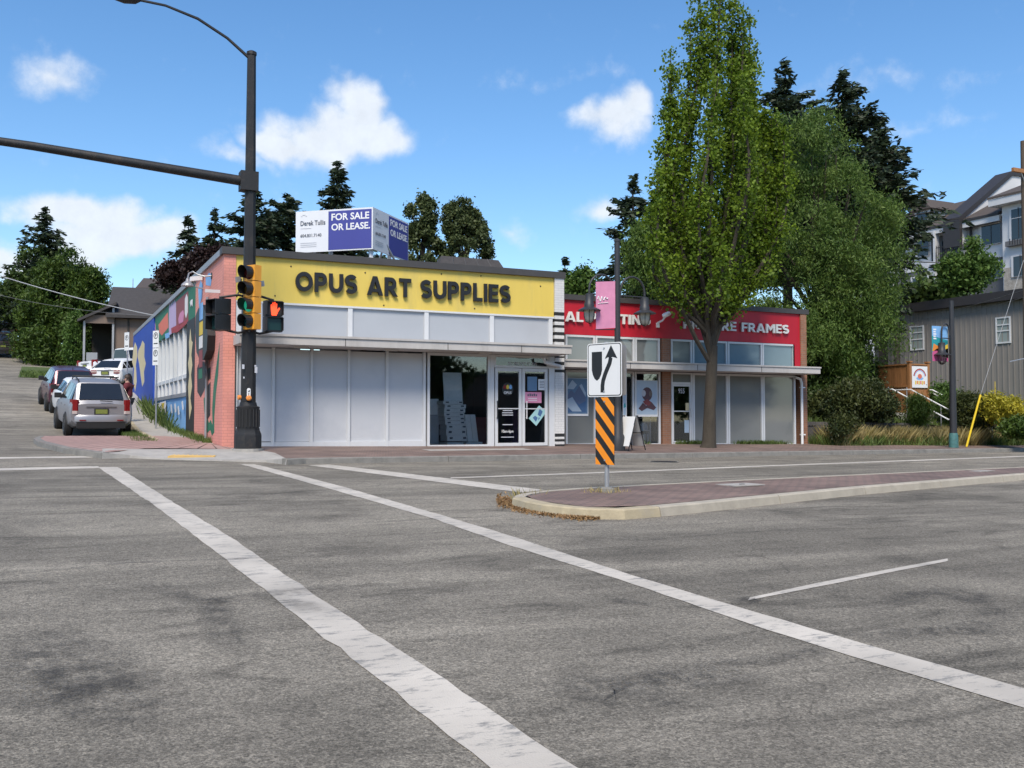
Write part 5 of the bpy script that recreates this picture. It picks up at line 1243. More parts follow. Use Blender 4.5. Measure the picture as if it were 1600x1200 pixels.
# lamp on the right
RV = 23.0; rp = hv(1490, 694, RV); rz = ZS(rp.x, RV); Rz = lambda y: hv(1488, y, RV).z
l2 = thing('street_lamp', 'black street lamp with teal base and painted banner by the weedy verge', 'street lamp', (rp.x, RV, rz))
MB().lathe((rp.x, RV, rz), [(.165, 0), (.16, .1), (.15, .42), (.13, .5)], 12).build('base', 'teal', l2, 40)
MB().lathe((rp.x - .0, RV, rz + .5), [(.125, 0), (.095, 2.4), (.07, Rz(470) - rz - .5)], 12).build('shaft', 'lamp_black', l2, 40)
z = Rz(520); X = rp.x
pts = [(X - .08, RV, z - .1), (X - .09, RV, z)] + [(X - (.1 + .2 * (1 - math.cos(a))), RV, z + .3 * math.sin(a)) for a in np.linspace(.2, math.pi, 9)] + [(X - .5, RV, z - .35)]
MB().tube(pts, .028, 8).build('arm', 'lamp_black', l2, 50); MB().tube([(X, RV, z - .2), (X - .5, RV, z - .2)], .018, 6).build('arm_brace', 'lamp_black', l2)
lantern(l2, (X - .5, RV, z - .72), 1.1, 'glass')
a, b_ = hv(1456, 509, RV + .1), hv(1482, 565, RV + .1)
bn = MB().box(a.x, X - .08, RV + .1, RV + .112, b_.z, a.z).build('banner', 'm_teal', l2); Wb, Hb = X - .08 - a.x, a.z - b_.z
for pts, m in (([(0, .72), (1, .6), (1, 1), (0, 1)], 'm_sky'), ([(0, 0), (1, 0), (1, .38), (.6, .3), (.3, .36), (0, .25)], 'm_mag'), ([(.5, .15), (1, .1), (1, .5), (.8, .45), (.55, .3)], 'm_yel'), ([(0, .28), (.35, .3), (.4, .42), (.1, .5)], 'm_orange')):
    MB().prism([(a.x + Wb * x, RV + .098, b_.z + Hb * q) for x, q in pts], (0, -.002, 0)).build('banner_print', m, bn)
mb = MB()
for j in range(5): mb.box(a.x + .06, a.x + .2 - .03 * (j % 2), RV + .092, RV + .095, b_.z + Hb * (.62 + .065 * j), b_.z + Hb * (.66 + .065 * j))
mb.build('banner_lettering', 'white', bn)
# ---- A-frame board
av = 21.9; a0 = hv(985, 707, av); az_ = ZS(a0.x, av)
ab = thing('sandwich_board', 'white A-frame sandwich board standing on the sidewalk by the lamp post', 'sandwich board', (a0.x, av, az_))
W2 = .27
for sgn, nm in ((-1, 'front_panel'), (1, 'rear_panel')):
    # hinge along the street-perpendicular axis so the A shows from the road
    top = Vector((a0.x - .0, av, az_ + .95)); ft = Vector((a0.x + sgn * .3, av, az_ + .02)); d = top - ft
    for y in (-W2, W2): MB().tube([ft + Vector((0, y, 0)), top + Vector((sgn * .02, y, 0))], .016, 5).build('frame_bar', 'black', ab)
    MB().tube([ft + Vector((0, -W2, 0)) + d * .5, ft + Vector((0, W2, 0)) + d * .5], .012, 5).build('cross_bar', 'black', ab)
    MB().obox(ft + d * .12 + Vector((sgn * .02, -W2, 0)), (0, 2 * W2, 0), (sgn * .008, 0, 0), d * .85).build(nm, 'sign_white', ab)
ab.rotation_euler = (0, 0, R(8))
# ---- no-parking signs on the side street
for k, (px, y0, y1, yb, lab) in enumerate(((173, 516, 571, 651, 'white two-panel no parking sign post beside the mural windows'), (199 - 1, 519, 548, 600, 'white no parking sign post in front of the blue mural wall'))):
    px = 244 if k == 0 else 198
    g = hu(px, yb, 3.05 if k == 0 else 2.95)
    if k == 0: g = hu(243.5, 652, 3.3)
    else: g = hu(198.5, 600, 3.0)
    gz = ZS(g.x, g.y); dep = (g - CAM).dot(_F); s = dep / FPX
    zt_ = CAM.z + (655 - y0) * s; zb2 = CAM.z + (655 - y1) * s
    t = thing('parking_sign', lab, 'road sign', (g.x, g.y, gz))
    MB().tube([(g.x, g.y, gz), (g.x, g.y, zt_ + .02)], .028, 7).build('post', 'galv', t)
    m_ = 2 if k == 0 else 1; H = (zt_ - zb2) / m_
    for j in range(m_):
        pl2 = MB().box(g.x - .15, g.x + .15, g.y - .045, g.y - .038, zt_ - H * (j + 1) + .01, zt_ - H * j - .01).build('sign_plate', 'sign_white', t)
        zc = zt_ - H * j - H * .3; mb = MB()
        for q in range(16):
            a1, a2 = 2 * math.pi * q / 16, 2 * math.pi * (q + 1) / 16
            mb.prism([(g.x + rr * math.cos(a), g.y - .046, zc + rr * math.sin(a)) for rr, a in ((.11, a1), (.11, a2), (.085, a2), (.085, a1))], (0, -.001, 0))
        mb.build('prohibition_ring', 'black' if k == 0 else 'text_grey', pl2)
        lettering(pl2, 'P', (g.x - .04, g.y - .047, zc - .06), (.08, 0, 0), (0, 0, .12), .001, 'black', 'letter', .02, True)
        MB().box(g.x - .1, g.x + .1, g.y - .047, g.y - .046, zc - H * .48, zc - H * .42).build('arrow_bar', 'black', pl2)
    t.rotation_euler = (0, 0, R(-58))

# ================================================================== CARS
def patch(P00, P10, P11, P01, m, name, parent, ins=(.06, .06, .06, .06), off=.006):
    P00, P10, P11, P01 = map(Vector, (P00, P10, P11, P01)); bl = lambda a, b: P00 * (1 - a) * (1 - b) + P10 * a * (1 - b) + P11 * a * b + P01 * (1 - a) * b
    l, r_, b, t = ins; q = [bl(l, b), bl(1 - r_, b), bl(1 - r_, 1 - t), bl(l, 1 - t)]; n = (q[1] - q[0]).cross(q[3] - q[0]).normalized()
    return MB().prism([p + n * (off - .004) for p in q], n * .004).build(name, m, parent, local=True), n
def car(name, label, rear, heading, pitch, st, paint, cat='car', wheels=(.75, 3.35), wr=.34, rails=False, tail='suv', plate_z=.78, plate_m='plate', trim=True, roll=0):
    t = thing(name, label, cat, rear); t.rotation_mode = 'XYZ'
    M = Matrix.Rotation(heading, 4, 'Z') @ Matrix.Rotation(-pitch, 4, 'Y'); t.matrix_world = Matrix.Translation(rear) @ M; t.rotation_euler = M.to_euler(); t.location = rear
    ORG[t.name] = Vector((0, 0, 0))
    def sec(s):
        x, zb, zbelt, zt, wb, wt = s
        return [(0, zb), (wb * .84, zb), (wb * .97, zb + .1), (wb, zb + (zbelt - zb) * .45), (wb * .99, zb + (zbelt - zb) * .75), (wb * .95, zbelt), (wt, zt - .06), (wt * .9, zt - .015), (wt * .5, zt + .01), (0, zt + .015)]
    dense = []
    for a, b in zip(st, st[1:]):
        for k in range(3): f = k / 3; dense.append([a[i] + (b[i] - a[i]) * f for i in range(6)])
    dense.append(st[-1]); ns = 10; vs = []; fs = []
    for s in dense:
        h = sec(s); full = [(-y, z) for y, z in h[::-1]] + h[1:-1][0:0] + [(y, z) for y, z in h][1:] if False else [(y, z) for y, z in h] + [(-y, z) for y, z in h[-2:0:-1]]
        vs += [(s[0], y, z) for y, z in full]
    m = len(vs) // len(dense)
    for i in range(len(dense) - 1):
        for k in range(m): fs.append((i * m + k, (i + 1) * m + k, (i + 1) * m + (k + 1) % m, i * m + (k + 1) % m)[::-1])
    fs += [tuple(range(m)), tuple((len(dense) - 1) * m + k for k in range(m))[::-1]]
    body = MB().add(vs, fs).build('body', paint, t, 32, True)
    bmh = bmesh.new(); bmh.from_mesh(body.data); bmesh.ops.recalc_face_normals(bmh, faces=bmh.faces); bmh.to_mesh(body.data); bmh.free(); body.data.set_sharp_from_angle(angle=R(32))
    S_ = [sec(s) for s in st]; P = lambda i, j, sg=1: (st[i][0], sg * S_[i][j][0], S_[i][j][1])
    top = [i for i in range(len(st)) if st[i][3] - st[i][2] > .35]; i0, i1 = top[0], top[-1]
    # rear and front glass
    for (i, j) in ((i0 - 1, i0), (i1, i1 + 1)):
        a, b, c, d = Vector(P(i, 7, -1)), Vector(P(i, 7, 1)), Vector(P(j, 7, 1)), Vector(P(j, 7, -1))
        up = i < i0
        q = (b, a, d, c) if up else (b, a, d, c)
        o, n = patch(*q, 'car_glass', 'rear_window' if up else 'windscreen', t, (.03, .03, .08, .06), .04)
        if n.z < 0:
            bpy.data.objects.remove(o); patch(q[1], q[0], q[3], q[2], 'car_glass', 'rear_window' if up else 'windscreen', t, (.03, .03, .08, .06), .04)
    for i in range(i0, i1):
        for sg in (-1, 1):
            q = [P(i, 5, sg), P(i + 1, 5, sg), P(i + 1, 6, sg), P(i, 6, sg)]
            if sg > 0: q = [q[1], q[0], q[3], q[2]]
            patch(*q, 'car_glass', 'side_window', t, (.04, .04, .08, .1), .008)
    for sg in (-1, 1):                                                # front quarter glass
        q = [P(i1, 5, sg), P(i1 + 1, 5, sg), P(i1, 6, sg)]
        a, b, c = map(Vector, q); g = (a + b + c) / 3; tri = [x.lerp(g, .18) for x in (a, b, c)]; n = (tri[1] - tri[0]).cross(tri[2] - tri[0]).normalized()
        if n.y * sg < 0: n = -n
        MB().prism([x + n * .004 for x in tri], n * .004).build('side_window', 'car_glass', t, local=True)
        q = [P(i0 - 1, 5, sg), P(i0, 5, sg), P(i0, 6, sg)]; a, b, c = map(Vector, q); g = (a + b + c) / 3; tri = [x.lerp(g, .3) for x in (a, b, c)]; n = (tri[1] - tri[0]).cross(tri[2] - tri[0]).normalized()
        if n.y * sg < 0: n = -n
        MB().prism([x + n * .004 for x in tri], n * .004).build('side_window', 'car_glass', t, local=True)
    wb0 = st[0][4]; zl = st[0][2]
    # rear bumper, lights, plate
    bz = st[0][1]
    B = MB()
    pr = [(-.02, bz + .0), (-.1, bz + .06), (-.1, bz + .2), (-.06, bz + .26), (.03, bz + .27)]
    n_ = 11; vs = []; fs = []
    for k in range(n_):
        y = -wb0 * 1.03 + 2.06 * wb0 * k / (n_ - 1); cur = .16 * (abs(y) / wb0) ** 4
        vs += [(x + cur, y, z) for x, z in pr]
    for k in range(n_ - 1):
        for j in range(4): fs.append((k * 5 + j, k * 5 + j + 1, (k + 1) * 5 + j + 1, (k + 1) * 5 + j)[::-1])
    B.add(vs, fs).build('rear_bumper', paint, t, 40, True)
    MB().box(-.085, .3, -wb0 * .8, wb0 * .8, bz - .14, bz + .045).build('lower_bumper', 'car_trim', t, local=True)
    for sg in (-1, 1):
        MB().box(-.108, -.06, sg * wb0 * .62 - .09, sg * wb0 * .62 + .09, bz + .09, bz + .12).build('reflector', 'tail_red', t, local=True)
        if tail == 'suv':
            lz0, lz1 = zl - .27, zl + .15
            P_ = [(.01, sg * wb0 * .74), (-.025, sg * wb0 * .8), (.0, sg * wb0 * .95), (.22, sg * wb0 * 1.015), (.24, sg * wb0 * .96)]
            MB().prism([(x, y, lz0) for x, y in P_], (0, 0, lz1 - lz0)).build('tail_light', 'tail_red', t, local=True)
            MB().prism([(x - .006, y * 1.004, lz0 - .002) for x, y in P_], (0, 0, .09)).build('turn_signal', 'tail_clear', t, local=True)
        else:
            P_ = [(-.0, sg * wb0 * .55), (-.03, sg * wb0 * .75), (.0, sg * wb0 * .95), (.3, sg * wb0 * 1.02), (.3, sg * wb0 * .9)]
            MB().prism([(x, y, zl - .13) for x, y in P_], (0, 0, .17)).build('tail_light', 'tail_red', t, local=True)
            MB().prism([(x - .005, y * 1.004, zl - .07) for x, y in P_[:3]] + [(.05, sg * wb0 * .9, zl - .07)], (0, 0, .06)).build('turn_signal', 'tail_clear', t, local=True)
    pl = MB().box(-.03, .0, -.2, .2, plate_z - .09, plate_z + .09).build('number_plate_frame', 'car_trim', t, local=True)
    MB().box(-.036, -.03, -.165, .165, plate_z - .065, plate_z + .065).build('number_plate', plate_m, pl, local=True)
    MB().box(-.02, .0, -.42, .42, plate_z + .12, plate_z + .15).build('tailgate_trim', 'rim', t, local=True)
    MB().tube([(-.012, -.3, zl + .1), (-.03, .05, zl + .12)], .012, 5).build('rear_wiper', 'car_trim', t, local=True)
    # wheels
    ww = st[3][4]
    for x in wheels:
        for sg in (-1, 1):
            c = Vector((x, sg * (ww - .09), wr)); ax = Vector((0, sg, 0))
            MB().lathe(c - ax * .02, [(wr * 1.13, -.02), (wr * 1.13, .125)], 24, ax).build('wheel_arch', 'car_trim', t, 40, True)
            w_ = MB().lathe(c - ax * .1, [(wr * .6, 0), (wr * .93, .0), (wr, .04), (wr, .2), (wr * .93, .235), (wr * .62, .235)], 24, ax).build('wheel', 'tyre', t, 40, True)
            MB().lathe(c - ax * .1, [(wr * .62, .18), (wr * .62, .24), (wr * .5, .225), (.06, .235)], 20, ax).build('rim', 'rim', w_, 30, True)
    # mirrors, rails, antenna, handles
    i = i1; x = st[i1][0] + (st[i1 + 1][0] - st[i1][0]) * .6; zb_ = st[i1][2]
    for sg in (-1, 1):
        m_ = MB().box(x - .02, x + .12, sg * (wb0 + .06) - .1, sg * (wb0 + .06) + .1, zb_ + .02, zb_ + .18).build('wing_mirror', 'car_trim', t, local=True)
        for xx in (st[i0][0] + .75, st[i0][0] + 1.7):
            MB().box(xx, xx + .18, sg * ww * .985 - .012, sg * ww * .985 + .012, zb_ - .12, zb_ - .09).build('door_handle', paint, t, local=True)
        if rails:
            a = Vector(P(i0, 7, sg)) + Vector((.1, 0, .01)); b = Vector(P(i1, 7, sg)) + Vector((-.1, 0, .01)); md = a.lerp(b, .5); md.z = st[(i0 + i1) // 2 + 0][3] + .06
            MB().tube([a, a + Vector((.1, 0, .07)), md + Vector((0, 0, .02)), b + Vector((-.1, 0, .07)), b], .02, 6).build('roof_rail', 'car_trim', t, local=True)
    if rails:
        for xx in (1.0, 1.9): MB().tube([(xx, -st[2][5] * .95, 1.78), (xx, st[2][5] * .95, 1.78)], .022, 6).build('roof_bar', 'car_trim', t, local=True)
    else: MB().prism([(st[i0][0] + .15, -.012, st[i0][3]), (st[i0][0] + .4, -.012, st[i0][3] + .02), (st[i0][0] + .18, -.012, st[i0][3] + .1)], (0, .024, 0)).build('roof_antenna', 'car_trim', t, local=True)
    return t
suv = [(0, .42, .98, 1.0, .84, .74), (.07, .34, 1.04, 1.09, .88, .74), (.42, .27, 1.07, 1.63, .89, .64), (.9, .25, 1.06, 1.68, .89, .63), (1.8, .24, 1.04, 1.71, .89, .63), (2.45, .24, 1.02, 1.66, .89, .62), (3.25, .25, .98, 1.07, .88, .7), (3.45, .26, .96, 1.0, .87, .66), (4.2, .3, .82, .87, .84, .6), (4.48, .36, .66, .7, .72, .5)]
hat = [(0, .38, .88, .9, .78, .66), (.08, .3, .95, 1.0, .85, .7), (.75, .22, .98, 1.38, .88, .58), (1.1, .21, .97, 1.43, .88, .58), (1.9, .2, .95, 1.46, .88, .58), (2.5, .2, .93, 1.4, .88, .57), (3.35, .22, .88, .96, .87, .68), (3.5, .23, .86, .9, .86, .62), (4.2, .28, .72, .76, .8, .55), (4.45, .34, .58, .62, .68, .45)]
def on_street(px, py, off=0): return hg(px, py, off)
def pitch_at(p, h, L=2.7):
    a = Gz(p.x, p.y); b = Gz(p.x + math.cos(h) * L, p.y + math.sin(h) * L); return math.atan2(b - a, L)
HD = R(95.0)
pr = hg(157, 680.5); pr.z = Gz(pr.x, pr.y)
def carpos(px, py, dv=0):
    p = hg(px, py); return p
def place(name, label, px, py, h, st, paint, **kw):
    p = hg(px, py); x0 = kw.pop('back', .45); q = Vector((p.x - math.cos(h) * x0, p.y - math.sin(h) * x0, 0)); pt = pitch_at(p, h)
    q.z = Gz(p.x, p.y) - math.tan(pt) * x0; return car(name, label, q, h, pt, st, paint, **kw)
place('parked_car', 'silver SUV with roof rails parked nearest the corner', 153, 681, HD, suv, 'silver_paint', rails=True, wheels=(.85, 3.45), back=.6)
place('parked_car', 'white hatchback parked between the silver and purple SUVs', 134, 656, HD, hat, 'white_paint', tail='hat', wheels=(.75, 3.4), back=.5)
place('parked_car', 'dark purple SUV parked ahead of the white hatchback', 112, 643.5, HD, suv, 'purple_paint', wheels=(.85, 3.45), back=.6)
place('parked_car', 'white hatchback parked sideways in front of the brown house', 172, 606, R(62), hat, 'white_paint', tail='hat', wheels=(.75, 3.4), back=.5)
pk = [(0, .55, 1.02, 1.05, .92, .88), (.1, .5, 1.08, 1.1, .95, .9), (2.0, .45, 1.08, 1.1, .95, .9), (2.05, .45, 1.12, 1.85, .95, .68), (2.9, .45, 1.12, 1.92, .95, .68), (3.5, .45, 1.1, 1.86, .95, .67), (4.2, .45, 1.1, 1.18, .94, .8), (4.4, .46, 1.08, 1.12, .94, .75), (5.2, .5, 1.02, 1.06, .92, .7), (5.5, .55, .85, .9, .85, .6)]
place('pickup_truck', 'white pickup truck behind the sideways white hatchback', 150, 597, R(25), pk, 'white_paint', cat='truck', wheels=(1.0, 4.4), wr=.4, back=.6, plate_z=.85)
place('parked_car', 'dark car at the left edge far up the side street', 2, 558, R(100), suv, 'dark_paint', wheels=(.85, 3.45), back=.6)
o = place('parked_van', 'dark tall van beyond the dark car at the far left', 8, 536, R(100), [(x, zb, zk + .3, zt + 1.0 if zt > 1.3 else zt + .3, w1_, w2_ + (.15 if zt > 1.3 else 0)) for x, zb, zk, zt, w1_, w2_ in suv], 'dark_paint', cat='van', wheels=(.85, 3.45), back=.6)

# ================================================================== PERSON beside the parked cars
pp = Vector((2.62, 36.0, 0)); pp.z = Gz(pp.x, pp.y)
per = thing('person', 'person in a maroon jacket standing beside the parked cars', 'person', pp)
def skinmesh(name, verts, edges, rad, m, parent, sub=2):
    me = bpy.data.meshes.new(name); bm = bmesh.new(); sk = bm.verts.layers.skin.verify()
    vv = []
    for p, r_ in zip(verts, rad):
        v = bm.verts.new(p); v[sk].radius = (r_, r_) if not isinstance(r_, tuple) else r_; v[sk].use_root = len(vv) == 0; vv.append(v)
    for a, b in edges: bm.edges.new((vv[a], vv[b]))
    bm.to_mesh(me); bm.free(); me.materials.append(MATS[m])
    o = bpy.data.objects.new(name, me); col.objects.link(o); o.parent = parent; o.modifiers.new('skin', 'SKIN').use_smooth_shade = True; s = o.modifiers.new('sub', 'SUBSURF'); s.levels = s.render_levels = sub
    return o
bv = [(0, 0, .93), (0, .0, 1.12), (.01, .0, 1.32), (.02, 0, 1.43), (.04, 0, 1.50), (.06, 0, 1.58), (.07, 0, 1.68),
      (0, .17, 1.38), (.06, .24, 1.14), (.22, .2, 1.0), (.29, .18, .97), (0, -.17, 1.38), (.08, -.23, 1.14), (.26, -.16, 1.03), (.33, -.14, 1.02),
      (0, .09, .86), (.02, .1, .48), (0, .1, .08), (.14, .11, .03), (0, -.09, .86), (.03, -.1, .48), (-.02, -.1, .08), (.12, -.11, .03)]
be = [(0, 1), (1, 2), (2, 3), (3, 4), (4, 5), (5, 6), (3, 7), (7, 8), (8, 9), (9, 10), (3, 11), (11, 12), (12, 13), (13, 14), (0, 15), (15, 16), (16, 17), (17, 18), (0, 19), (19, 20), (20, 21), (21, 22)]
br_ = [.13, .12, .14, .09, .055, .085, .08, .06, .045, .035, .03, .06, .045, .035, .03, .085, .06, .045, .04, .085, .06, .045, .04]
body = skinmesh('body', bv, be, br_, 'skin', per)
jk = [0, 1, 2, 3, 4, 7, 8, 9, 11, 12, 13]; mp_ = {j: i for i, j in enumerate(jk)}
skinmesh('jacket', [bv[j] for j in jk], [(mp_[a], mp_[b]) for a, b in be if a in mp_ and b in mp_], [{0: .165, 1: .155, 2: .17, 3: .125, 4: .075, 7: .1, 11: .1}.get(j, br_[j] + .025) for j in jk], 'maroon_cloth', per)
tj = [0, 15, 16, 17, 19, 20, 21]; mp_ = {j: i for i, j in enumerate(tj)}
skinmesh('trousers', [bv[j] for j in tj], [(mp_[a], mp_[b]) for a, b in be if a in mp_ and b in mp_], [br_[j] + .02 for j in tj], 'navy_cloth', per)
mb = MB(); hc = Vector((.05, 0, 1.66)); vs = []; fs = []
for i in range(6):
    for k in range(14):
        th = math.pi * .62 * i / 5; ph = 2 * math.pi * k / 14; rr = .115; cut = 1 if math.cos(ph) < .5 else .62
        th *= cut; vs.append(hc + Vector((rr * 1.05 * math.sin(th) * math.cos(ph), rr * .95 * math.sin(th) * math.sin(ph), rr * 1.1 * math.cos(th))))
for i in range(5):
    for k in range(14): fs.append((i * 14 + k, (i + 1) * 14 + k, (i + 1) * 14 + (k + 1) % 14, i * 14 + (k + 1) % 14))
mb.add(vs, fs).build('hair', 'hair', per, 60, True)
mb = MB(); mb.lathe(hc + Vector((.1, 0, -.07)), [(.022, 0), (.012, .04)], 8, (.9, 0, .3)); mb.build('nose', 'skin', per, 60, True)
for sg in (-1, 1):
    MB().lathe(hc + Vector((.088, sg * .034, -.035)), [(.012, 0), (.006, .012)], 8, (1, 0, 0)).build('eye', 'black', per, local=True); MB().lathe(hc + Vector((0, sg * .085, -.05)), [(.03, 0), (.022, .02)], 8, (0, sg, 0)).build('ear', 'skin', per, local=True)
    hand = Vector(bv[10] if sg > 0 else bv[14])
    for f in range(4):
        y = (f - 1.5) * .018; L = [.07, .08, .075, .06][f]; a = hand + Vector((.02, y, 0)); MB().tube([a, a + Vector((L * .55, 0, -.01)), a + Vector((L * .9, 0, -.04))], [.009, .008, .006], 6).build('finger', 'skin', per, local=True)
    a = hand + Vector((0, -sg * .03, .01)); MB().tube([a, a + Vector((.03, -sg * .025, .01)), a + Vector((.055, -sg * .03, .0))], [.011, .009, .007], 6).build('thumb', 'skin', per, local=True)
per.rotation_euler = (0, 0, R(150))

# ================================================================== HOUSES AT THE LEFT BACK
def gbox(p, q): pass
hz = lambda px, py, d: hd(px, py, d)
D = 58.0
a = hd(143, 560, D); b = hd(206, 560, D)
hs_ = thing('brown_house', 'brown house with dark shingle roof and open porch behind the parked cars', 'house', (a.x, a.y, 4.2))
def frp(px, py, d): return hd(px, py, d)
# main block: front (towards the camera) corner at px 178; gable roof slope faces the camera
rt = Vector((math.cos(R(-8)), math.sin(R(-8)), 0)); bk = Vector((-rt.y, rt.x, 0))
c0 = hd(179, 563, D); base = Gz(c0.x, c0.y) - .5
zE = hd(179, 497, D).z; zR = hd(200, 453, D + 4).z; Wd = 11.0; Dp = 8.0
o0 = Vector((c0.x, c0.y, base))
MB().obox(o0, rt * Wd, bk * Dp, Vector((0, 0, zE - base))).build('wall', 'house_brown', hs_)
ev = [o0 - bk * .5 - rt * .5 + Vector((0, 0, zE - base)), o0 - bk * .5 + rt * (Wd + .5) + Vector((0, 0, zE - base)), o0 + bk * Dp / 2 + rt * (Wd + .5) + Vector((0, 0, zR - base)), o0 + bk * Dp / 2 - rt * .5 + Vector((0, 0, zR - base))]
rf = MB().prism(ev, Vector((0, 0, .18))).build('roof', 'shingle', hs_)
ev2 = [o0 + bk * (Dp + .5) - rt * .5 + Vector((0, 0, zE - base)), o0 + bk * (Dp + .5) + rt * (Wd + .5) + Vector((0, 0, zE - base)), ev[2], ev[3]]
MB().prism(ev2, Vector((0, 0, .18))).build('roof', 'shingle', hs_)
MB().prism([o0 + Vector((0, 0, zE - base)) - rt * .02, o0 + bk * Dp + Vector((0, 0, zE - base)) - rt * .02, o0 + bk * Dp / 2 + Vector((0, 0, zR - base - .05)) - rt * .02], rt * -.12).build('gable', 'house_dark', hs_)
# porch on the left of the block
po = o0 - rt * 1.75 - bk * .2; hP = hd(140, 505, D).z - base
pch = MB().prism([po - rt * .3 - bk * .3 + Vector((0, 0, hP)), po + rt * 1.85 - bk * .3 + Vector((0, 0, hP + 1.1)), po + rt * 1.85 - bk * .3 + Vector((0, 0, hP + 1.25)), po - rt * .3 - bk * .3 + Vector((0, 0, hP + .16))], bk * 4.2).build('porch_roof', 'shingle', hs_)
for d in (0, 1.6): MB().obox(po + rt * d, rt * .12, bk * .12, Vector((0, 0, hP + .1 + d * .5))).build('porch_post', 'sign_grey', hs_)
MB().obox(po + rt * .1 + bk * 3.8, rt * 1.6, bk * .1, Vector((0, 0, hP + .4))).build('porch_wall', 'house_dark', hs_)
MB().obox(po + bk * .0, rt * 1.75, bk * 3.8, Vector((0, 0, 1.05))).build('porch_deck', 'house_dark', hs_)
MB().obox(po + rt * .12 - bk * .05 + Vector((0, 0, hP - .05)), rt * 1.6, bk * .08, Vector((0, 0, .5))).build('porch_beam', 'house_brown', hs_)
MB().obox(o0 + rt * .7 - bk * .06, rt * .1, bk * .06, Vector((0, 0, zE - base))).build('downpipe', 'house_dark', hs_)
p_ = po + rt * .25 - bk * .5; p_.z = base + 1.0
o = MB().obox(p_, rt * .6, bk * .5, Vector((0, 0, .75))).build('storage_cabinet', 'sign_grey'); tag(o, 'small grey cabinet on the porch of the brown house', 'cabinet')
p_ = po + rt * 1.0 - bk * .5; p_.z = base + 1.0
o = MB().lathe(p_, [(.22, 0), (.25, .3), (.26, .34)], 10).build('storage_bin', 'navy_cloth'); tag(o, 'dark blue bin on the porch of the brown house', 'bin')
# second house behind
D2 = 68; c1 = hd(222, 455, D2); z1 = c1.z; zr2 = hd(240, 437.5, D2 + 3).z
h2 = thing('dark_roofed_house', 'house with dark gable roof and brick chimney rising behind the brown roof', 'house', (c1.x, c1.y, z1 - 6))
oo = Vector((c1.x, c1.y, z1 - 6))
MB().obox(oo, rt * 9, bk * 7, Vector((0, 0, 6))).build('wall', 'house_brown', h2)
MB().prism([oo - bk * .4 - rt * .4 + Vector((0, 0, 6)), oo - bk * .4 + rt * 9.4 + Vector((0, 0, 6)), oo + bk * 3.5 + rt * 9.4 + Vector((0, 0, 6 + zr2 - z1)), oo + bk * 3.5 - rt * .1 + Vector((0, 0, 6 + zr2 - z1))], Vector((0, 0, .2))).build('roof', 'shingle_brown', h2)
MB().obox(oo - bk * .45 - rt * .4 + Vector((0, 0, 5.85)), rt * 9.8, bk * .06, Vector((0, 0, .16))).build('gutter', 'sign_grey', h2)
p_ = hd(286, 449, D2 + 2); ch = MB().box(p_.x - .5, p_.x + .5, p_.y - .4, p_.y + .4, p_.z - 2.5, p_.z + .3).build('chimney', 'red_brick', h2); MB().lathe((p_.x, p_.y, p_.z + .3), [(.22, 0), (.22, .3), (.3, .32), (.3, .4)], 10).build('chimney_pot', 'sign_grey', ch)
p_ = hd(207.5, 455, D2); o = MB().tube([p_ - Vector((0, 0, 1)), p_ + Vector((0, 0, .9))], .03, 5).build('roof_antenna', 'galv'); tag(o, 'thin grey antenna mast on the brown house roof', 'antenna')

# ================================================================== GREY BUILDING, TOWNHOUSES (right)
GU = 42.5
g0, g1 = 24.0, 40.0; zt = hu(1590, 457, GU).z; zb_ = .6
gr = thing('grey_building', 'grey board-and-batten building with dark eaves at the right', 'building', (GU, g0, zb_))
MB().box(GU, GU + 14, g0, g1, zb_, zt - .3).build('wall', 'grey_siding', gr)
mb = MB(); v = g0 + .1
while v < g1: mb.box(GU - .03, GU, v, v + .06, zb_, zt - .3); v += .3
o = mb.build('battens', 'grey_siding', gr); o['kind'] = 'stuff'
MB().box(GU - .35, GU + 14.3, g0 - .35, g1 + .2, zt - .35, zt + .12).build('eaves', 'town_trim', gr)
def gwin(x0, x1, y0, y1, rails):
    A, B = hu(x0, y1, GU), hu(x1, y0, GU); v0, v1 = min(A.y, B.y), max(A.y, B.y); z0, z1 = A.z, B.z
    f = MB(); t = .07
    f.box(GU - .06, GU - .001, v0, v0 + t, z0, z1); f.box(GU - .06, GU - .001, v1 - t, v1, z0, z1); f.box(GU - .06, GU - .001, v0 + t, v1 - t, z1 - t, z1); f.box(GU - .06, GU - .001, v0 + t, v1 - t, z0, z0 + t)
    w_ = f.build('window', 'white_metal', gr)
    for q in rails: MB().box(GU - .055, GU - .002, v0 + t, v1 - t, z0 + (z1 - z0) * q, z0 + (z1 - z0) * q + .06).build('window_bar', 'white_metal', w_)
    MB().box(GU - .025, GU - .015, v0 + t, v1 - t, z0 + t, z1 - t).build('pane', 'mint_pane', w_)
mat('mint_pane', (.26, .31, .30), .2, .1, 1)
gwin(1423, 1444, 508, 548, (.42, .7)); gwin(1557, 1579.5, 494, 537.5, (.45, .68))
p_ = hu(1557, 0, GU)
TU = 64.0
def tp_(px, py, u=TU): return hu(px, py, u)
town = thing('townhouse_block', 'white and grey townhouse block with dark roofs on the hill behind', 'building', (TU, 50, 6))
def trect(x0, x1, y0, y1, m, name, u=TU, th=.1, parent=None, zs=None):
    vA, vB = sorted((hu(x0, 400, u).y, hu(x1, 400, u).y)); xm = (x0 + x1) / 2; z0, z1 = zs or (hu(xm, y1, u).z, hu(xm, y0, u).z)
    return MB().box(u - th, u, vA, vB, z0, z1).build(name, m, parent or town)
zEv = hu(1460, 359, TU).z
v0, v1 = hu(1700, 400, TU).y, hu(1330, 400, TU).y
MB().box(TU, TU + 12, v0, v1, 4.5, zEv).build('wall', 'town_white', town)
zl_ = hu(1470, 418, TU).z
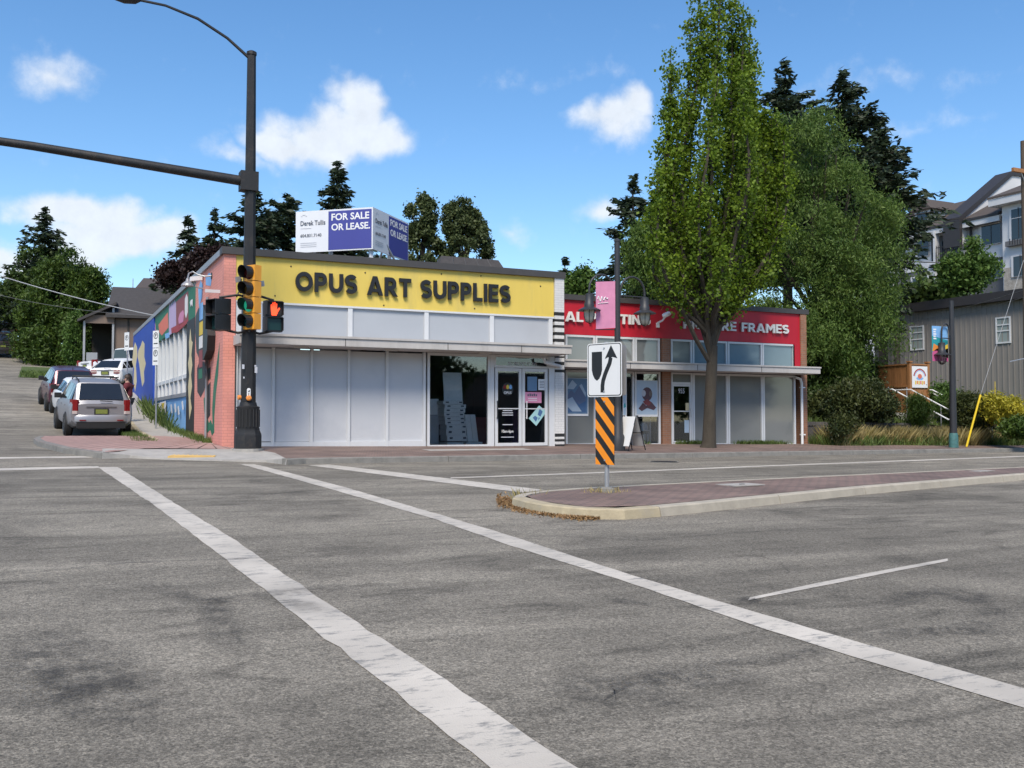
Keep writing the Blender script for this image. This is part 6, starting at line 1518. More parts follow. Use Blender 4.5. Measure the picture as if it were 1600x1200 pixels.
trect(1402, 1478, 418, 520, 'town_grey', 'lower_cladding', th=.06, zs=(4.5, zl_)); trect(1500, 1569, 418, 520, 'town_grey', 'lower_cladding', th=.06, zs=(4.5, hu(1550, 405, TU).z))
trect(1350, 1700, 1, 1, 'town_white', 'belt_course', th=.14, zs=(zl_, zl_ + .3))
# roofs: two pitched sections and a parapet between
def roofsec(xa, xb, ye, yr, name='roof', ov=.7, rise=None, back=6.0):
    va, vb = sorted((hu(xa, 350, TU).y, hu(xb, 350, TU).y)); zr_ = zEv + 3.1
    o = MB().prism([(TU - ov, va, zEv - .1), (TU - ov, vb, zEv - .1), (TU + back, vb, zr_), (TU + back, va, zr_)], (0, 0, .25)).build(name, 'shingle_brown', town)
    MB().box(TU - ov - .05, TU - ov + .1, va, vb, zEv - .5, zEv - .02).build('fascia_board', 'town_white', o); MB().box(TU - ov - .12, TU - ov - .05, va, vb, zEv - .08, zEv + .1).build('gutter', 'town_trim', o)
roofsec(1345, 1487, 0, 0); roofsec(1513, 1572, 0, 0)
# sloping parapet wall between the roofs
va, vb = sorted((hu(1490, 350, TU).y, hu(1512, 350, TU).y)); za_ = zEv - .6
par = [(TU - .9, za_ - 1.2), (TU - .9, zEv + .3), (TU + 5.2, zEv + 4.4), (TU + 7.2, zEv + 4.4), (TU + 7.2, zEv)]
MB().prism([(x, va, z) for x, z in par] , (0, vb - va, 0)).build('parapet_wall', 'town_white', town)
cap_ = [(TU - 1.05, zEv - 1.9), (TU - 1.05, zEv + .35), (TU + 5.1, zEv + 4.6), (TU + 7.4, zEv + 4.6), (TU + 7.4, zEv + 4.3), (TU + 5.2, zEv + 4.25), (TU - .75, zEv + .1), (TU - .75, zEv - 1.9)]
MB().prism([(x, va - .12, z) for x, z in cap_], (0, vb - va + .24, 0)).build('parapet_trim', 'town_trim', town)
# bay on the right
vbay0, vbay1 = sorted((hu(1566, 350, TU - 1).y, hu(1720, 350, TU - 1).y))
zb1 = hu(1585, 318, TU - 1).z
MB().box(TU - 1, TU + 4, vbay0, vbay1, 4.5, zb1).build('bay_wall', 'town_white', town)
MB().box(TU - 1.7, TU + 4, vbay0 - .0, vbay1 + .6, zb1, zb1 + .5).build('bay_eave', 'town_white', town)
MB().prism([(TU - 1.75, vbay0, zb1 + .5), (TU - 1.75, vbay1 + .65, zb1 + .5), (TU + 3, vbay1 + .2, zb1 + 2.3), (TU + 3, vbay0, zb1 + 2.3)], (0, 0, .15)).build('bay_roof', 'shingle_brown', town)
trect(1569, 1720, 1, 1, 'town_stone', 'stone_cladding', TU - 1.0, .08, zs=(4.5, hu(1585, 417, TU - 1).z))
def twin(x0, x1, y0, y1, u=TU, split=1, vs_=None):
    w_ = trect(x0 - 1.5, x1 + 1.5, y0 - 1.5, y1 + 1.5, 'town_white', 'window', u, .16); trect(x0, x1, y0, y1, 'window_dark', 'pane', u - .16, .02, w_)
    for k in range(1, split + 1):
        x = x0 + (x1 - x0) * k / (split + 1); trect(x - .5, x + .5, y0, y1, 'town_trim', 'glazing_bar', u - .18, .02, w_)
    if vs_: trect(x0, x1, y0 + (y1 - y0) * vs_ - .5, y0 + (y1 - y0) * vs_ + .5, 'town_white', 'glazing_bar', u - .18, .025, w_)
twin(1534.5, 1564, 351, 381); twin(1538, 1566, 410, 435); twin(1426, 1452, 433, 459, split=2); twin(1434, 1450.5, 376, 400, split=0); twin(1382, 1395, 440, 464)
twin(1581.5, 1625, 323, 371, TU - 1, 3, .3); twin(1583.5, 1625, 398, 429, TU - 1, 3); twin(1380, 1392, 392, 412)
bx = trect(1576.5, 1625, 374, 382, 'town_grey', 'flower_box', TU - 1.0, .4)
for k in range(12): trect(1578 + k * 4, 1579 + k * 4, 373, 382, 'town_trim', 'railing_bar', TU - 1.4, .03, bx)
# recessed balcony
bal = trect(1467, 1499, 366, 411, 'town_grey', 'balcony_recess', TU + .0, .02); trect(1489, 1498, 372, 411, 'window_dark', 'balcony_door', TU - .02, .03, bal); trect(1472, 1481, 376, 411, 'window_dark', 'balcony_door', TU - .02, .03, bal)
trect(1463, 1500, 383.5, 384.8, 'town_trim', 'balcony_rail', TU - .9, .06, bal); trect(1463, 1500, 410.5, 412.5, 'town_white', 'balcony_floor', TU + 0, .9, bal)
for k in range(13): trect(1463 + k * 2.9, 1463.7 + k * 2.9, 384, 411, 'town_trim', 'railing_bar', TU - .9, .03, bal)
trect(1457, 1459.5, 360, 480, 'town_trim', 'downpipe', TU - .15, .12); trect(1517, 1519.5, 350, 385, 'town_trim', 'downpipe', TU - .15, .12); trect(1465, 1468, 362, 500, 'town_white', 'column', TU - .3, .5)
trect(1456, 1466, 410, 500, 'town_white', 'column', TU - .1, .6)
# dormer at left
p_ = hu(1436, 352, TU); dz = zEv
dorm = MB().box(TU + .4, TU + 3.5, p_.y - .75, p_.y + .75, dz + .2, dz + 2.0).build('dormer', 'town_white', town)
MB().box(TU + .37, TU + .4, p_.y - .5, p_.y + .5, dz + .5, dz + 1.75).build('pane', 'window_dark', dorm)
MB().prism([(TU + .1, p_.y - 1.1, dz + 1.9), (TU + .1, p_.y + 1.1, dz + 1.9), (TU + .1, p_.y, dz + 2.9)], (4, 0, 0)).build('dormer_roof', 'shingle_brown', dorm)

# ================================================================== RIGHT VERGE: retaining wall, bed, stairs, fence, poles
rw = thing('retaining_wall', 'low dark stone retaining wall along the weedy verge', 'wall', (22.8, 25.3, .5))
stx0, stx1 = 29.5, 32.0
for (a, b_) in ((qe + .05, stx0), (stx1, 44)):
    x = a
    while x < b_ - .05:
        wd = min(random.uniform(.45, .8), b_ - x); z = .3
        for r_ in range(4):
            h = [.35, .33, .3, .16][r_]; zt_ = min(z + h, 1.42 - .012 * (x - 23))
            MB().box(x + .008, x + wd - .008, 25.3 + random.uniform(-.025, .02), 25.62, z + .006, zt_).build('stone_block', 'stone_wall', rw); z += h
        x += wd
MB().box(qe + .06, stx0 - .01, 25.34, 25.6, .2, 1.25).build('wall_core', 'joint', rw); MB().box(stx1 + .01, 44, 25.34, 25.6, .2, 1.15).build('wall_core', 'joint', rw)
bedx = np.arange(qe + .05, 43, .6)
struct(MB().ribbon([(x, 25.6) for x in bedx], [(x, 34) for x in bedx], 10, lambda x, y: 1.36 - .012 * (x - 23) + (y - 25.6) * .17 + .05 * math.sin(3 * x + y)).build('planting_bed', 'lawn'))
sta = thing('stairs', 'concrete steps with white handrails rising beside the wooden fence', 'stairs', (stx0, 24.6, .6))
zs0 = ZS(30.5, 24.7)
for k in range(7): MB().box(stx0 + .04, stx1 - .04, 24.75 + k * .36, 27.6, zs0 + .17 * k - .1, zs0 + .17 * (k + 1)).build('step', 'concrete', sta)
for i, x in enumerate((29.65, 30.65, 31.85)):
    rl_ = thing('handrail', ['white handrail on the left of the steps', 'white handrail in the middle of the steps', 'white handrail on the right of the steps'][i], 'handrail', (x, 24.6, zs0), 'handrails on the steps')
    zb2, zt2_ = zs0 + .93, zs0 + .93 + 1.18
    for dz_ in ((0,) if i < 2 else (0, -.12)): MB().tube([(x, 24.2, zb2 + dz_), (x, 24.55, zb2 + dz_), (x, 27.1, zt2_ + dz_), (x, 27.9, zt2_ + dz_)], .028, 7).build('rail', 'white', rl_)
    for y, z in ((24.45, zs0), (25.7, zs0 + .6), (27.3, zs0 + 1.15)): MB().tube([(x, y, z - .1), (x, y, zb2 + max(0, (y - 24.55)) / 2.55 * 1.18)], .024, 6).build('rail_post', 'sign_grey', rl_)
# wooden fence with sign
fc = hd(1422, 640, 38.0); fu, fv = fc.x, fc.y; ft = hd(1422, 566, 38).z; fb = 1.5
fe = thing('wooden_fence', 'new brown wooden fence panels with capped posts above the steps', 'fence', (fu, fv, fb))
for (x, y) in ((fu, fv), (fu + 1.0, fv), (fu, fv + 2.3)):
    MB().box(x - .06, x + .06, y - .06, y + .06, fb - .4, ft).build('fence_post', 'wood_fence', fe); MB().box(x - .09, x + .09, y - .09, y + .09, ft, ft + .05).build('post_cap', 'wood_fence', fe)
for k in range(15):
    y = fv + .09 + k * .145; MB().box(fu - .012 + .008 * (k % 2), fu + .012 + .008 * (k % 2), y, y + .138, fb - .3, ft - .1).build('fence_board', 'wood_fence', fe)
MB().box(fu - .05, fu + .05, fv + .06, fv + 2.25, ft - .1, ft - .05).build('fence_rail', 'wood_fence', fe); MB().box(fu - .05, fu + .05, fv + .06, fv + 2.25, ft - .98, ft - .9).build('fence_rail', 'wood_fence', fe)
for k in range(6):
    x = fu + .08 + k * .145; MB().box(x, x + .138, fv - .012, fv + .012, fb - .3, ft - .1).build('fence_board', 'wood_fence', fe)
MB().box(fu + .06, fu + .94, fv - .04, fv + .04, ft - .1, ft - .05).build('fence_rail', 'wood_fence', fe)
sgz0, sgz1 = ft - 1.0, ft - .15
sg = thing('daycare_sign', 'white square sign with a rainbow and coloured lettering on the wooden fence', 'sign', (fu + .5, fv - .05, sgz0))
MB().box(fu + .07, fu + .93, fv - .06, fv - .04, sgz0, sgz1).build('sign_board', 'white', sg)
cxs, czs = fu + .5, sgz0 + .4
for k, (m, rr) in enumerate((('tail_red', .36), ('m_salmon', .33), ('m_sky', .30))):
    mb = MB()
    for q in range(14):
        a1, a2 = math.pi * (.06 + .88 * q / 14), math.pi * (.06 + .88 * (q + 1) / 14)
        mb.prism([(cxs + r_ * math.cos(a), fv - .061, czs + r_ * math.sin(a)) for r_, a in ((rr, a1), (rr, a2), (rr - .03, a2), (rr - .03, a1))], (0, -.002, 0))
    mb.build('rainbow_band', m, sg)
MB().prism([(cxs + .12 * math.cos(t), fv - .061, czs + .05 + .1 * math.sin(t)) for t in np.linspace(0, 6.28, 12)[:-1]], (0, -.002, 0)).build('emblem', 'm_salmon', sg)
MB().prism([(cxs + .2 * math.cos(t), fv - .0605, czs - .03 + .07 * math.sin(t)) for t in np.linspace(0, 6.28, 12)[:-1]], (0, -.0015, 0)).build('emblem', 'm_sky', sg)
for k in range(6): MB().box(cxs - .27 + k * .095, cxs - .2 + k * .095, fv - .063, fv - .061, sgz0 + .12 + .02 * (k % 2), sgz0 + .27).build('lettering_block', ['m_yel', 'm_orange', 'm_yel', 'm_salmon', 'm_yel', 'm_orange'][k], sg)
# utility pole just outside the right edge, cross arm, guy wire with yellow guard
UV_ = 23.3; up = hv(1609, 695, UV_); uz = ZS(up.x, UV_)
ut = thing('utility_pole', 'wooden utility pole with cross arm at the right edge', 'utility pole', (up.x, UV_, uz))
zarm = hv(1590, 269, UV_).z
MB().tube([(up.x, UV_, uz - .2), (up.x, UV_, zarm + 1.2)], [.17, .12], 10).build('pole', 'wood_pole', ut, 40)
MB().box(up.x - .85, up.x + 1.5, UV_ - .2, UV_ - .1, zarm - .06, zarm + .08).build('cross_arm', 'wood_fence', ut); MB().tube([(up.x - .4, UV_ - .15, zarm - .05), (up.x, UV_ - .12, zarm - .6)], .02, 5).build('arm_brace', 'galv', ut)
a = hv(1573, 565.5, UV_); b_ = hv(1604, 558.5, UV_); MB().tube([(a.x, UV_ - .1, a.z), (up.x, UV_ - .1, b_.z)], .022, 6).build('stand_off_arm', 'galv', ut)
g0_ = hv(1510, 694, 23.4); gz_ = ZS(g0_.x, 23.4); g1_ = hv(1532, 617, 23.4)
tpw = Vector((up.x, UV_, hv(1605, 395, UV_).z))
gw = thing('guy_wire', 'guy wire with yellow plastic guard on the verge', 'guy wire', (g0_.x, 23.4, gz_))
MB().tube([(g0_.x, 23.4, gz_), (g1_.x, 23.4, g1_.z)], .035, 8).build('guard', 'yellow_guard', gw); MB().tube([(g0_.x, 23.41, gz_), (g1_.x, 23.4, g1_.z), tpw], .008, 5).build('wire', 'wire_pale', gw)
p_ = hv(1556, 672, 26.5); o = MB().tube([(p_.x, p_.y, p_.z - .3), (p_.x, p_.y, hv(1556, 596, 26.5).z)], .014, 6).build('marker_stake', 'yellow_guard'); tag(o, 'thin yellow stake standing beside the yellow shrub', 'stake')
# overhead cables
def cable(label, pts, r_=.012, sag=.3, m='wire'):
    a, b_ = Vector(pts[0]), Vector(pts[1]); P = [a.lerp(b_, t) - Vector((0, 0, sag * 4 * t * (1 - t))) for t in np.linspace(0, 1, 13)]
    o = MB().tube(P, r_, 5).build('overhead_cable', m); tag(o, label, 'cable', 'overhead cables')
cable('pale overhead cable running from the upper left down to the mural building', (hd(-60, 411, 40), (WU + .1, 40, hu(246, 492, WU).z)), .018, .15, 'wire_pale')
cable('thin overhead cable below the pale one at the left', (hd(-60, 445, 50), hd(246, 494, 42)), .01, .3)
cable('upper thin cable crossing the grey building', (hd(1380, 512, 45), hd(1640, 440, 33)), .01, .1)
cable('lower thin cable crossing the grey building', (hd(1380, 521, 45), hd(1640, 452, 33)), .01, .1)

# ================================================================== TREES AND PLANTS
# columnar street tree
tv = 23.2; tb = hv(1108, 697, tv); tz = ZS(tb.x, tv); ts = (tb - CAM).dot(_F) / FPX
def tp3(px, py, dy=0): p = hv(px, py, tv + dy); return p
tree = thing('columnar_maple_tree', 'tall columnar green street tree standing before the red shop', 'tree', (tb.x, tv, tz))
mb = MB(); fk = tp3(1112, 575)
mb.tube([Vector((tb.x - .05, tv, tz - .1)), Vector((tb.x, tv, tz + .15)), tp3(1109, 640), fk, tp3(1114, 540)], [.28, .21, .175, .165, .14], 12, False); mb.build('trunk', 'bark', tree, 50)
env = [(520, 1104, 34), (480, 1110, 74), (440, 1112, 90), (400, 1114, 99), (340, 1116, 107), (280, 1117, 106), (230, 1118, 97), (180, 1122, 84), (130, 1127, 64), (90, 1130, 58), (66, 1130, 54), (30, 1130, 46), (0, 1128, 36), (-40, 1126, 14)]
ey = np.array([e[0] for e in env][::-1], float); ec = np.array([e[1] for e in env][::-1], float); er = np.array([e[2] for e in env][::-1], float)
brm = MB(); C = []
lead = []
rs = random.Random(5)
for k in range(30):
    ang = rs.uniform(0, 2 * math.pi); rad = math.sqrt(rs.uniform(.03, 1)); ytop = rs.uniform(-20, 110) if rad < .62 else rs.uniform(110, 330)
    lead.append((ang, rad, ytop, None))
lead += [(math.pi, .9, 76, 1046), (math.pi * .98, .9, 100, 1049), (math.pi * 1.03, .85, 150, 1054), (0, .8, 20, 1172), (.2, .75, 50, 1160), (2.7, .8, 25, 1090), (2.6, .6, -10, 1100), (.1, .95, 215, 1196), (0, 1, 330, 1215), (math.pi, 1, 330, 1018), (3.3, 1, 260, 1020)] + [(rs.uniform(0, 6.28), rs.uniform(.6, 1), rs.uniform(395, 440), None) for _ in range(3)]
for ang, rad, ytop, pxt in lead:
    y0 = rs.uniform(490, 575); pts = []
    for i in range(9):
        f = i / 8; y = y0 + (ytop - y0) * f; g = min(1, f * 1.9) ** .8; cpx = float(np.interp(y, ey, ec))
        rr = float(np.interp(y, ey, er)) * .92 * rad * g
        px = cpx + rr * math.cos(ang) + (1110 - cpx) * (1 - g); dy = rr * ts * math.sin(ang) * .95
        if pxt is not None: px = px * (1 - f) + pxt * f if f < 1 else pxt
        p = tp3(px, y, 0); p.y += dy; p += Vector((rs.gauss(0, .05), rs.gauss(0, .05), 0)) * (i > 0); pts.append(p)
    brm.tube(pts, [.07 * (1 - i / 8) ** .8 + .01 for i in range(9)], 6, False)
    L = (pts[-1] - pts[0]).length
    for j in range(int(L * 9)):
        f = rs.uniform(.17, 1.0) ** .9; q = f * 8; i = min(7, int(q)); p = pts[i].lerp(pts[i + 1], q - i)
        off = Vector((rs.gauss(0, 1), rs.gauss(0, 1), rs.gauss(.3, .6))).normalized() * rs.uniform(.1, .5) * (1 - .5 * f)
        e_ = p + off
        if rs.random() < .3: brm.tube([p, e_], [.012, .005], 4, False)
        C.append((e_.x, e_.y, e_.z, .25 - .08 * f))
brm.build('branches', 'bark', tree)
C = np.array(C); rep = 25; P = np.repeat(C[:, :3], rep, 0) + rng.normal(size=(len(C) * rep, 3)) * np.repeat(C[:, 3], rep)[:, None] * np.array([.5, .5, .65])
quads_mesh('crown', leaf_quads(P, .098, .85, .3), 'leaf_maple', tree)

def big_tree(name, label, base, ells, m, nclump, rad, per, leaf, asp=.5, droop=.3, trunk=.25, group=None, inner=.6, tm='bark', bil=None):
    base = Vector(base); t = thing(name, label, 'tree', base, group)
    top = max(e[2] for e in ells); cx = float(np.mean([e[0] for e in ells])); cy = float(np.mean([e[1] for e in ells]))
    b = MB(); fork = base.lerp(Vector((cx, cy, top)), .3); b.tube([base - Vector((0, 0, .3)), fork], [trunk, trunk * .8], 9, False); b.build('trunk', tm, t, 50)
    b = MB(); tips = []
    for e in ells:
        for k in range(4): d = Vector(rng.normal(size=3)).normalized(); tips.append(Vector((e[0] + d.x * e[3] * .75, e[1] + d.y * e[4] * .75, e[2] + d.z * e[5] * .75)))
    branches(b, fork, tips, trunk * .45, .02); b.build('branches', tm, t)
    pos = billows(ells, *bil) if bil else clumps(ells, nclump, rad, per, inner=inner)
    quads_mesh('crown', leaf_quads(pos, leaf, asp, droop), m, t)
    return t
def E(px, py, d, rpx, rpy, depth=None):
    p = hd(px, py, d); s = d / FPX; return (p.x, p.y, p.z, rpx * s, (depth or rpx) * s, rpy * s)
# willow-leaved tree mass right of the shop
Dw = 39
big_tree('broad_green_tree', 'broad fine-leaved green tree beside the red shop', tuple(hd(1290, 655, Dw)), [E(1245, 250, Dw, 60, 60), E(1310, 330, Dw, 70, 80), E(1240, 360, Dw, 75, 100), E(1330, 420, Dw, 62, 80), E(1270, 470, Dw, 90, 90), E(1328, 520, Dw - 1, 45, 75), E(1250, 540, Dw - 1, 65, 60), E(1300, 275, Dw, 40, 45), E(1312, 575, Dw - 1, 46, 45), E(1280, 590, Dw - 1, 60, 45)],
         'leaf_willow', 1500, .62, 62, .155, .3, 1.0, .35, bil=(105, 1.05, 34, .3, 38))
big_tree('light_green_tree', 'light green tree left of the columnar tree behind the red roof', tuple(hd(1030, 480, 42)), [E(1040, 430, 42, 42, 50), E(1010, 400, 42, 30, 42), E(1060, 370, 42, 30, 55)], 'leaf_willow', 260, .6, 60, .19, .32, 1.0, .2, bil=(34, .75, 22, .32, 28))
# conifers
def cf(px, ytop, ybase, d, rpx, label, nm='fir_tree', **kw):
    b = hd(px, ybase, d); t = hd(px, ytop, d); return conifer(nm, label, b, t.z - b.z, rpx * d / FPX, **kw)
cf(1232, 92, 560, 55, 215, 'tall dark fir with blunt top behind the broad green tree', dens=1.25, ragged=.5, spray=.48, shape=.86, z0=.3)
cf(1325, 104, 560, 54, 265, 'tall dark fir with pointed top and long right-hand boughs', dens=1.2, ragged=.6, spray=.48, shape=.9, z0=.34)
cf(1275, 150, 560, 57, 200, 'dark fir filling between the two tall fir tops', dens=1.2, ragged=.4, spray=.48, shape=.85, z0=.3)
cf(1380, 190, 560, 53, 175, 'dark fir with ragged crown in front of the townhouses', dens=1.1, ragged=.65, spray=.46, shape=.85, z0=.64)
cf(1402, 345, 560, 51, 42, 'small dark fir before the townhouse windows', dens=.7, ragged=.6, spray=.42, shape=.6, z0=.2)
cf(990, 272, 560, 50, 88, 'dark fir behind the twin-arm street lamp', dens=1.5, ragged=.5, spray=.45, shape=.6)
cf(1022, 300, 560, 52, 60, 'dark fir tucked behind the columnar tree', dens=1.2, ragged=.4, spray=.45)
cf(883, 402, 520, 70, 22, 'slim distant spruce above the striped pier', dens=1.2, spray=.5, ragged=.5)
cf(525, 250, 470, 62, 80, 'pointed fir directly behind the roof billboard', dens=1.8, ragged=.4, spray=.45, shape=.75)
cf(390, 292, 470, 58, 80, 'dark fir behind the traffic signal pole', dens=1.8, ragged=.4, spray=.45, shape=.55)
cf(446, 304, 470, 60, 76, 'broad dark fir left of the roof billboard', dens=1.8, ragged=.4, spray=.45, shape=.5)
cf(293, 340, 470, 60, 58, 'small ragged fir at the left end of the tree row', dens=1.5, ragged=.5, spray=.5)
cf(334, 326, 470, 61, 62, 'slim dark fir right of the small ragged fir', dens=1.6, ragged=.45, spray=.42)
cf(420, 330, 470, 64, 60, 'dark fir filling behind the signal pole and billboard', dens=1.5, ragged=.3, spray=.45, shape=.45)
cf(565, 345, 470, 66, 60, 'low dark fir behind the blue billboard panel', dens=1.5, ragged=.3, spray=.45, shape=.4)
cf(66, 322, 590, 66, 125, 'spiky-topped fir rising above the big hedge at left', dens=1.3, ragged=.55, spray=.42, z0=.3, shape=.8)
big_tree('plum_tree', 'dark purple-leaved tree above the pink side wall', tuple(hd(310, 480, 50)), [E(298, 430, 50, 30, 17), E(330, 420, 50, 34, 22), E(275, 438, 50, 17, 9)], 'leaf_plum', 330, .45, 60, .2, .6, .2, .2, tm='bark_dark', bil=(34, .5, 16, .24, 26))
big_tree('poplar_tree', 'left of two olive-green poplars behind the shop roof', tuple(hd(660, 470, 55)), [E(660, 395, 55, 27, 55), E(655, 350, 55, 20, 36), E(664, 330, 55, 12, 24)], 'leaf_poplar', 330, .4, 46, .17, .7, .2, .2, 'poplars behind the shop', inner=.2, bil=(60, .3, 12, .2, 22))
big_tree('poplar_tree', 'right and broader of two olive-green poplars behind the shop roof', tuple(hd(728, 470, 55)), [E(728, 395, 55, 38, 58), E(720, 350, 55, 24, 38), E(735, 335, 55, 14, 28), E(708, 340, 55, 9, 24)], 'leaf_poplar', 480, .42, 46, .17, .7, .2, .2, 'poplars behind the shop', inner=.2, bil=(85, .32, 12, .2, 22))
big_tree('leafy_tree', 'small bright green tree between the striped pier and the lamp', tuple(hd(905, 480, 60)), [E(905, 448, 60, 22, 22), E(912, 432, 60, 10, 10)], 'leaf_bright', 110, .45, 40, .24, .7, .2, .1)
big_tree('birch_tree', 'bright green young tree before the townhouses', tuple(hd(1508, 470, 50)), [E(1508, 430, 50, 26, 34), E(1520, 395, 50, 12, 26), E(1535, 420, 50, 20, 18), E(1490, 425, 50, 18, 26)], 'leaf_bright', 190, .42, 44, .2, .6, .3, .12)
# big hedge group at the left
Dh = 63
big_tree('round_maple_tree', 'round dark green tree at the back of the big hedge at left', tuple(hd(60, 590, Dh + 3)), [E(66, 446, Dh + 3, 36, 36), E(50, 478, Dh + 3, 24, 38), E(84, 470, Dh + 3, 44, 50)], 'leaf_hedge', 420, .6, 60, .25, .8, .3, .25, bil=(60, .95, 20, .36, 26))
big_tree('cedar_hedge_tree', 'dense green cedar filling the left side of the side street', tuple(hd(75, 590, Dh)), [E(84, 532, Dh, 44, 52), E(72, 502, Dh, 34, 56), E(100, 470, Dh, 36, 70), E(118, 500, Dh, 34, 60), E(100, 545, Dh - 1, 42, 40), E(140, 490, Dh, 24, 36), E(115, 430, Dh, 18, 40), E(135, 450, Dh, 14, 30), E(68, 560, Dh - 1, 24, 24)], 'leaf_cedar', 1000, .55, 60, .26, .35, .6, .3, bil=(130, .8, 20, .32, 26))
big_tree('columnar_cedar', 'narrow bright green cedar beside the house porch', tuple(hd(118, 572, Dh - 5)), [E(117, 540, Dh - 5, 15, 32), E(118, 515, Dh - 5, 10, 22), E(119, 500, Dh - 5, 6, 12)], 'leaf_bright', 150, .3, 50, .2, .35, -.6, .08)
# far tree belts behind the buildings so that the gaps read as trees
for i, (px, py, d, rx, ry, lab) in enumerate(((15, 475, 95, 40, 30, 'distant green tree at the far left end of the street'), (-60, 470, 90, 60, 50, 'distant green tree beyond the left edge'), (1450, 470, 60, 30, 20, 'low shrub between grey building and townhouses'))):
    big_tree('distant_tree', lab, tuple(hd(px, py + ry, d)), [E(px, py, d, rx, ry), E(px + rx * .5, py + 5, d, rx * .6, ry * .7)], 'leaf_hedge', 160, .9, 45, .4, .7, .2, .2)
# shrubs on the bed
def shrub(name, label, ells, m, nclump, rad, per, leaf, asp=.4, droop=0, base=None, group=None):
    e = ells[0]; b = base or (e[0], e[1], e[2] - e[5]); t = thing(name, label, 'shrub', b, group)
    st_ = MB(); branches(st_, b, [(q[0] + rng.normal() * q[3] * .4, q[1] + rng.normal() * q[4] * .4, q[2]) for q in ells for _ in range(4)], .03, .01); st_.build('stems', 'bark_dark', t)
    quads_mesh('foliage', leaf_quads(clumps(ells, nclump, rad, per, inner=.45), leaf, asp, droop), m, t); return t
shrub('rounded_shrub', 'large dark rounded shrub behind the retaining wall', [E(1340, 625, 34.5, 48, 30), E(1310, 635, 34.5, 40, 28), E(1375, 640, 34.5, 26, 18)], 'leaf_bush', 420, .3, 55, .13)
shrub('dark_shrub', 'dark leafy shrub beside the brick pier', [E(1285, 640, 35.5, 30, 40), E(1275, 600, 38, 30, 44), E(1310, 600, 39, 50, 44), E(1290, 560, 41, 60, 50), E(1345, 590, 40, 34, 40)], 'leaf_hedge', 800, .34, 48, .15)
shrub('trailing_shrub', 'dark shrub hanging over the retaining wall', [E(1318, 662, 32.6, 20, 14), E(1310, 672, 32.2, 14, 9)], 'leaf_bush', 90, .22, 40, .1)
shrub('broom_shrub', 'feathery green shrub left of the steps', [E(1436, 645, 35.2, 18, 18), E(1432, 632, 35.2, 12, 16)], 'leaf_cedar', 150, .2, 50, .16, .12, -1.2)
shrub('green_shrub', 'green shrub below the white square sign', [E(1468, 620, 38.5, 16, 24), E(1485, 635, 37, 20, 22)], 'leaf_bright', 150, .25, 50, .15, .3, -.4)
shrub('olive_shrub', 'olive shrub right of the black lamp post', [E(1515, 640, 35.5, 26, 28), E(1530, 650, 35.5, 20, 22)], 'leaf_bush', 220, .25, 50, .15, .25, -.6)
shrub('yellow_shrub', 'bright yellow shrub in front of the grey building', [E(1563, 640, 34.5, 22, 20), E(1575, 648, 34.5, 22, 16), E(1550, 630, 34.5, 10, 14), E(1585, 632, 34.5, 12, 10)], 'leaf_yellow', 210, .22, 50, .13, .35, -.3)
shrub('green_shrub', 'low green shrub at the right end of the retaining wall', [E(1590, 668, 33.5, 24, 12)], 'leaf_cedar', 120, .22, 50, .14)
# grass and weeds
def blades(name, label, pts, hgt, m, wd=.012, lean=.35):
    n = len(pts); P = np.array(pts); h = hgt * rng.uniform(.45, 1.25, n); a = rng.uniform(0, 2 * np.pi, n); s = np.stack([np.cos(a), np.sin(a), np.zeros(n)], 1) * wd
    l = rng.normal(size=(n, 3)) * lean; l[:, 2] = 0; V = np.empty((n, 4, 3)); V[:, 0] = P - s; V[:, 1] = P + s; V[:, 2] = P + (l * .5 * h[:, None]) + np.array([0, 0, 1]) * h[:, None] * .6 + s * .8; V[:, 3] = P + l * h[:, None] + np.array([0, 0, 1]) * h[:, None]
    o = quads_mesh(name, V.reshape(-1, 3), m, None); tag(o, label, 'grass', kind='stuff')
def scatter(n, x0, x1, y0f, y1f, zf, patchy=0.0):
    out = []
    while len(out) < n:
        x = random.uniform(x0, x1); y = random.uniform(y0f(x), y1f(x))
        if patchy and math.sin(x * 2.1 + 1.3 * math.sin(x * .7)) + random.uniform(-1, 1) < patchy: continue
        out.append((x, y, zf(x, y)))
    return out
zv = lambda x, y: ZS(x, y) - .01
blades('dry_verge_grass', 'tall dry grass growing along the foot of the retaining wall', scatter(13000, qe + .4, 40, lambda x: 24.35 + .25 * math.sin(x), lambda x: 25.3, zv, -.4), .6, 'dry_grass')
blades('green_verge_grass', 'green weeds mixed in the dry verge grass', scatter(8000, qe + .1, 42, lambda x: 24.25 + .2 * math.sin(x * 1.7), lambda x: 25.3, zv, .0), .36, 'green_grass')
blades('bed_grass', 'green grass on the bed above the retaining wall', scatter(9000, qe + .2, 42, lambda x: 25.6, lambda x: 29, lambda x, y: 1.34 - .012 * (x - 23) + (y - 25.6) * .17), .25, 'green_grass')
blades('facade_weeds', 'small weeds along the foot of the red shop', scatter(1500, uR, qe, lambda x: 24.95, lambda x: 25.08, zv, .6), .14, 'green_grass')
zw = lambda x, y: ZS(x, y) - .01
def sidew(n): return [(WU - abs(random.gauss(0, .14)), v, ZS(WU, v) - .01) for v in [random.uniform(25.5, 44) for _ in range(n)]]
blades('wall_weeds', 'weeds along the foot of the mural wall', sidew(3000), .17, 'green_grass', .009)
blades('tall_wall_weeds', 'tall weeds at the blue mural wall', [(WU - .1 - abs(random.gauss(0, .2)), v, ZS(WU, v) - .01) for v in [random.gauss(37.5, 2.2) for _ in range(450)]], .6, 'green_grass', .014)
blades('verge_strip_grass', 'green grass strip beside the yellow side kerb', [(2.62 - random.uniform(0, .5), v, Gz(2.6, v)) for v in [random.uniform(26.4, 33) for _ in range(4200)]], .16, 'green_grass', .012)
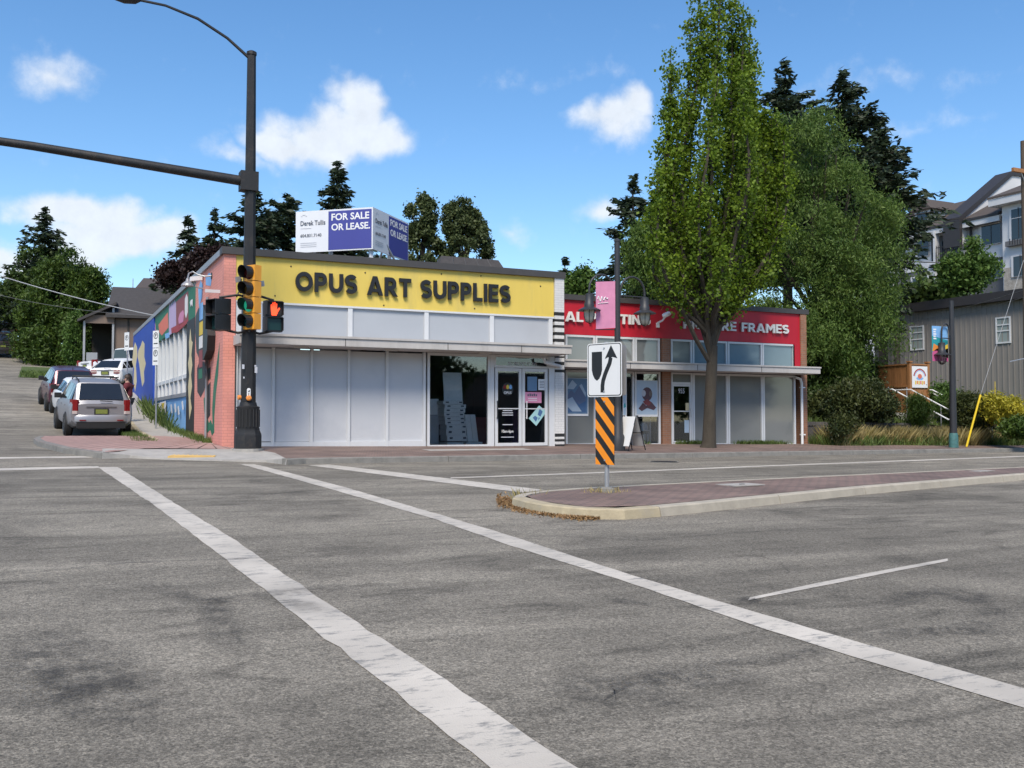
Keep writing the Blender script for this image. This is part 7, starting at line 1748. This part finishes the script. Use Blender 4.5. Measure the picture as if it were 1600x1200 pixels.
lw = [hd(x, y, 62) for x, y in ((30, 575), (70, 590))]
struct(MB().ribbon([(x, 57.5) for x in np.arange(-1.3, 4, .6)], [(x, 66) for x in np.arange(-1.3, 4, .6)], 6, lambda x, y: Gz(x, y) + .02).build('lawn', 'lawn'))
blades('lawn_grass', 'grass under the big hedge at left', [(random.uniform(-6.4, 3), random.uniform(57.5, 62), 0) for _ in range(1)] and [(x, y, Gz(x, y) + .01) for x, y in [(random.uniform(-1.2, 3.2), random.uniform(57.5, 61)) for _ in range(1800)]], .22, 'green_grass', .03)
# leaf litter at the nose of the median
nose = hg(835, 790); lit = []
for _ in range(4200):
    px = random.uniform(776, 938); t = (px - 776) / 162; base_y = 786 + 23 * min(1, t * 1.25)
    py = base_y + (random.gauss(-3, 5) if px < 800 else abs(random.gauss(0, 4.5 * (1 - t * .75)))); g = hg(px, py, .004); lit.append((g.x, g.y, g.z + random.uniform(0, .025)))
o = quads_mesh('leaf_litter', leaf_quads(np.array(lit), .042, .4, 0), 'litter', None); tag(o, 'dry brown leaf litter against the yellow nose of the median', 'leaf litter', kind='stuff')
blades('median_weeds', 'dry weeds growing at the nose of the median', [(*hg(random.uniform(800, 850), random.gauss(783, 3), .0)[:2], Gz(*hg(825, 785)[:2])) for _ in range(160)], .16, 'dry_grass', .006)
sp2 = [(sx + random.gauss(0, .13), sy + random.gauss(0, .1), sz) for _ in range(160)]
blades('post_weeds', 'weeds around the foot of the keep right sign', sp2, .07, 'dry_grass', .006)

# ================================================================== ACROSS THE STREET BEHIND THE CAMERA (out of view, added for reflections in the shop windows)
for i, (x, y, hh_, lab) in enumerate(((-14, -22, 11, 'broad street tree behind the viewer, far left'), (-3, -26, 12, 'broad street tree behind the viewer, left'), (9, -24, 10, 'broad street tree behind the viewer, middle'), (19, -21, 12, 'broad street tree behind the viewer, right'), (25, -25, 12, 'broad street tree behind the viewer, far right'), (56, -22, 11, 'street tree behind the viewer beyond the right edge'))):
    g = Gz(x, y); big_tree('opposite_street_tree', lab, (x, y, g), [(x, y, g + hh_ * .6, 4.2, 4, hh_ * .38), (x + 2.5, y, g + hh_ * .45, 3.4, 3.4, 3), (x - 2.5, y + 1, g + hh_ * .45, 3.4, 3.4, 3)], 'leaf_hedge', 170, 1.1, 40, .5, .8, .2, .3, 'street trees across the road')
ob_ = thing('reflection_building', 'unseen low brown building added behind the viewer for window reflections', 'building', (12, -34, 0))  # unseen block, added so the shop glass reflects a dark wall
g = Gz(12, -34); MB().box(-30, 55, -46, -34, g - .5, g + 6).build('wall', 'house_brown', ob_); MB().box(-30.4, 55.4, -46.4, -33.6, g + 6, g + 6.4).build('roof', 'cap', ob_)
for k in range(16): MB().box(-27 + k * 5.1, -24 + k * 5.1, -33.99, -33.93, g + 1.2, g + 3.2).build('window', 'window_dark', ob_)
